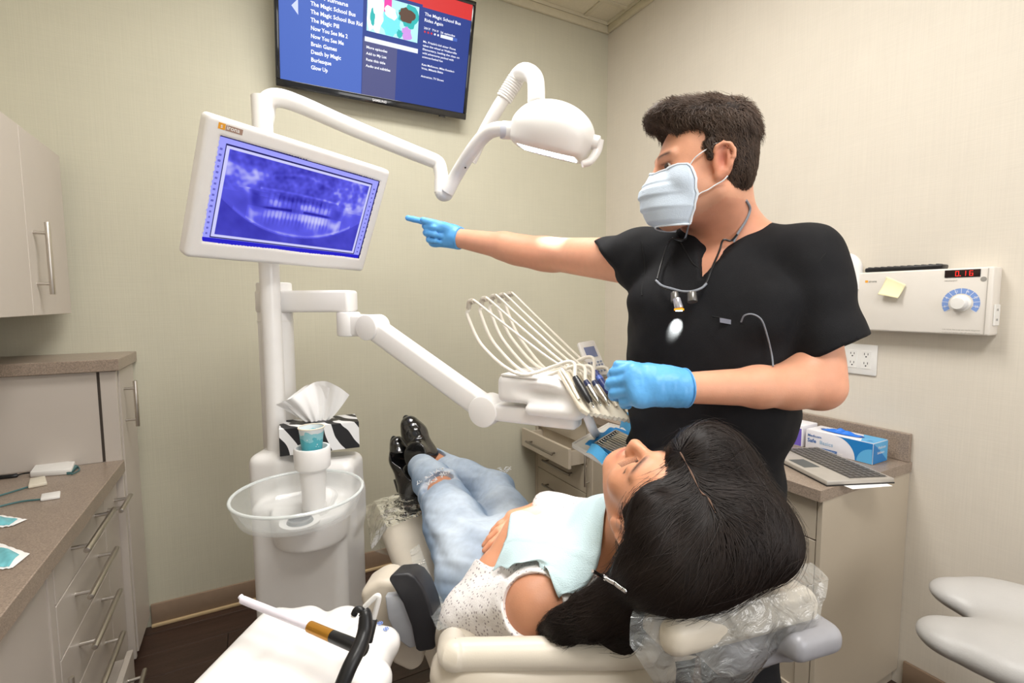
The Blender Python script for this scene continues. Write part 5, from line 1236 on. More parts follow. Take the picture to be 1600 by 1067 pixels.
# ================================================================== ASSISTANT CONSOLE IN THE FOREGROUND
cz_ = .812; cl = lambda px, py, z=0: np.array(onZ(px, py, cz_+z))
con = thing('assistant_console', 'white moulded assistant console with scalloped right edge, suction tools on it, in the foreground', 'dental unit', F(-.3, .80, .004))
fl = Field(F(-.38, .52, 0)+[-.35, -.25, .40], F(-.38, .52, 0)+[.55, .75, .86], .006)
out = [(285, 1067), (425, 937), (470, 938), (545, 935), (590, 955)]
def slab(a, b, r, zc): fl.cone(cl(*a)-[0, 0, zc], cl(*b)-[0, 0, zc], r, r, k=.02)
for a, b in (((300, 1090), (428, 955)), ((380, 1090), (475, 952)), ((460, 1100), (535, 952)), ((520, 1100), (575, 985)), ((268, 1120), (560, 1110)), ((360, 1050), (560, 1040)), ((420, 990), (560, 985)), ((380, 1110), (500, 1000)), ((300, 1150), (600, 1150))): slab(a, b, .045, .045)
fl.half(cl(450, 1000)-[0, 0, .002], (0, 0, 1), .010)
for a, b, r in (((560, 985), (600, 985), .030), ((555, 1038), (585, 1038), .030), ((540, 1085), (580, 1090), .034)): fl.cone(cl(*a)-[0, 0, .022], cl(*b)-[0, 0, .026], r, r*.95, k=.008)
sdf_part('top_body', fl, M_WHITE, con)
q = MB(); c = cl(470, 1100); q.cyl(c*[1, 1, 0]+[0, 0, .10], c*[1, 1, 0]+[0, 0, .73], .06, n=24); q.cyl(c*[1, 1, 0]+[0, 0, .004], c*[1, 1, 0]+[0, 0, .12], .17, .12, n=28); part('pedestal', q, M_WHITE, con)
q = MB()
for px, py in ((594, 974), (603, 983)):
    c = cl(px, py, .0045); n = 8
    for k in range(n):
        a = 2*math.pi*k/n; d_ = np.array([math.cos(a), math.sin(a), 0])*.0042; q.cyl(c+d_+[0, 0, .0], c+d_+[0, 0, .0012], .0011, n=8)
    q.cyl(c, c+[0, 0, .0013], .0018, n=8)
part('blue_symbol', q, mat('symbol_blue', srgb(120, 150, 220), .5, var=0), con, kind='stuff')
# suction tip lying across
sj = thing('suction_tip', 'white plastic suction tube with gold adapter and black handle lying over the console', 'dental tool', P(500, 990, .80))
a, b_, c_2, d_2 = P(379, 937, .87), P(487, 980, .80), P(519, 994, .775), P(570, 1015, .74)
dirv = norm(b_-a); q = MB(); q.tube([a, a*.5+b_*.5, b_], .0068, n=16); q.tube([a+dirv*.004, a-dirv*.006+np.array([0, 0, .005])], .0045, n=10); part('tube', q, mat('lilac_white_plastic', srgb(232, 226, 236), .35), sj)
q = MB(); q.cyl(b_-dirv*.004, c_2, .0088, .0092, n=20); part('adapter', q, M_GOLD, sj, label='gold coloured adapter')
q = MB(); q.cyl(c_2, d_2, .0092, .0100, n=20, bev=.001); part('handle', q, M_BLACK, sj)

hv = thing('suction_handpiece', 'thick black curved suction handpiece with white nozzle, standing in the console foreground', 'dental tool', P(545, 1010, .72))
q = MB(); q.tube([P(567, 955, .74), P(571, 962, .738), P(570, 985, .73), P(562, 1010, .715), P(545, 1045, .695), P(525, 1095, .68)], lambda u: .0078+.0030*min(1, u*3), n=20, sub=8); part('handle', q, M_BLACK, hv)
q = MB(); q.tube([P(568, 958, .74), P(564, 953, .74), P(557, 953, .74), P(553, 960, .74)], .0050, n=12); part('hook', q, M_BLACK, hv); q = MB(); q.tube([P(553.3, 959, .74), P(552.5, 963, .74)], .0042, n=12); part('nozzle', q, M_WHITE2, hv)
sy = thing('air_water_syringe', 'white bent air and water syringe tip with black grip beside the suction handpiece', 'dental tool', P(580, 985, .765))
q = MB(); q.tube([P(570, 948, .765), P(580, 938, .765), P(589, 931, .765), P(592, 935, .765), P(587, 955, .765), P(583, 969, .765)], .0042, n=12, sub=8); part('tip', q, M_WHITE2, sy)
q = MB(); q.cyl(P(583, 967, .765), P(574, 1003, .755), .0072, .0078, n=18, bev=.001); part('grip', q, M_BLACK, sy)

# ================================================================== PEOPLE: shared builders
def skin_mat(name, r=.45, sss=.12):
    m = mat(name, (1, 1, 1), r, var=.035, scale=45, attr='col', sss=sss, bump=.12, bscale=350, spec=.4); return m
M_SKIN = skin_mat('skin')
def head(fl, c, R, s=1.0, fem=False, eyes_closed=False):
    T = lambda x, y, z: np.array(c)+R@(np.array([x, y, z], float)*s)
    e = lambda p, r, k=.01, op='u': fl.ell(T(*p), np.array(r)*s, R, k, op)
    cn = lambda a, b, ra, rb, k=.01, op='u', flat=None: fl.cone(T(*a), T(*b), ra*s, rb*s, k, op, flat)
    e((0, -.008 if not fem else -.014, .034), (.076, .089 if not fem else .097, .088)); e((0, .034, -.004), (.064, .062, .085), .03); e((0, .036, -.062), (.054, .056, .048), .03)
    e((0, .076, -.098), (.024, .020, .020), .025)
    for sg in (-1, 1):
        e((sg*.044, .058, -.030), (.024, .026, .024), .02); cn((sg*.055, .0, -.055), (sg*.022, .07, -.095), .020, .018, .03)
        e((sg*.031, .098, .000), (.018, .014, .012), .012, 's')
        if eyes_closed: e((sg*.031, .079, .001), (.016, .0155, .0125), .004)
        else:
            cn((sg*.018, .090, .0095), (sg*.043, .082, .008), .0036, .0036, .004); cn((sg*.018, .089, -.0075), (sg*.043, .081, -.006), .0032, .0032, .004)
        cn((sg*.012, .094, .021), (sg*.046, .080, .022), .008, .007, .012)
        # ear
        ec = (sg*.078, -.006, -.006); e(ec, (.008, .020, .032), .004); e((sg*.0885, -.005, -.002), (.0075, .013, .021), .003, 's'); e((sg*.079, .002, -.032), (.006, .009, .010), .006)
        ep = [(.081, .012, .012), (.084, .008, .021), (.087, -.003, .0265), (.090, -.015, .023), (.091, -.022, .012), (.090, -.022, .000), (.087, -.017, -.014), (.084, -.008, -.026), (.081, .000, -.033)]
        for a_, b_ in zip(ep, ep[1:]): cn((sg*a_[0], a_[1], a_[2]), (sg*b_[0], b_[1], b_[2]), .0040, .0040, .004)
        cn((sg*.085, -.012, .012), (sg*.085, -.012, -.012), .0030, .0030, .004)
        e((sg*.011, .102, -.040), (.0085, .010, .008), .006)
    cn((0, .094, .012), (0, .112, -.032), .0075, .0115, .010)
    e((0, .094, -.064), (.024, .010, .007), .006); e((0, .092, -.076), (.021, .010, .0065), .006)
    return T
def hand(fl, w, fd, pn, td, s=1.0, curls=((.3, .4, .3),)*4, thumb=(.6, .2), spread=0.05, k=.008, grow=0.0, palm=True):
    """w wrist, fd finger direction, pn palm normal, td direction of the thumb side"""
    fd = norm(fd); pn = norm(np.array(pn)-fd*(np.array(pn)@fd)); td0 = np.array(td); td = np.cross(fd, pn); td = td*np.sign(td@td0)
    w = np.array(w, float); L_ = ((.044, .026, .021), (.049, .030, .022), (.046, .028, .021), (.036, .021, .018)); offs = (.030, .010, -.010, -.028); adv = (.088, .091, .087, .080)
    g = grow
    for i in range(4):
        b = w+(fd*adv[i]+td*offs[i])*s; fl.cone(w+td*offs[i]*.55*s+fd*.004, b, .0165*s+g, .0125*s+g, k=.016)
        if i < 3: fl.cone(w+(fd*.05+td*(offs[i]*.8))*s, w+(fd*.075+td*offs[i+1]*.9)*s, .0135*s+g, .0125*s+g, k=.015)
        ang = 0; p = b; d0 = norm(fd+td*spread*(1.5-i))
        for j in range(3):
            ang += curls[i][j]; d = d0*math.cos(ang)+pn*math.sin(ang); p2 = p+d*L_[i][j]*s
            r0, r1 = (.0098-.0009*j-(i == 3)*.0012)*s+g, (.0092-.0010*j-(i == 3)*.0012)*s+g
            fl.cone(p, p2, r0, r1, k=.003 if j else .006); p = p2
    p = w+(fd*.018+td*.020+pn*.006)*s; d = norm(td*thumb[0]+fd*(1-thumb[0])+pn*thumb[1])
    p2 = p+d*.042*s; fl.cone(p, p2, .0165*s+g, .0125*s+g, k=.014); d = norm(d*.7+fd*.5+pn*thumb[1]*.3); p3 = p2+d*.033*s; fl.cone(p2, p3, .0118*s+g, .0105*s+g, k=.005)
    d = norm(d*.8+fd*.3+pn*thumb[1]*.3); fl.cone(p3, p3+d*.027*s, .0105*s+g, .0085*s+g, k=.004)
def strands(name, fld, seeds, flow, m, parent, length=.05, seg=5, r=.0006, lift=.0015, jit=.15, seed=0, curl=0.0, lift_end=None, kind='stuff'):
    """many thin hairs that follow the surface of a field; joined into one part"""
    rs = np.random.RandomState(seed); p = seeds.copy(); n = len(p); L_ = length*rs.uniform(.6, 1.2, n); st = (L_/seg)[:, None]
    off = lift*rs.uniform(.2, 1.6, n); le = (lift_end if lift_end is not None else lift)*rs.uniform(.3, 1.5, n); J = rs.normal(size=(n, 3))*jit; rings = []
    for k_ in range(seg+1):
        G_ = fld.grad(p); d_ = fld.sample(p); tgt_ = off+(le-off)*(k_/seg)**1.5; p = p-G_*(d_-tgt_)[:, None]; v = flow(p)+J; v = v-G_*np.sum(v*G_, 1, keepdims=True); v /= np.linalg.norm(v, axis=1, keepdims=True)+1e-9
        if curl: v = v+curl*np.sin(k_*1.7+J[:, :1]*30)*np.cross(G_, v)
        w = np.cross(G_, v); w /= np.linalg.norm(w, axis=1, keepdims=True)+1e-9
        q_ = r*(1-.75*(k_/seg)**2); rings.append(np.stack([p+w*q_, p+G_*q_, p-w*q_], 1)); p = p+v*st
    V = np.concatenate(rings, 0).reshape(-1, 3); Q = []
    for k_ in range(seg):
        a = (k_*n+np.arange(n))*3; b = ((k_+1)*n+np.arange(n))*3
        Q.append(np.stack([a, a+1, b+1, b], 1)); Q.append(np.stack([a+1, a+2, b+2, b+1], 1))
    Q = np.concatenate(Q); o_ = np.array(root_loc(parent)); me = fast_mesh(name, V-o_, Q); o = link(name, me, m, parent, True, None); o['kind'] = kind; return o
def pick(V, n, seed=0, mask=None):
    rs = np.random.RandomState(seed); I = np.arange(len(V)) if mask is None else np.nonzero(mask)[0]; return V[rs.choice(I, n, replace=len(I) < n)]
def lerp3(a, b, t): return np.array(a)[None]*(1-t[:, None])+np.array(b)[None]*t[:, None]
def sstep(x, a, b): t = np.clip((x-a)/(b-a), 0, 1); return t*t*(3-2*t)
def seamline(name, fld, pts, m, parent, r=.0012, off=.0008):
    q = MB(); out = []
    for p in smooth_path(pts, 10):
        p = np.array(p)[None]
        for _ in range(3): p = p-fld.grad(p)*(fld.sample(p)-off)[:, None]
        out.append(p[0])
    q.tube(out, r, n=6, sub=1); return part(name, q, m, parent)
# ================================================================== THE PATIENT
pt = thing('person', 'reclining patient with long dark hair, light jeans, spotted white top and black ankle boots', 'person', F(0, 1.1, .72))
HC = F(.245, .768, 1.058); fwd = FV(-.27, .13, .95); up_ = FV(.25, -.94, .20); HRp = basis(fwd, up_)
def tdep(px, py, dflt, back=.03):
    p = tf.cast(px, py); return dflt if p is None else (p-EYE)@_fw-back
LS, RS = P(838, 948, .86), F(.275, 1.01, .90); NB = F(.195, .915, .945)
LH, RH = P(742, 895, 1.16), P(812, 868, 1.28); LK, RK = P(692, 772, 1.50), P(768, 768, 1.60); LA, RA = P(656, 726, 1.74), P(668, 716, 1.86)
LE, LW = P(733, 965, .985), P(812, 822, 1.16); RE, RW = P(955, 830, 1.25), P(858, 790, 1.19)
CH = (LS+RS)/2*.75+(LH+RH)/2*.25; bax = norm((LH+RH)/2-(LS+RS)/2); sax = norm(RS-LS); tn_ = norm(np.cross(sax, bax)); tn_ = tn_*np.sign(tn_[2]); TB = np.stack([norm(np.cross(bax, tn_)), bax, tn_], 1)
WA = (LS+RS)/2*.38+(LH+RH)/2*.62; PE = (LH+RH)/2
def torso_p(fl, g=0.0):
    fl.ell(CH, (.140+g, .14+g, .088+g), TB, k=.03); fl.ell(WA, (.118+g, .14+g, .078+g), TB, k=.05); fl.ell(PE, (.145+g, .11+g, .092+g), TB, k=.05)
    fl.cone(LS, RS, .055+g, .055+g, k=.03)
    for sg in (-1, 1): fl.ell(CH+TB[:, 0]*.07*sg-bax*.01+tn_*.040, (.058+g, .06+g, .042+g), TB, k=.03)
tf = Field((-.1, .15, .55), (1.0, 1.9, 1.2), .01); torso_p(tf, .012); tf.cone(LH, LK, .085, .06, k=.02); tf.cone(RH, RK, .085, .06, k=.02)
LW = P(812, 824, tdep(812, 824, 1.16, .022)); RW = P(852, 796, tdep(852, 796, 1.19, .062)); RE = P(950, 826, tdep(950, 826, 1.2, -.01)); TIP = P(764, 836, min(tdep(764, 836, 1.10, .040), (RW-EYE)@_fw))
bd = Field((-.25, .15, .55), (1.15, 2.15, 1.25), .0042)
torso_p(bd)
T = head(bd, HC, HRp, .97, True, True)
bd.cone(T(0, -.02, -.06), NB, .052, .056, k=.03); bd.cone(NB, (LS+RS)/2, .06, .07, k=.04)
bd.cone(NB, LS, .04, .05, k=.03); bd.cone(NB, RS, .04, .05, k=.03)
bd.chain([LS, LE, LW], [.050, .040, .030], k=.015); bd.cone(LE, LE*.5+LW*.5, .040, .039, k=.01)
bd.chain([RS, RE, RW], [.048, .038, .026], k=.015)
for h_, k_, a_ in ((LH, LK, LA), (RH, RK, RA)): bd.cone(h_, k_, .078, .052, k=.03); bd.cone(k_, a_, .050, .034, k=.015)
# her right hand over her left wrist, fingers towards the camera's left
hd = norm(TIP-RW); pn = norm(np.array([0, 0, -1.])+.2*axf); hand(bd, RW+hd*.01, hd, pn, -axf+axr*.2, .92, ((.10, .22, .18), (.12, .22, .2), (.16, .3, .25), (.2, .35, .3)), thumb=(.35, .1), spread=.03)
hd2 = norm(P(838, 785, 1.22)-LW); hand(bd, LW, hd2, -tn_, axf, .92, ((.3, .5, .4),)*4, thumb=(.3, .2))
tan, lit = srgb(198, 138, 104), srgb(226, 170, 140)
def pcol(V, N):
    c = np.tile(np.array(srgb(214, 152, 118)), (len(V), 1)); 
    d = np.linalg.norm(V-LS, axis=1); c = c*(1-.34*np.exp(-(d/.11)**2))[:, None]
    loc = (V-HC)@HRp/.97; lips = np.exp(-((loc[:, 0]/.022)**2+((loc[:, 1]-.1)/.02)**2+((loc[:, 2]+.070)/.010)**2)); c = c*(1-lips[:, None])+np.array(srgb(190, 100, 90))*lips[:, None]
    for sg in (-1, 1):
        br = (np.exp(-((loc[:, 0]-sg*.031)/.020)**6-((loc[:, 2]-.024)/.0045)**2)*(loc[:, 1] > .06))[:, None]; c = c*(1-br)+np.array(srgb(70, 48, 38))*br
        ls_ = ((np.abs(loc[:, 0]-sg*.031) < .017) & (np.abs(loc[:, 2]+.006) < .0022) & (loc[:, 1] > .07)); c[ls_] = srgb(45, 30, 26)
    return c
sdf_part('body', bd, M_SKIN, pt, color=pcol, smooth_it=1)
q = MB()
for sg in (-1, 1):
    for k_ in range(16):
        x = sg*(.017+.030*k_/15); a = np.array(T(x, .0925-.18*abs(abs(x)-.031)**1.2, -.006)); b = a+HRp@np.array([sg*(k_-6)*.0004, .007, -.005]); q.tube([a, (a+b)/2+HRp@np.array([0, .001, -.001]), b], lambda u: .0007*(1-.7*u), n=4, sub=2)
part('eyelashes', q, mat('lash', (.01, .008, .007), .6, var=0), pt, kind='stuff')
# jeans
je = Field((-.25, .60, .55), (.75, 2.15, 1.05), .0042)
je.ell(PE, (.168, .115, .108), TB, k=.05)
for h_, k_, a_ in ((RH, RK, RA), (LH, LK, LA)):
    je.chain([h_, h_*.45+k_*.55, k_, k_*.6+a_*.4, k_*.06+a_*.94], [.088, .083, .067, .060, .047], k=.022)
je.ell(WA, (.128, .15, .086), TB, k=.04); je.half(PE-bax*.18, -bax, .004)
for k_, a_ in ((LK, LA), (RK, RA)):
    t_ = norm(a_-k_); je.half(k_*.06+a_*.94, t_, .002, k_*.06+a_*.94-.085, k_*.06+a_*.94+.085)
# torn knee: an opening across the shin just below the knee
tl_ = norm(LA-LK); rp0 = je.cast(680, 746); rp0 = LK if rp0 is None else rp0; tv = norm(je.grad(rp0[None])[0]); tl_ = norm(tl_-tv*(tl_@tv)); tl_ = norm(tl_+.75*np.cross(tl_, tv)*np.sign(np.cross(tl_, tv)@_R2)*0); rp = rp0-tv*.070; ts_ = np.cross(tl_, tv); RRp = np.stack([ts_, tl_, tv], 1)
je.ell(rp+tv*.070, (.062, .032, .044), RRp, k=.003, op='s')
rp2 = LK*.93+LA*.07
def jdisp(V, N):
    hipd = np.exp(-(np.linalg.norm(V-PE, axis=1)/.20)**2); kn = np.exp(-(np.linalg.norm(V-LK, axis=1)/.12)**2)+np.exp(-(np.linalg.norm(V-RK, axis=1)/.12)**2)
    w = wnoise(V*np.array([1, 1, 1.6]), 26, 11, 3); a = wnoise(V@np.stack([norm(LK-LH)*.35, ts_, tv], 1), 60, 3, 2)
    return .0026*w+.0072*a*(.25+hipd+kn*.6)
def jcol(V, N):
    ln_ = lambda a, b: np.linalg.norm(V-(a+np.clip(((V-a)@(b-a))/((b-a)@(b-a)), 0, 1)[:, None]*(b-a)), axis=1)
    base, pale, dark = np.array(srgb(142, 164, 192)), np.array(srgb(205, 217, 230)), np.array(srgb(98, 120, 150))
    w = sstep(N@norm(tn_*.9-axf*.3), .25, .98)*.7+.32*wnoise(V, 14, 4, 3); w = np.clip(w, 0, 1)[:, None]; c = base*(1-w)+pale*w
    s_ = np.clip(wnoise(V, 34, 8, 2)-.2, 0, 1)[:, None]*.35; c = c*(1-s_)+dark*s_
    loc = (V-(rp+tv*.05))@RRp; fr = np.exp(-((loc[:, 0]/.055)**2+((np.abs(loc[:, 1])-.020)/.008)**2))*(loc[:, 2] > -.035); c = c*(1-fr[:, None])+np.array(srgb(225, 230, 236))*fr[:, None]; return c
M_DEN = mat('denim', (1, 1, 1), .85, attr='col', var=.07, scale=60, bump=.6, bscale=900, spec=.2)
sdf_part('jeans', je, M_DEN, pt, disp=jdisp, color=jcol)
# loose threads at the tear
q = MB(); random.seed(12)
for k_ in range(46):
    s_ = random.uniform(-.055, .055); sd = random.choice((-1, 1)); a = rp+ts_*s_+tl_*.017*sd+tv*(.070-.5*s_*s_*10*.06)
    b = a+tl_*random.uniform(-.012, .014)+ts_*random.uniform(-.012, .012)+tv*random.uniform(.002, .010); q.tube([a, (a+b)/2+tv*.003, b], lambda u: .0009, n=4, sub=2)
for k_ in range(12):
    a = rp-ts_*(.050+random.uniform(-.004, .006))+tl_*random.uniform(-.02, .02)+tv*.012; b = a-ts_*.006+np.array([0, 0, -random.uniform(.02, .05)]); q.tube([a, (a+b)/2-ts_*.006, b], lambda u: .0011, n=4, sub=3)
for k_ in range(10):
    a = RK+np.array([0, 0, .068])+axr*random.uniform(.03, .06)+axf*random.uniform(-.02, .02); q.tube([a, a+[random.uniform(-.01, .01), 0, .008], a+[random.uniform(-.02, .02), 0, .006]], .0009, n=4, sub=2)
part('frayed_threads', q, mat('thread', srgb(232, 235, 238), .9, var=0), pt, kind='stuff')
# boots
M_PAT = mat('patent_leather', (.006, .006, .007), .16, var=.02, coat=1.0, bump=.2, bscale=30)
def boot(heel, toe, ank, soleN, s=1.0):
    lo = np.minimum(np.minimum(heel, toe), ank)-.10; hi = np.maximum(np.maximum(heel, toe), ank)+.10
    fl = Field(lo, hi, .0035); soleN = norm(soleN); fd = norm(toe-heel); sdv = np.cross(fd, soleN)
    ball = heel*.35+toe*.65; u_ = -soleN
    fl.cone(heel+u_*.037, ball+u_*.026, .037, .040, k=.028, flat=(soleN, .85)); fl.cone(ball+u_*.026, toe-fd*.012+u_*.019, .040, .031, k=.03, flat=(soleN, .75))
    fl.cone(heel+u_*.040, ank, .040, .043, k=.02); fl.cone(heel*.6+ball*.4+u_*.04, ank, .034, .038, k=.025); fl.half(ank, ank-(heel+u_*.03), .002, ank-.07, ank+.07)
    pass
    o = sdf_part('boot', fl, M_PAT, pt, disp=lambda V, N: .0012*wnoise(V, 60, 5, 2)); q = MB()
    pr = []; n = 26
    for k_ in range(n):
        a = 2*math.pi*k_/n; x = math.cos(a); w_ = (.036 if x > -.2 else .032)*(1-.12*max(0, x)); pr.append(heel*.5+toe*.5+fd*x*(np.linalg.norm(toe-heel)*.5+.018)+sdv*math.sin(a)*w_+soleN*.002)
    q.prism(pr, soleN*.006, .0015, 1); part('sole', q, M_BLACK, o)
    q = MB(); hc_ = heel+fd*.008+soleN*.006; q.prism([hc_-fd*.028-sdv*.024, hc_+fd*.022-sdv*.027, hc_+fd*.022+sdv*.027, hc_-fd*.028+sdv*.024], soleN*.036, .003, 2); part('block_heel', q, M_BLACK, o)
boot(P(634, 762, 1.84), P(617, 688, 1.88), P(650, 742, 1.80), norm(-axr*.62+axf*.80-np.array([0, 0, .10])))
boot(P(664, 708, 1.84), P(636, 656, 1.85), P(648, 712, 1.745), norm(-axr*.35+axf*.95+np.array([0, 0, .05])))
# blouse
sh = Field((-.1, .15, .60), (1.1, 1.6, 1.2), .0042)
torso_p(sh, .010); sh.ell(WA+tn_*.01, (.125, .15, .088), TB, k=.05); sh.cone(NB*.5+LS*.5, LS, .05, .062, k=.02); sh.cone(NB*.5+RS*.5, RS, .05, .062, k=.02)
lc = LE*.30+LW*.70; sh.half(PE-bax*.17, bax, .004); s2_ = sh.like(); s2_.chain([LS, LE, LE*.32+LW*.68], [.064, .053, .044], k=.02); s2_.half(LE*.50+LW*.50, norm(LW-LE), .002); sh.join(s2_, .02); s2_ = sh.like()
s2_.chain([RS, RE, RW+norm(RW-RE)*.03], [.060, .050, .043], k=.02); s2_.half(RW*.98+RE*.02, norm(RW-RE), .002); sh.join(s2_, .015)
sh.ell(P(832, 948, .81), (.052, .050, .060), np.stack([_R2, _U2, _fw], 1), k=.004, op='s')
sh.ell(NB+norm(T(0, 0, 0)-NB)*.03+tn_*.03, (.075, .065, .07), TB, k=.01, op='s')

M_BLO = mat('spotted_blouse', srgb(232, 228, 226), .8, var=.02, bump=.35, bscale=260)
def spots(m):
    nt = m.node_tree; b = nt.nodes['Principled BSDF']; tc = nt.nodes.new('ShaderNodeTexCoord'); v = nt.nodes.new('ShaderNodeTexVoronoi'); v.inputs['Scale'].default_value = 130; v.inputs['Randomness'].default_value = .55
    nt.links.new(tc.outputs['Object'], v.inputs['Vector']); lt = nt.nodes.new('ShaderNodeMath'); lt.operation = 'LESS_THAN'; lt.inputs[1].default_value = .27; nt.links.new(v.outputs['Distance'], lt.inputs[0])
    src = b.inputs['Base Color'].links[0].from_socket; mx = nt.nodes.new('ShaderNodeMix'); mx.data_type = 'RGBA'; nt.links.new(lt.outputs[0], mx.inputs[0]); nt.links.new(src, mx.inputs[6]); mx.inputs[7].default_value = (*srgb(165, 156, 158), 1); nt.links.new(mx.outputs[2], b.inputs['Base Color'])
spots(M_BLO)
sdf_part('blouse', sh, M_BLO, pt, disp=lambda V, N: .0028*wnoise(V, 30, 21, 3)+.0016*wnoise(V@np.stack([bax*.4, sax, tn_], 1), 70, 6, 2))
# hair
M_HAIRP = mat('dark_hair', srgb(20, 14, 13), .5, var=.25, scale=60, spec=.25); M_HAIRS = mat('dark_hair_strand', srgb(30, 22, 19), .45, var=.2, scale=30, spec=.28)
ha = Field(P(1050, 830, .75)-.36, P(1050, 830, .75)+.34, .004)
e = lambda p, r, k=.02: ha.ell(T(*p), r, HRp, k)
e((0, -.022, .040), (.086, .100, .098)); e((0, -.055, .0), (.084, .078, .09)); e((0, -.03, .075), (.08, .08, .075), .03)
for px, py, d_, r in ((1150, 800, .735, .060), (1178, 838, .715, .052), (1196, 852, .72, .036), (1120, 865, .70, .045), (1070, 880, .70, .047), (1030, 890, .70, .038), (1135, 735, .78, .045)): ha.ell(P(px, py, d_), r, None, k=.045)
ha.chain([P(1120, 850, .70), P(1050, 892, .685), P(1005, 900, .70), P(985, 908, .715)], [.05, .042, .032, .022], k=.03)
ha.chain([P(985, 908, .715), P(960, 935, .73), P(925, 960, .745), P(880, 978, .77), P(850, 985, .79)], [.022, .030, .031, .020, .004], k=.015); ha.chain([P(985, 915, .715), P(990, 950, .74), P(970, 985, .76), P(930, 990, .78)], [.02, .026, .026, .012], k=.02)
ha.chain([T(.074, -.02, .0) if False else P(1015, 790, .70), P(1012, 830, .69), P(1020, 870, .69)], [.022, .018, .024], k=.03)
# keep the face and the ear free
ha.ell(T(0, .096, -.040), (.066, .056, .086), HRp, k=.006, op='s'); ha.ell(T(.004, .104, .03), (.044, .028, .034), HRp, k=.01, op='s')
ha.ell(P(1082, 722, .765), .030, None, k=.05); ha.ell(P(1110, 705, .77), .040, None, k=.05); earc = T(-.088, .0, -.012); ha.ell(earc, (.030, .026, .036), HRp, k=.006, op='s'); ha.ell(T(-.055, .045, -.075), (.05, .05, .055), HRp, k=.01, op='s')
pa, pb_ = P(1062, 706, .74), P(1126, 786, .64)
hv_ = sdf_part('hair', ha, M_HAIRP, pt, disp=lambda V, N: .0016*wnoise(V@np.stack([norm(P(985, 908, .715)-P(1120, 780, .7))*.15, _R2, _fw], 1), 110, 4, 2))
VH, _ = ha.nets(); CLIP = P(985, 908, .715); TAIL = P(850, 985, .79)
def flowP(p):
    a, b = np.array(pa), np.array(pb_); t = np.clip(((p-a)@(b-a))/((b-a)@(b-a)), 0, 1); near = a+t[:, None]*(b-a); aw = p-near; dn = np.linalg.norm(aw, axis=1, keepdims=True)+1e-6
    toC = CLIP-p; dc = np.linalg.norm(toC, axis=1, keepdims=True); toC = toC/dc; ponytail = (p@norm(CLIP-TAIL) < CLIP@norm(CLIP-TAIL)); toT = TAIL-p; toT /= np.linalg.norm(toT, axis=1, keepdims=True)
    w = np.exp(-(dn/.10)**2); v = aw/dn*w+toC*(1-w)*.9+np.array([0, 0, -.35])*(1-w); v[ponytail] = toT[ponytail]; return v
vis = ((EYE-VH)*ha.grad(VH)).sum(1) > -.2
strands('hair_strands', ha, pick(VH, 9000, 1, vis), flowP, M_HAIRS, pt, .085, 7, .00055, .0010, .07, 2)
strands('hair_strands', ha, pick(VH, 700, 5, vis), flowP, M_HAIRS, pt, .07, 7, .0004, .003, .25, 9, lift_end=.010)
strands('hair_strands', ha, pick(VH, 500, 6, vis & (np.linalg.norm(VH-P(880, 978, .77), axis=1) < .07)), flowP, M_HAIRS, pt, .08, 7, .0005, .003, .3, 19, lift_end=.008)
# scalp showing in the parting
q = MB(); path = []
for p in smooth_path([pa, P(1075, 728, .715), P(1098, 756, .675), P(1110, 762, .665), pb_], 8):
    p = np.array(p)[None]
    for _ in range(4): p = p-ha.grad(p)*(ha.sample(p)-.0008)[:, None]
    path.append(p[0])
q.tube(path, lambda u: .0009+.0006*math.sin(u*25), n=8, sub=1); part('scalp_parting', q, mat('scalp', srgb(105, 80, 66), .7), pt)
# bib: a paper sheet lying over the chest
def onbody(px, py, dfall, off=.006):
    a = sh.cast(px, py); c = [x for x in (a,) if x is not None and x[2] < 1.04]
    return None if not c else min(c, key=lambda x: np.linalg.norm(x-EYE))
cor = {'A': (772, 887), 'B': (838, 796), 'C': (985, 778), 'D': (873, 927)}
nb = 40; pts = np.zeros((nb, nb, 3)); dd = np.full((nb, nb), np.nan)
E_ = [(772, 887), (800, 829), (862, 800), (985, 776)]; 
def bibpx(u, v):
    top = lambda u: (np.interp(u, [0, .35, 1], [800, 850, 972]), np.interp(u, [0, .35, 1], [828, 803, 777])); bot = lambda u: (np.interp(u, [0, .5, 1], [770, 832, 874]), np.interp(u, [0, .5, .8, 1], [893, 918, 962, 985]))
    r = lambda v: 0; a, b = np.array(top(u)), np.array(bot(u)); p = a*(1-v)+b*v
    if u > .6: p = p+np.array([(u-.6)*80*math.sin(v*math.pi)*.6, 0])
    return p
for i in range(nb):
    for j in range(nb):
        px, py = bibpx(i/(nb-1), j/(nb-1)); h_ = onbody(px, py, None)
        if h_ is not None: dd[i, j] = (h_-EYE)@_fw
mean = np.nanmean(dd)
C4 = np.array([[np.nanmean(dd[:8, :8]), np.nanmean(dd[:8, -8:])], [np.nanmean(dd[-8:, :8]), np.nanmean(dd[-8:, -8:])]]); C4 = np.where(np.isnan(C4), mean, C4)
for i in range(nb):
    for j in range(nb):
        u, v = i/(nb-1), j/(nb-1); pl_ = C4[0, 0]*(1-u)*(1-v)+C4[1, 0]*u*(1-v)+C4[0, 1]*(1-u)*v+C4[1, 1]*u*v
        if np.isnan(dd[i, j]): dd[i, j] = pl_
for _ in range(30):
    s_ = dd.copy(); s_[1:-1, 1:-1] = .2*(dd[1:-1, 1:-1]+dd[:-2, 1:-1]+dd[2:, 1:-1]+dd[1:-1, :-2]+dd[1:-1, 2:]); s_[0] = s_[1]; s_[-1] = s_[-2]; s_[:, 0] = s_[:, 1]; s_[:, -1] = s_[:, -2]; dd = s_
V = []
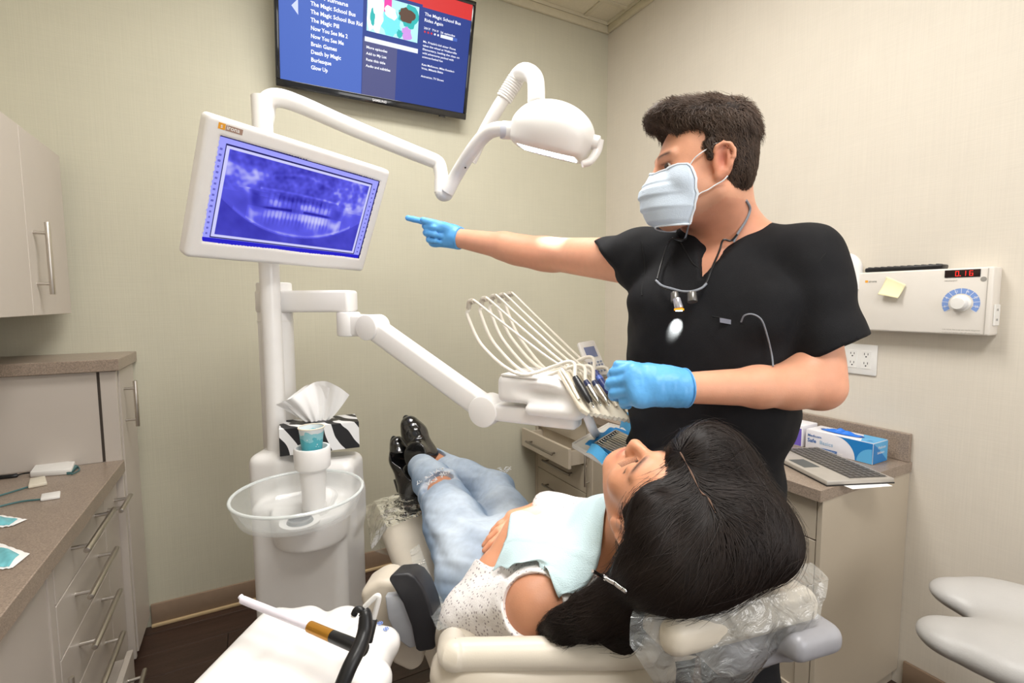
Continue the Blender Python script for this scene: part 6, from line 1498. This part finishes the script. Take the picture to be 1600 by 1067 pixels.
for i in range(nb):
    for j in range(nb):
        px, py = bibpx(i/(nb-1), j/(nb-1)); p = np.array(P(px, py, dd[i, j]))
        q1 = p[None]; f_ = min(sh.sample(q1)[0], bd.sample(q1)[0])
        for _ in range(4):
            F_ = sh if sh.sample(q1)[0] < bd.sample(q1)[0] else bd; s_ = F_.sample(q1)[0]
            if s_ < .007 and s_ > -.05: q1 = q1-np.array([[0, 0, -1.]])*(.008-s_)-0*F_.grad(q1)
        V.append(q1[0])
V = np.array(V); g3 = V.reshape(nb, nb, 3)
for _ in range(6): g3[1:-1, 1:-1] = .2*(g3[1:-1, 1:-1]+g3[:-2, 1:-1]+g3[2:, 1:-1]+g3[1:-1, :-2]+g3[1:-1, 2:])
uu, vv = np.meshgrid(np.linspace(0, 1, nb), np.linspace(0, 1, nb), indexing='ij')
g3[..., 2] += .005*np.exp(-((vv-.42-.15*uu)/.012)**2)+.0025*np.exp(-((uu-.55)/.012)**2)+.002*np.sin(uu*9+vv*5)+.003
V = g3.reshape(-1, 3)
for _ in range(8):
    s_ = np.minimum(sh.sample(V), bd.sample(V)); V[:, 2] += np.clip(.005-s_, 0, .006)
ii = np.arange(nb*nb).reshape(nb, nb); Q = np.stack([ii[:-1, :-1], ii[1:, :-1], ii[1:, 1:], ii[:-1, 1:]], -1).reshape(-1, 4); c0 = V.mean(0); c0[2] = V[:, 2].min()
bib = link('dental_bib', fast_mesh('dental_bib', V-c0, Q), mat('bib_paper', srgb(204, 228, 234), .8, var=.02, bump=.5, bscale=420), None, Vector(c0), True, None); bib['label'] = 'pale blue paper bib spread over the patient chest'; bib['category'] = 'bib'
mo = bib.modifiers.new('thick', 'SOLIDIFY'); mo.thickness = .001
bc_ = thing('bib_chain', 'silver ball chain and clip holding the blue bib, over the patient dark hair', 'chain', P(955, 910, .70))
def onhair(px, py, off=.005):
    p = ha.cast(px, py); p = p if p is not None else P(px, py, .71); return p-ray(px, py)*off*2
q = MB(); cp = [onhair(x, y) for x, y in ((944, 901), (952, 907), (960, 911), (968, 917), (977, 923))]
for i, p in enumerate(smooth_path(cp, 4)): q.sphere(p, .0034, 8, 6)
part('beads', q, M_CHROME, bc_, kind='stuff')
q = MB(); a, b = onhair(926, 892), onhair(946, 903); q.tube([a, b], .0024, n=8); q.cyl(b, b+norm(b-a)*.006, .004, n=10); part('clip', q, M_CHROME, bc_)
# ================================================================== THE DENTIST
dt = thing('person', 'standing dentist in black scrubs, blue gloves and face mask, pointing at the monitor', 'person', F(.45, 1.08, .004))
DH = F(.402, 1.035, 1.668); dfw = FV(-.975, .06, -.02); DR = basis(dfw, (.03*axr+np.array([0, 0, 1.])))
SL, SRr = P(1260, 408, 1.0), P(985, 408, 1.17)
EL, WL = P(1280, 603, .965), P(1063, 606, .905)
ER, WR = P(852, 396, 1.46), P(716, 372, 1.59)
NK = P(1136, 358, 1.09)
dsx = norm(SL-SRr); dsx[2] = 0; dsx = norm(dsx); dfr = np.cross([0, 0, 1.], dsx); dfr = dfr*np.sign(dfr@(EYE-NK)*1.0) if False else -np.cross([0, 0, 1.], dsx)
if dfr@(np.array([0, 0, 0])-NK*[1, 1, 0]) < 0: dfr = -dfr
DB = np.stack([dsx, dfr, np.array([0, 0, 1.])], 1)
SMd = (SL+SRr)/2; CHd = SMd-np.array([0, 0, .14]); CHd = CHd+dfr*.0
BEd = np.array(F(.452, 1.115, 1.16)); HPd = np.array(F(.455, 1.17, .95))
def torso_d(fl, g=0.0):
    fl.ell(CHd, (.175+g, .112+g, .19+g), DB, k=.03); fl.ell(BEd, (.155+g, .110+g, .20+g), DB, k=.06); fl.ell(HPd, (.165+g, .115+g, .15+g), DB, k=.06)
    fl.cone(SL-dsx*.02, NK-[0, 0, .03], .050+g, .05+g, k=.03); fl.cone(SRr+dsx*.02, NK-[0, 0, .03], .050+g, .05+g, k=.03)
    for sg in (-1, 1): fl.ell(CHd+dsx*.08*sg+dfr*.05+[0, 0, .04], (.075+g, .058+g, .06+g), DB, k=.03)
bdd = Field(np.minimum(HPd, WR)-[.30, .30, .12]+0, np.maximum(SL, DH)+[.32, .32, .17], .004)
lo_ = np.min([WR-.13, WL-.16, HPd-.25, EL-.1, DH-.14], axis=0); hi_ = np.max([WR+.1, WL+.1, HPd+.25, EL+.1, DH+.15], axis=0); lo_[2] = .90
bdd = Field(lo_, hi_, .0036)
torso_d(bdd)
TD = head(bdd, DH, DR, 1.0)
bdd.cone(TD(0, -.02, -.055), NK-[0, 0, .03], .058, .062, k=.03); bdd.cone(TD(0, -.03, .0), NK-[0, 0, .0], .05, .06, k=.03)
bdd.cone(NK-[0, 0, .005], SL*.6+NK*.4-[0, 0, .01], .045, .045, k=.04); bdd.cone(NK-[0, 0, .005], SRr*.6+NK*.4-[0, 0, .01], .045, .045, k=.04)
bdd.chain([SL, EL], [.056, .045], k=.02); bdd.cone(EL, EL*.55+WL*.45, .043, .038, k=.02); bdd.cone(EL*.55+WL*.45, WL, .038, .028, k=.02); bdd.cone(EL*.85+SL*.15, EL*.78+WL*.22, .042, .043, k=.02)
bdd.chain([SRr, ER], [.056, .046], k=.02); bdd.cone(ER, ER*.55+WR*.45, .043, .041, k=.02); bdd.cone(ER*.55+WR*.45, WR, .041, .030, k=.02); bdd.cone(ER*.9+SRr*.1-[0, 0, .006], ER*.7+WR*.3-[0, 0, .008], .040, .040, k=.03)
bdd.cone(WL, WL+norm(WL-EL)*.03, .028, .026, k=.01); bdd.cone(WR, WR+norm(WR-ER)*.03, .028, .026, k=.01)
def dcol(V, N):
    c = np.tile(np.array(srgb(224, 164, 134)), (len(V), 1)); loc = (V-DH)@DR
    hd_ = (np.abs(loc) < [.1, .13, .14]).all(1)
    def mixc(w, col): 
        nonlocal c
        w = np.clip(w, 0, 1)[:, None]; c = c*(1-w)+np.array(srgb(*col))*w
    jaw = hd_*sstep(-loc[:, 2], .02, .06)*sstep(loc[:, 1], -.03, .02)*.35; mixc(jaw, (150, 118, 100))
    nk_ = (V[:, 2] < DH[2]-.07)*(np.linalg.norm(V-NK, axis=1) < .16)*.25; mixc(nk_, (198, 120, 95))
    ear = np.exp(-(((np.abs(loc[:, 0])-.080)/.012)**2+((loc[:, 1]+.006)/.022)**2+((loc[:, 2]+.006)/.034)**2))*.6; mixc(ear*hd_, (218, 120, 92)); w = np.exp(-(((np.abs(loc[:, 0])-.086)/.014)**2+((loc[:, 1]+.003)/.009)**2+((loc[:, 2]-.001)/.016)**2)); mixc(w*hd_*.8, (150, 72, 55))  # redder ear; shade in its hollow is painted as a darker red
    for sg in (-1, 1):
        w = np.exp(-((loc[:, 0]-sg*.030)/.0205)**6-((loc[:, 2]-(.0235+.10*(.012-np.abs(np.abs(loc[:, 0])-.034))))/.0042)**2)*(loc[:, 1] > .05)*hd_; mixc(w*.95, (52, 36, 30))
        w = np.exp(-((loc[:, 0]-sg*.031)/.015)**6-((loc[:, 2]-.0075)/.0020)**2)*(loc[:, 1] > .06)*hd_; mixc(w*.8, (70, 40, 34))
        w = np.exp(-((loc[:, 0]-sg*.031)/.018)**2-((loc[:, 2]-.0)/.010)**2)*(loc[:, 1] > .05)*hd_; mixc(w*.3, (170, 100, 86))
    for p in (EL, ER): mixc(np.exp(-(np.linalg.norm(V-p, axis=1)/.05)**2)*.30, (214, 128, 104))
    return c
sdf_part('body', bdd, M_SKIN, dt, color=dcol, smooth_it=2)
for sg in (-1, 1):
    q = MB(); c = TD(sg*.0305, .0795, .001); q.sphere(c, .0118, 20, 14); ey = part('eye', q, mat('eye_white', srgb(225, 215, 208), .2, var=0), dt)
    gz = norm(dfw*.88-axf*.40*(1 if sg > 0 else 1)); q = MB(); q.lathe([(0, 0), (.0062, 0), (.0052, .0016), (0, .0022)], c+gz*.0102, gz, 16); part('iris', q, mat('iris_brown', srgb(58, 38, 26), .2, var=0), ey)
# hair
hd_f = Field(DH-.17, DH+[.17, .17, .19], .003)
def eh(p, r, k=.015, op='u'): hd_f.ell(TD(*p), r, DR, k, op)
eh((0, -.008, .042), (.082, .090, .088)); eh((0, -.026, .0), (.077, .068, .080)); eh((0, .020, .090), (.066, .074, .038), .03); eh((0, .066, .106), (.054, .038, .022), .02); eh((0, .092, .106), (.046, .022, .017), .015); eh((0, .098, .100), (.036, .014, .013), .012); eh((0, -.036, .075), (.07, .046, .045), .03)
eh((0, .116, .0), (.090, .080, .094), .006, 's')
for sg in (-1, 1):
    eh((sg*.095, .040, -.030), (.05, .048, .058), .006, 's'); eh((sg*.090, -.006, -.010), (.028, .026, .040), .005, 's'); eh((sg*.085, .072, .045), (.050, .050, .032), .008, 's'); hd_f.cone(TD(sg*.0765, .020, .03), TD(sg*.0770, .018, .004), .008, .0045, k=.005)
hd_f.half(TD(0, -.06, -.075), -DR[:, 2]*.9+DR[:, 1]*.4, .004)
M_HD = mat('brown_hair', srgb(44, 33, 28), .55, var=.3, scale=90, spec=.3, bump=.8, bscale=260); M_HDS = mat('brown_hair_strand', srgb(74, 57, 46), .5, var=.3, scale=60, spec=.4)
sdf_part('hair', hd_f, M_HD, dt, disp=lambda V, N: .0055*wnoise(V, 75, 3, 3)*sstep((V-DH)@DR[:, 2], .05, .09)+.0012*wnoise(V, 160, 5, 2))
VD, _ = hd_f.nets(); LD = (VD-DH)@DR
def flowD(p):
    l = (p-DH)@DR; top = sstep(l[:, 2], .07, .11)[:, None]; side = -DR[:, 2]*.9-DR[:, 1]*.5; front = DR[:, 1]*.5+DR[:, 0]*.3*np.sin(l[:, :1]*60)+DR[:, 2]*.3; return side*(1-top)+(DR[:, 1]*.7*np.sign(l[:, 1:2]+.03)+DR[:, 0]*.5*np.sin(l[:, 1:2]*70+l[:, :1]*40))*top
strands('hair_strands', hd_f, pick(VD, 7000, 1, LD[:, 2] < .085), flowD, M_HDS, dt, .018, 4, .0006, .0012, .35, 2, lift_end=.0025)
strands('hair_strands', hd_f, pick(VD, 6000, 2, LD[:, 2] >= .07), flowD, M_HDS, dt, .034, 6, .0007, .002, .28, 3, curl=.6, lift_end=.009)
# face mask
def push_out(vs, e=.0035):
    p = np.array(vs, float)
    for _ in range(4):
        s_ = bdd.sample(p); G_ = bdd.grad(p); p = p+G_*np.clip(e-s_, 0, .02)[:, None]
    return [tuple(x) for x in p]
def relax(vs, a, b, n=2):
    g = np.array(vs).reshape(a, b, 3)
    for _ in range(n):
        g[1:-1, 1:-1] = g[1:-1, 1:-1]*.2+.2*(g[:-2, 1:-1]+g[2:, 1:-1]+g[1:-1, :-2]+g[1:-1, 2:])
        g[:, 0] = g[:, 0]; g = np.array(push_out(g.reshape(-1, 3), .0025)).reshape(a, b, 3)
    return [tuple(x) for x in g.reshape(-1, 3)]
def maskf(u, v, o=0.0):
    th = (u-.5)*2*1.25; zz = -.009-.104*v; yf = np.interp(v, [0, .12, .3, .5, .75, .93, 1], [.108, .119, .135, .134, .127, .114, .100])
    hwid = np.interp(v, [0, .3, .7, 1], [.052, .066, .066, .052]); ys = np.interp(v, [0, .5, 1], [.050, .036, .046])
    x = hwid*math.sin(th)/math.sin(1.25); y = ys+(yf-ys)*max(0, (math.cos(th)-math.cos(1.25))/(1-math.cos(1.25)))**.8
    pl = ((v*4.2) % 1.0); pl = .0060*(pl if pl < .85 else (1-pl)*5.6)*math.cos(th*.9); zz += (.016*(v-.45))*(-abs(math.sin(th)))*.5
    return tuple(TD(x*(1+(o+pl)*4), y+pl+o, zz))
q = MB(); q.grid(maskf, 48, 64); mk = part('face_mask', (setattr(q, 'v', relax(push_out(q.v), 48, 64)) or q), mat('mask_blue', srgb(208, 222, 238), .8, var=.02, bump=.25, bscale=400), dt, label='pale blue pleated face mask', sharp=None)
mk.modifiers.new('thick', 'SOLIDIFY').thickness = .0012
q = MB(); q.tube([maskf(i/20, 0.0, .0008) for i in range(21)], .0022, n=8, sub=1); q.tube([maskf(i/20, 1.0, .0008) for i in range(21)], .0020, n=8, sub=1)
for e_ in (0, 1): q.tube([maskf(e_, i/12, .0008) for i in range(13)], .0022, n=8, sub=1)
q.v = push_out(q.v, .0045); part('edge_binding', q, mat('mask_binding', srgb(228, 236, 246), .8, var=0), mk, kind='stuff')
for sg, e_ in ((-1, 0), (1, 1)):
    for c_ in ([maskf(e_, .03), TD(sg*.072, .045, .004), TD(sg*.078, .028, .016), TD(sg*.0805, .010, .024), TD(sg*.083, -.006, .027)], [maskf(e_, .97), TD(sg*.064, .038, -.068), TD(sg*.073, .018, -.056), TD(sg*.080, .000, -.044), TD(sg*.084, -.012, -.034)]):
        out_ = []
        for i_, p_ in enumerate(smooth_path(c_, 8)):
            p_ = np.array(p_)[None]; s_ = bdd.sample(p_)[0]
            if s_ < .003: p_ = p_+bdd.grad(p_)*(.003-s_)
            out_.append(p_[0])
        q = MB(); q.tube(out_, .0013, n=8, sub=1); part('ear_loop', q, mat('elastic', (.85, .85, .86), .7, var=0), mk)
# scrub top
sc = Field(lo_+[0, 0, -.15], hi_+[0.02, 0.02, 0], .0045)
torso_d(sc, .013); sc.ell(BEd, (.172, .122, .22), DB, k=.06); sc.ell(HPd+[0, 0, .0], (.180, .130, .16), DB, k=.06)
hemL, hemR = P(1297, 545, .975), P(958, 418, 1.21)
s1_, s2_ = sc.like(), sc.like(); s1_.cone(SL-[0, 0, .0], hemL, .068, .072, k=.03); s2_.cone(SRr, hemR, .064, .076, k=.03); sc.cone(SL-dsx*.05+[0, 0, .005], SL, .056, .062, k=.03)
s1_.cone(hemL, hemL+(hemL-SL)*.3, .072, .074, k=.01); s2_.cone(hemR, hemR+(hemR-SRr)*.5, .076, .078, k=.01)
nL = norm(norm(EL-SL)*.95+.30*axr*-1+np.array([0, 0, -.0])); 
pL1, pL2 = P(1352, 528, .97), P(1240, 572, .97); cl_ = (pL1+pL2)/2; nL = norm(np.cross(norm(pL1-pL2), ray(1297, 548))); nL = nL*np.sign(nL@(EL-SL)); s1_.half(cl_, nL, .002)
pR1, pR2 = P(928, 376, 1.22), P(1000, 466, 1.16); cr_ = (pR1+pR2)/2; nR = norm(np.cross(norm(pR1-pR2), ray(962, 420))); nR = nR*np.sign(nR@(ER-SRr)); 
s2_.half(cr_, nR, .002)
s1_.cone(hemL-(hemL-SL)*.35, hemL+(hemL-SL)*.4, .050, .064, k=.004, op='s'); s2_.cone(hemR-(hemR-SRr)*.25, ER, .052, .070, k=.004, op='s'); sc.join(s1_, .03); sc.join(s2_, .03); sc.cone(hemR-(hemR-SRr)*.1, ER, .052, .062, k=.004, op='s')
# V neck
vb = sc.cast(1097, 428); vtL, vtR = sc.cast(1178, 335), sc.cast(1062, 352)
vb = P(1097, 428, .975) if vb is None else vb
NKo = NK+[0, 0, .0]; 
sc.cone(NK-[0, 0, .02], NK+[0, 0, .12], .068, .075, k=.006, op='s')
for f_ in np.linspace(0, 1, 9):
    c = vb*(1-f_)+(NK+dfr*.075+[0, 0, -.005])*f_; sc.ell(c+dfr*.0, (.004+.056*f_, .020, .012+.012*f_), DB, k=.004, op='s')
sc.half(HPd-[0, 0, .06], (0, 0, -1), .003)
def ddisp(V, N):
    dn = lambda p, r: np.exp(-(np.linalg.norm(V-p, axis=1)/r)**2); w = wnoise(V, 17, 31, 3); f1 = wnoise(V@np.stack([norm(dsx+[0, 0, .8])*.3, norm(dsx*-.8+[0, 0, 1.])*.8, dfr*.4], 1), 48, 14, 2)
    return .0045*w+.0085*f1*(.25+dn(SRr-[0, 0, .06], .14)+.9*dn(SL-[0, 0, .12], .14)+.6*dn(BEd-[0, 0, .1], .2))
M_SCR = mat('black_scrubs', srgb(26, 26, 29), .78, var=.06, scale=50, bump=.25, bscale=700, spec=.25)
sdf_part('scrub_top', sc, M_SCR, dt, disp=ddisp)
SB = mat('seam_black', srgb(16, 16, 18), .8, var=0)
for pxs in (((1095, 432), (1078, 405), (1062, 375), (1056, 352)), ((1099, 432), (1125, 405), (1152, 370), (1182, 340)), ((1290, 395), (1262, 430), (1247, 480), (1238, 560)), ((1112, 494), (1150, 500), (1182, 503), (1210, 498)), ((1112, 494), (1108, 545), (1112, 580)), ((1002, 380), (1008, 420), (1004, 462))):
    pp = [sc.cast(*p) for p in pxs]; pp = [p for p in pp if p is not None]
    if len(pp) > 2: seamline('seam', sc, pp, SB, dt, r=.0016)
pp = sc.cast(1120, 497)
if pp is not None:
    q = MB(); o = pp-_fw*.014; q.prism([o, o+_R2*.022-_U2*.004, o+_R2*.022-_U2*.013, o-_U2*.009], -_fw*.001); part('pocket_tag', q, mat('tag_grey', srgb(120, 122, 135), .6, var=0), dt)
# trousers and shoes
tr_ = Field(HPd-[.28, .28, 1.0], HPd+[.28, .28, .10], .009)
FL_, FR_ = F(.58, 1.12, .07), F(.40, 1.24, .07)
for f_, sg in ((FL_, 1), (FR_, -1)):
    hp = HPd+dsx*.085*sg-[0, 0, .06]; kn_ = hp*.5+f_*.5+dfr*.01; tr_.chain([hp, kn_, f_+[0, 0, .03]], [.105, .080, .068], k=.03)
tr_.ell(HPd-[0, 0, .03], (.165, .115, .10), DB, k=.04); tr_.half(FL_+[0, 0, -.02], (0, 0, -1), .003)
sdf_part('trousers', tr_, M_SCR, dt, disp=lambda V, N: .006*wnoise(V, 14, 3, 3))
for f_ in (FL_, FR_):
    b_ = f_*[1, 1, 0]; fl = Field(b_-[.2, .2, .02], b_+[.2, .2, .15], .006); fl.cone(b_+[0, 0, .045], b_+dfr*.11+[0, 0, .038], .040, .040, k=.01, flat=((0, 0, 1), .8)); fl.cone(b_-dfr*.05+[0, 0, .045], b_+[0, 0, .055], .036, .04, k=.02); fl.half(b_+[0, 0, .006], (0, 0, -1), .003)
    sdf_part('shoe', fl, M_BLACK, dt)
# gloves
M_GLV = mat('nitrile_glove', srgb(96, 172, 234), .42, var=.05, scale=30, bump=.7, bscale=45, sss=.05)
gl = Field(WR-.24, WR+.12, .003); hdR = norm(P(640, 357, 1.62)-WR)
hand(gl, WR, hdR, -axf*1.0+np.array([0, 0, .05]), np.array([0, 0, 1.]), 1.02, ((.02, .06, .04), (1.45, 1.6, 1.0), (1.5, 1.6, 1.0), (1.55, 1.6, 1.0)), thumb=(.05, .75), spread=.01, grow=.0012)
hdR_ = norm(WR-ER); gl.cone(WR-hdR_*.006, WR+hdR*.03, .0345, .029, k=.012); gl.half(WR-hdR_*.010, -hdR_, .001, WR-.09, WR+.09)
sdf_part('glove', gl, M_GLV, dt, disp=lambda V, N: .0009*wnoise(V, 90, 3, 2), label='blue glove, pointing with index finger')
q = MB(); fz = frame_z(hdR_); cc_ = WR-hdR_*.007; q.tube([cc_+np.array(fz @ Vector((math.cos(a)*.0350, math.sin(a)*.0350, 0))) for a in np.linspace(0, 2*math.pi, 33)], .0016, n=6, sub=1, cap=False); part('glove_cuff', q, M_GLV, dt)
gl = Field(WL-.22, WL+.12, .003); hdL = norm(P(975, 601, .905)-WL); pnL = norm(axf*.85-np.array([0, 0, .35]))
hand(gl, WL, hdL, pnL, np.array([0, 0, 1.]), .97, ((.75, .85, .5), (.8, .85, .5), (.82, .85, .55), (.9, .9, .55)), thumb=(.27, .16), spread=.03, grow=.0014)
hdL_ = norm(WL-EL); gl.cone(WL-hdL_*.004, WL+hdL*.04, .0350, .0320, k=.014); gl.half(WL-hdL_*.012, -hdL_, .001, WL-.09, WL+.09)
sdf_part('glove', gl, M_GLV, dt, disp=lambda V, N: .0020*wnoise(V*np.array([1, 1, .6]), 85, 9, 3), label='blue glove, fingers loosely curled')
q = MB(); fz = frame_z(hdL_); cc_ = WL-hdL_*.009; q.tube([cc_+np.array(fz @ Vector((math.cos(a)*.0356, math.sin(a)*.0356, 0))) for a in np.linspace(0, 2*math.pi, 33)], .0018, n=6, sub=1, cap=False); part('glove_cuff', q, M_GLV, dt)
# ------------------------------------------------------------------ magnifying glasses hung round the neck
lo_t = thing('magnifying_loupes', 'black framed magnifying glasses with a lit lamp hanging over the black scrubs', 'loupes', P(1075, 460, .95))
def on(px, py, off=.006, fb=.97):
    a = sc.cast(px, py); b = bdd.cast(px, py); c = [x for x in (a, b) if x is not None]; p = min(c, key=lambda x: np.linalg.norm(x-EYE)) if c else P(px, py, fb); return p-norm(p-EYE)*off
q = MB(); q.tube([on(1166, 313, .004), on(1172, 326, .005), on(1166, 344, .006), on(1152, 366, .007), on(1146, 378, .008)], .0026, n=8); part('cord', q, mat('cord_grey', srgb(140, 145, 155), .5), lo_t)
q = MB(); q.tube([on(1076, 352, .008), on(1068, 375, .010), on(1050, 372, .012)], .0018, n=8); part('cord', q, MATS['cord_grey'], lo_t)
q = MB(); q.tube([on(1152, 366, .010), on(1142, 376, .012), on(1130, 375, .012), on(1124, 392, .012), on(1112, 420, .012), on(1104, 440, .014), on(1097, 450, .016)], .0021, n=8); part('temple', q, M_BLACK, lo_t)
q = MB(); q.tube([on(1074, 358, .010), on(1070, 374, .014), on(1050, 373, .016), on(1042, 385, .016), on(1034, 410, .016), on(1027, 436, .018)], .0021, n=8); part('temple', q, M_BLACK, lo_t)
q = MB(); q.tube([on(1025, 438, .020), on(1034, 446, .024), on(1050, 451, .026), on(1066, 455, .027), on(1082, 455, .026), on(1096, 450, .022), on(1104, 443, .018)], .0024, n=8); part('frame', q, MATS['cord_grey'], lo_t)
q = MB(); q.tube([on(1024, 440, .019), on(1036, 450, .022), on(1050, 454, .024), on(1066, 457, .025), on(1082, 457, .024), on(1098, 452, .020)], .0016, n=6); part('lens_edge', q, M_BLACK, lo_t)
for x in (1054, 1081):
    a = on(x, 457, .030); b_ = on(x+1, 472, .034); q = MB(); q.cyl(a, b_, .0088 if x > 1060 else .0075, .0098 if x > 1060 else .0085, n=20, bev=.001); part('magnifier_barrel', q, mat('barrel_grey', srgb(120, 118, 116), .3, metal=.7), lo_t)
a = on(1057, 466, .040); b_ = on(1061, 482, .042); q = MB(); q.cyl(a, b_, .0075, .0085, n=20, bev=.001); lampb = part('headlamp', q, mat('lamp_silver', srgb(190, 190, 200), .25, metal=.6), lo_t)
q = MB(); q.cyl(b_, on(1061, 485, .042), .0095, n=20); part('orange_filter', q, mat('orange_filter', srgb(235, 150, 20), .3, emit=(1, .45, .03), es=.6, var=0), lampb)
q = MB(); q.cyl(on(1061, 485.2, .042), on(1061, 486, .042), .0065, n=20); part('lamp_lens', q, mat('lamp_lens', (1, 1, .9), .3, emit=(1, .97, .8), es=12, var=0), lampb)
hl = bpy.data.lights.new('headlamp_light', 'SPOT'); hl.energy = 14; hl.color = (.95, 1, .9); hl.spot_size = math.radians(34); hl.spot_blend = .6; hl.shadow_soft_size = .004
ho = bpy.data.objects.new('headlamp_light', hl); COL.objects.link(ho); sp0 = on(1061, 488, .030); ho.location = Vector(sp0); ho.rotation_euler = Vector(on(1056, 512, .0)-sp0).to_track_quat('-Z', 'Y').to_euler()
q = MB(); q.tube([on(1158, 503, .006), on(1163, 493, .018), on(1176, 491, .021), on(1190, 500, .021), on(1199, 525, .020), on(1206, 555, .018), on(1208, 572, .014)], .0016, n=8); part('cable', q, MATS['cord_grey'], lo_t)
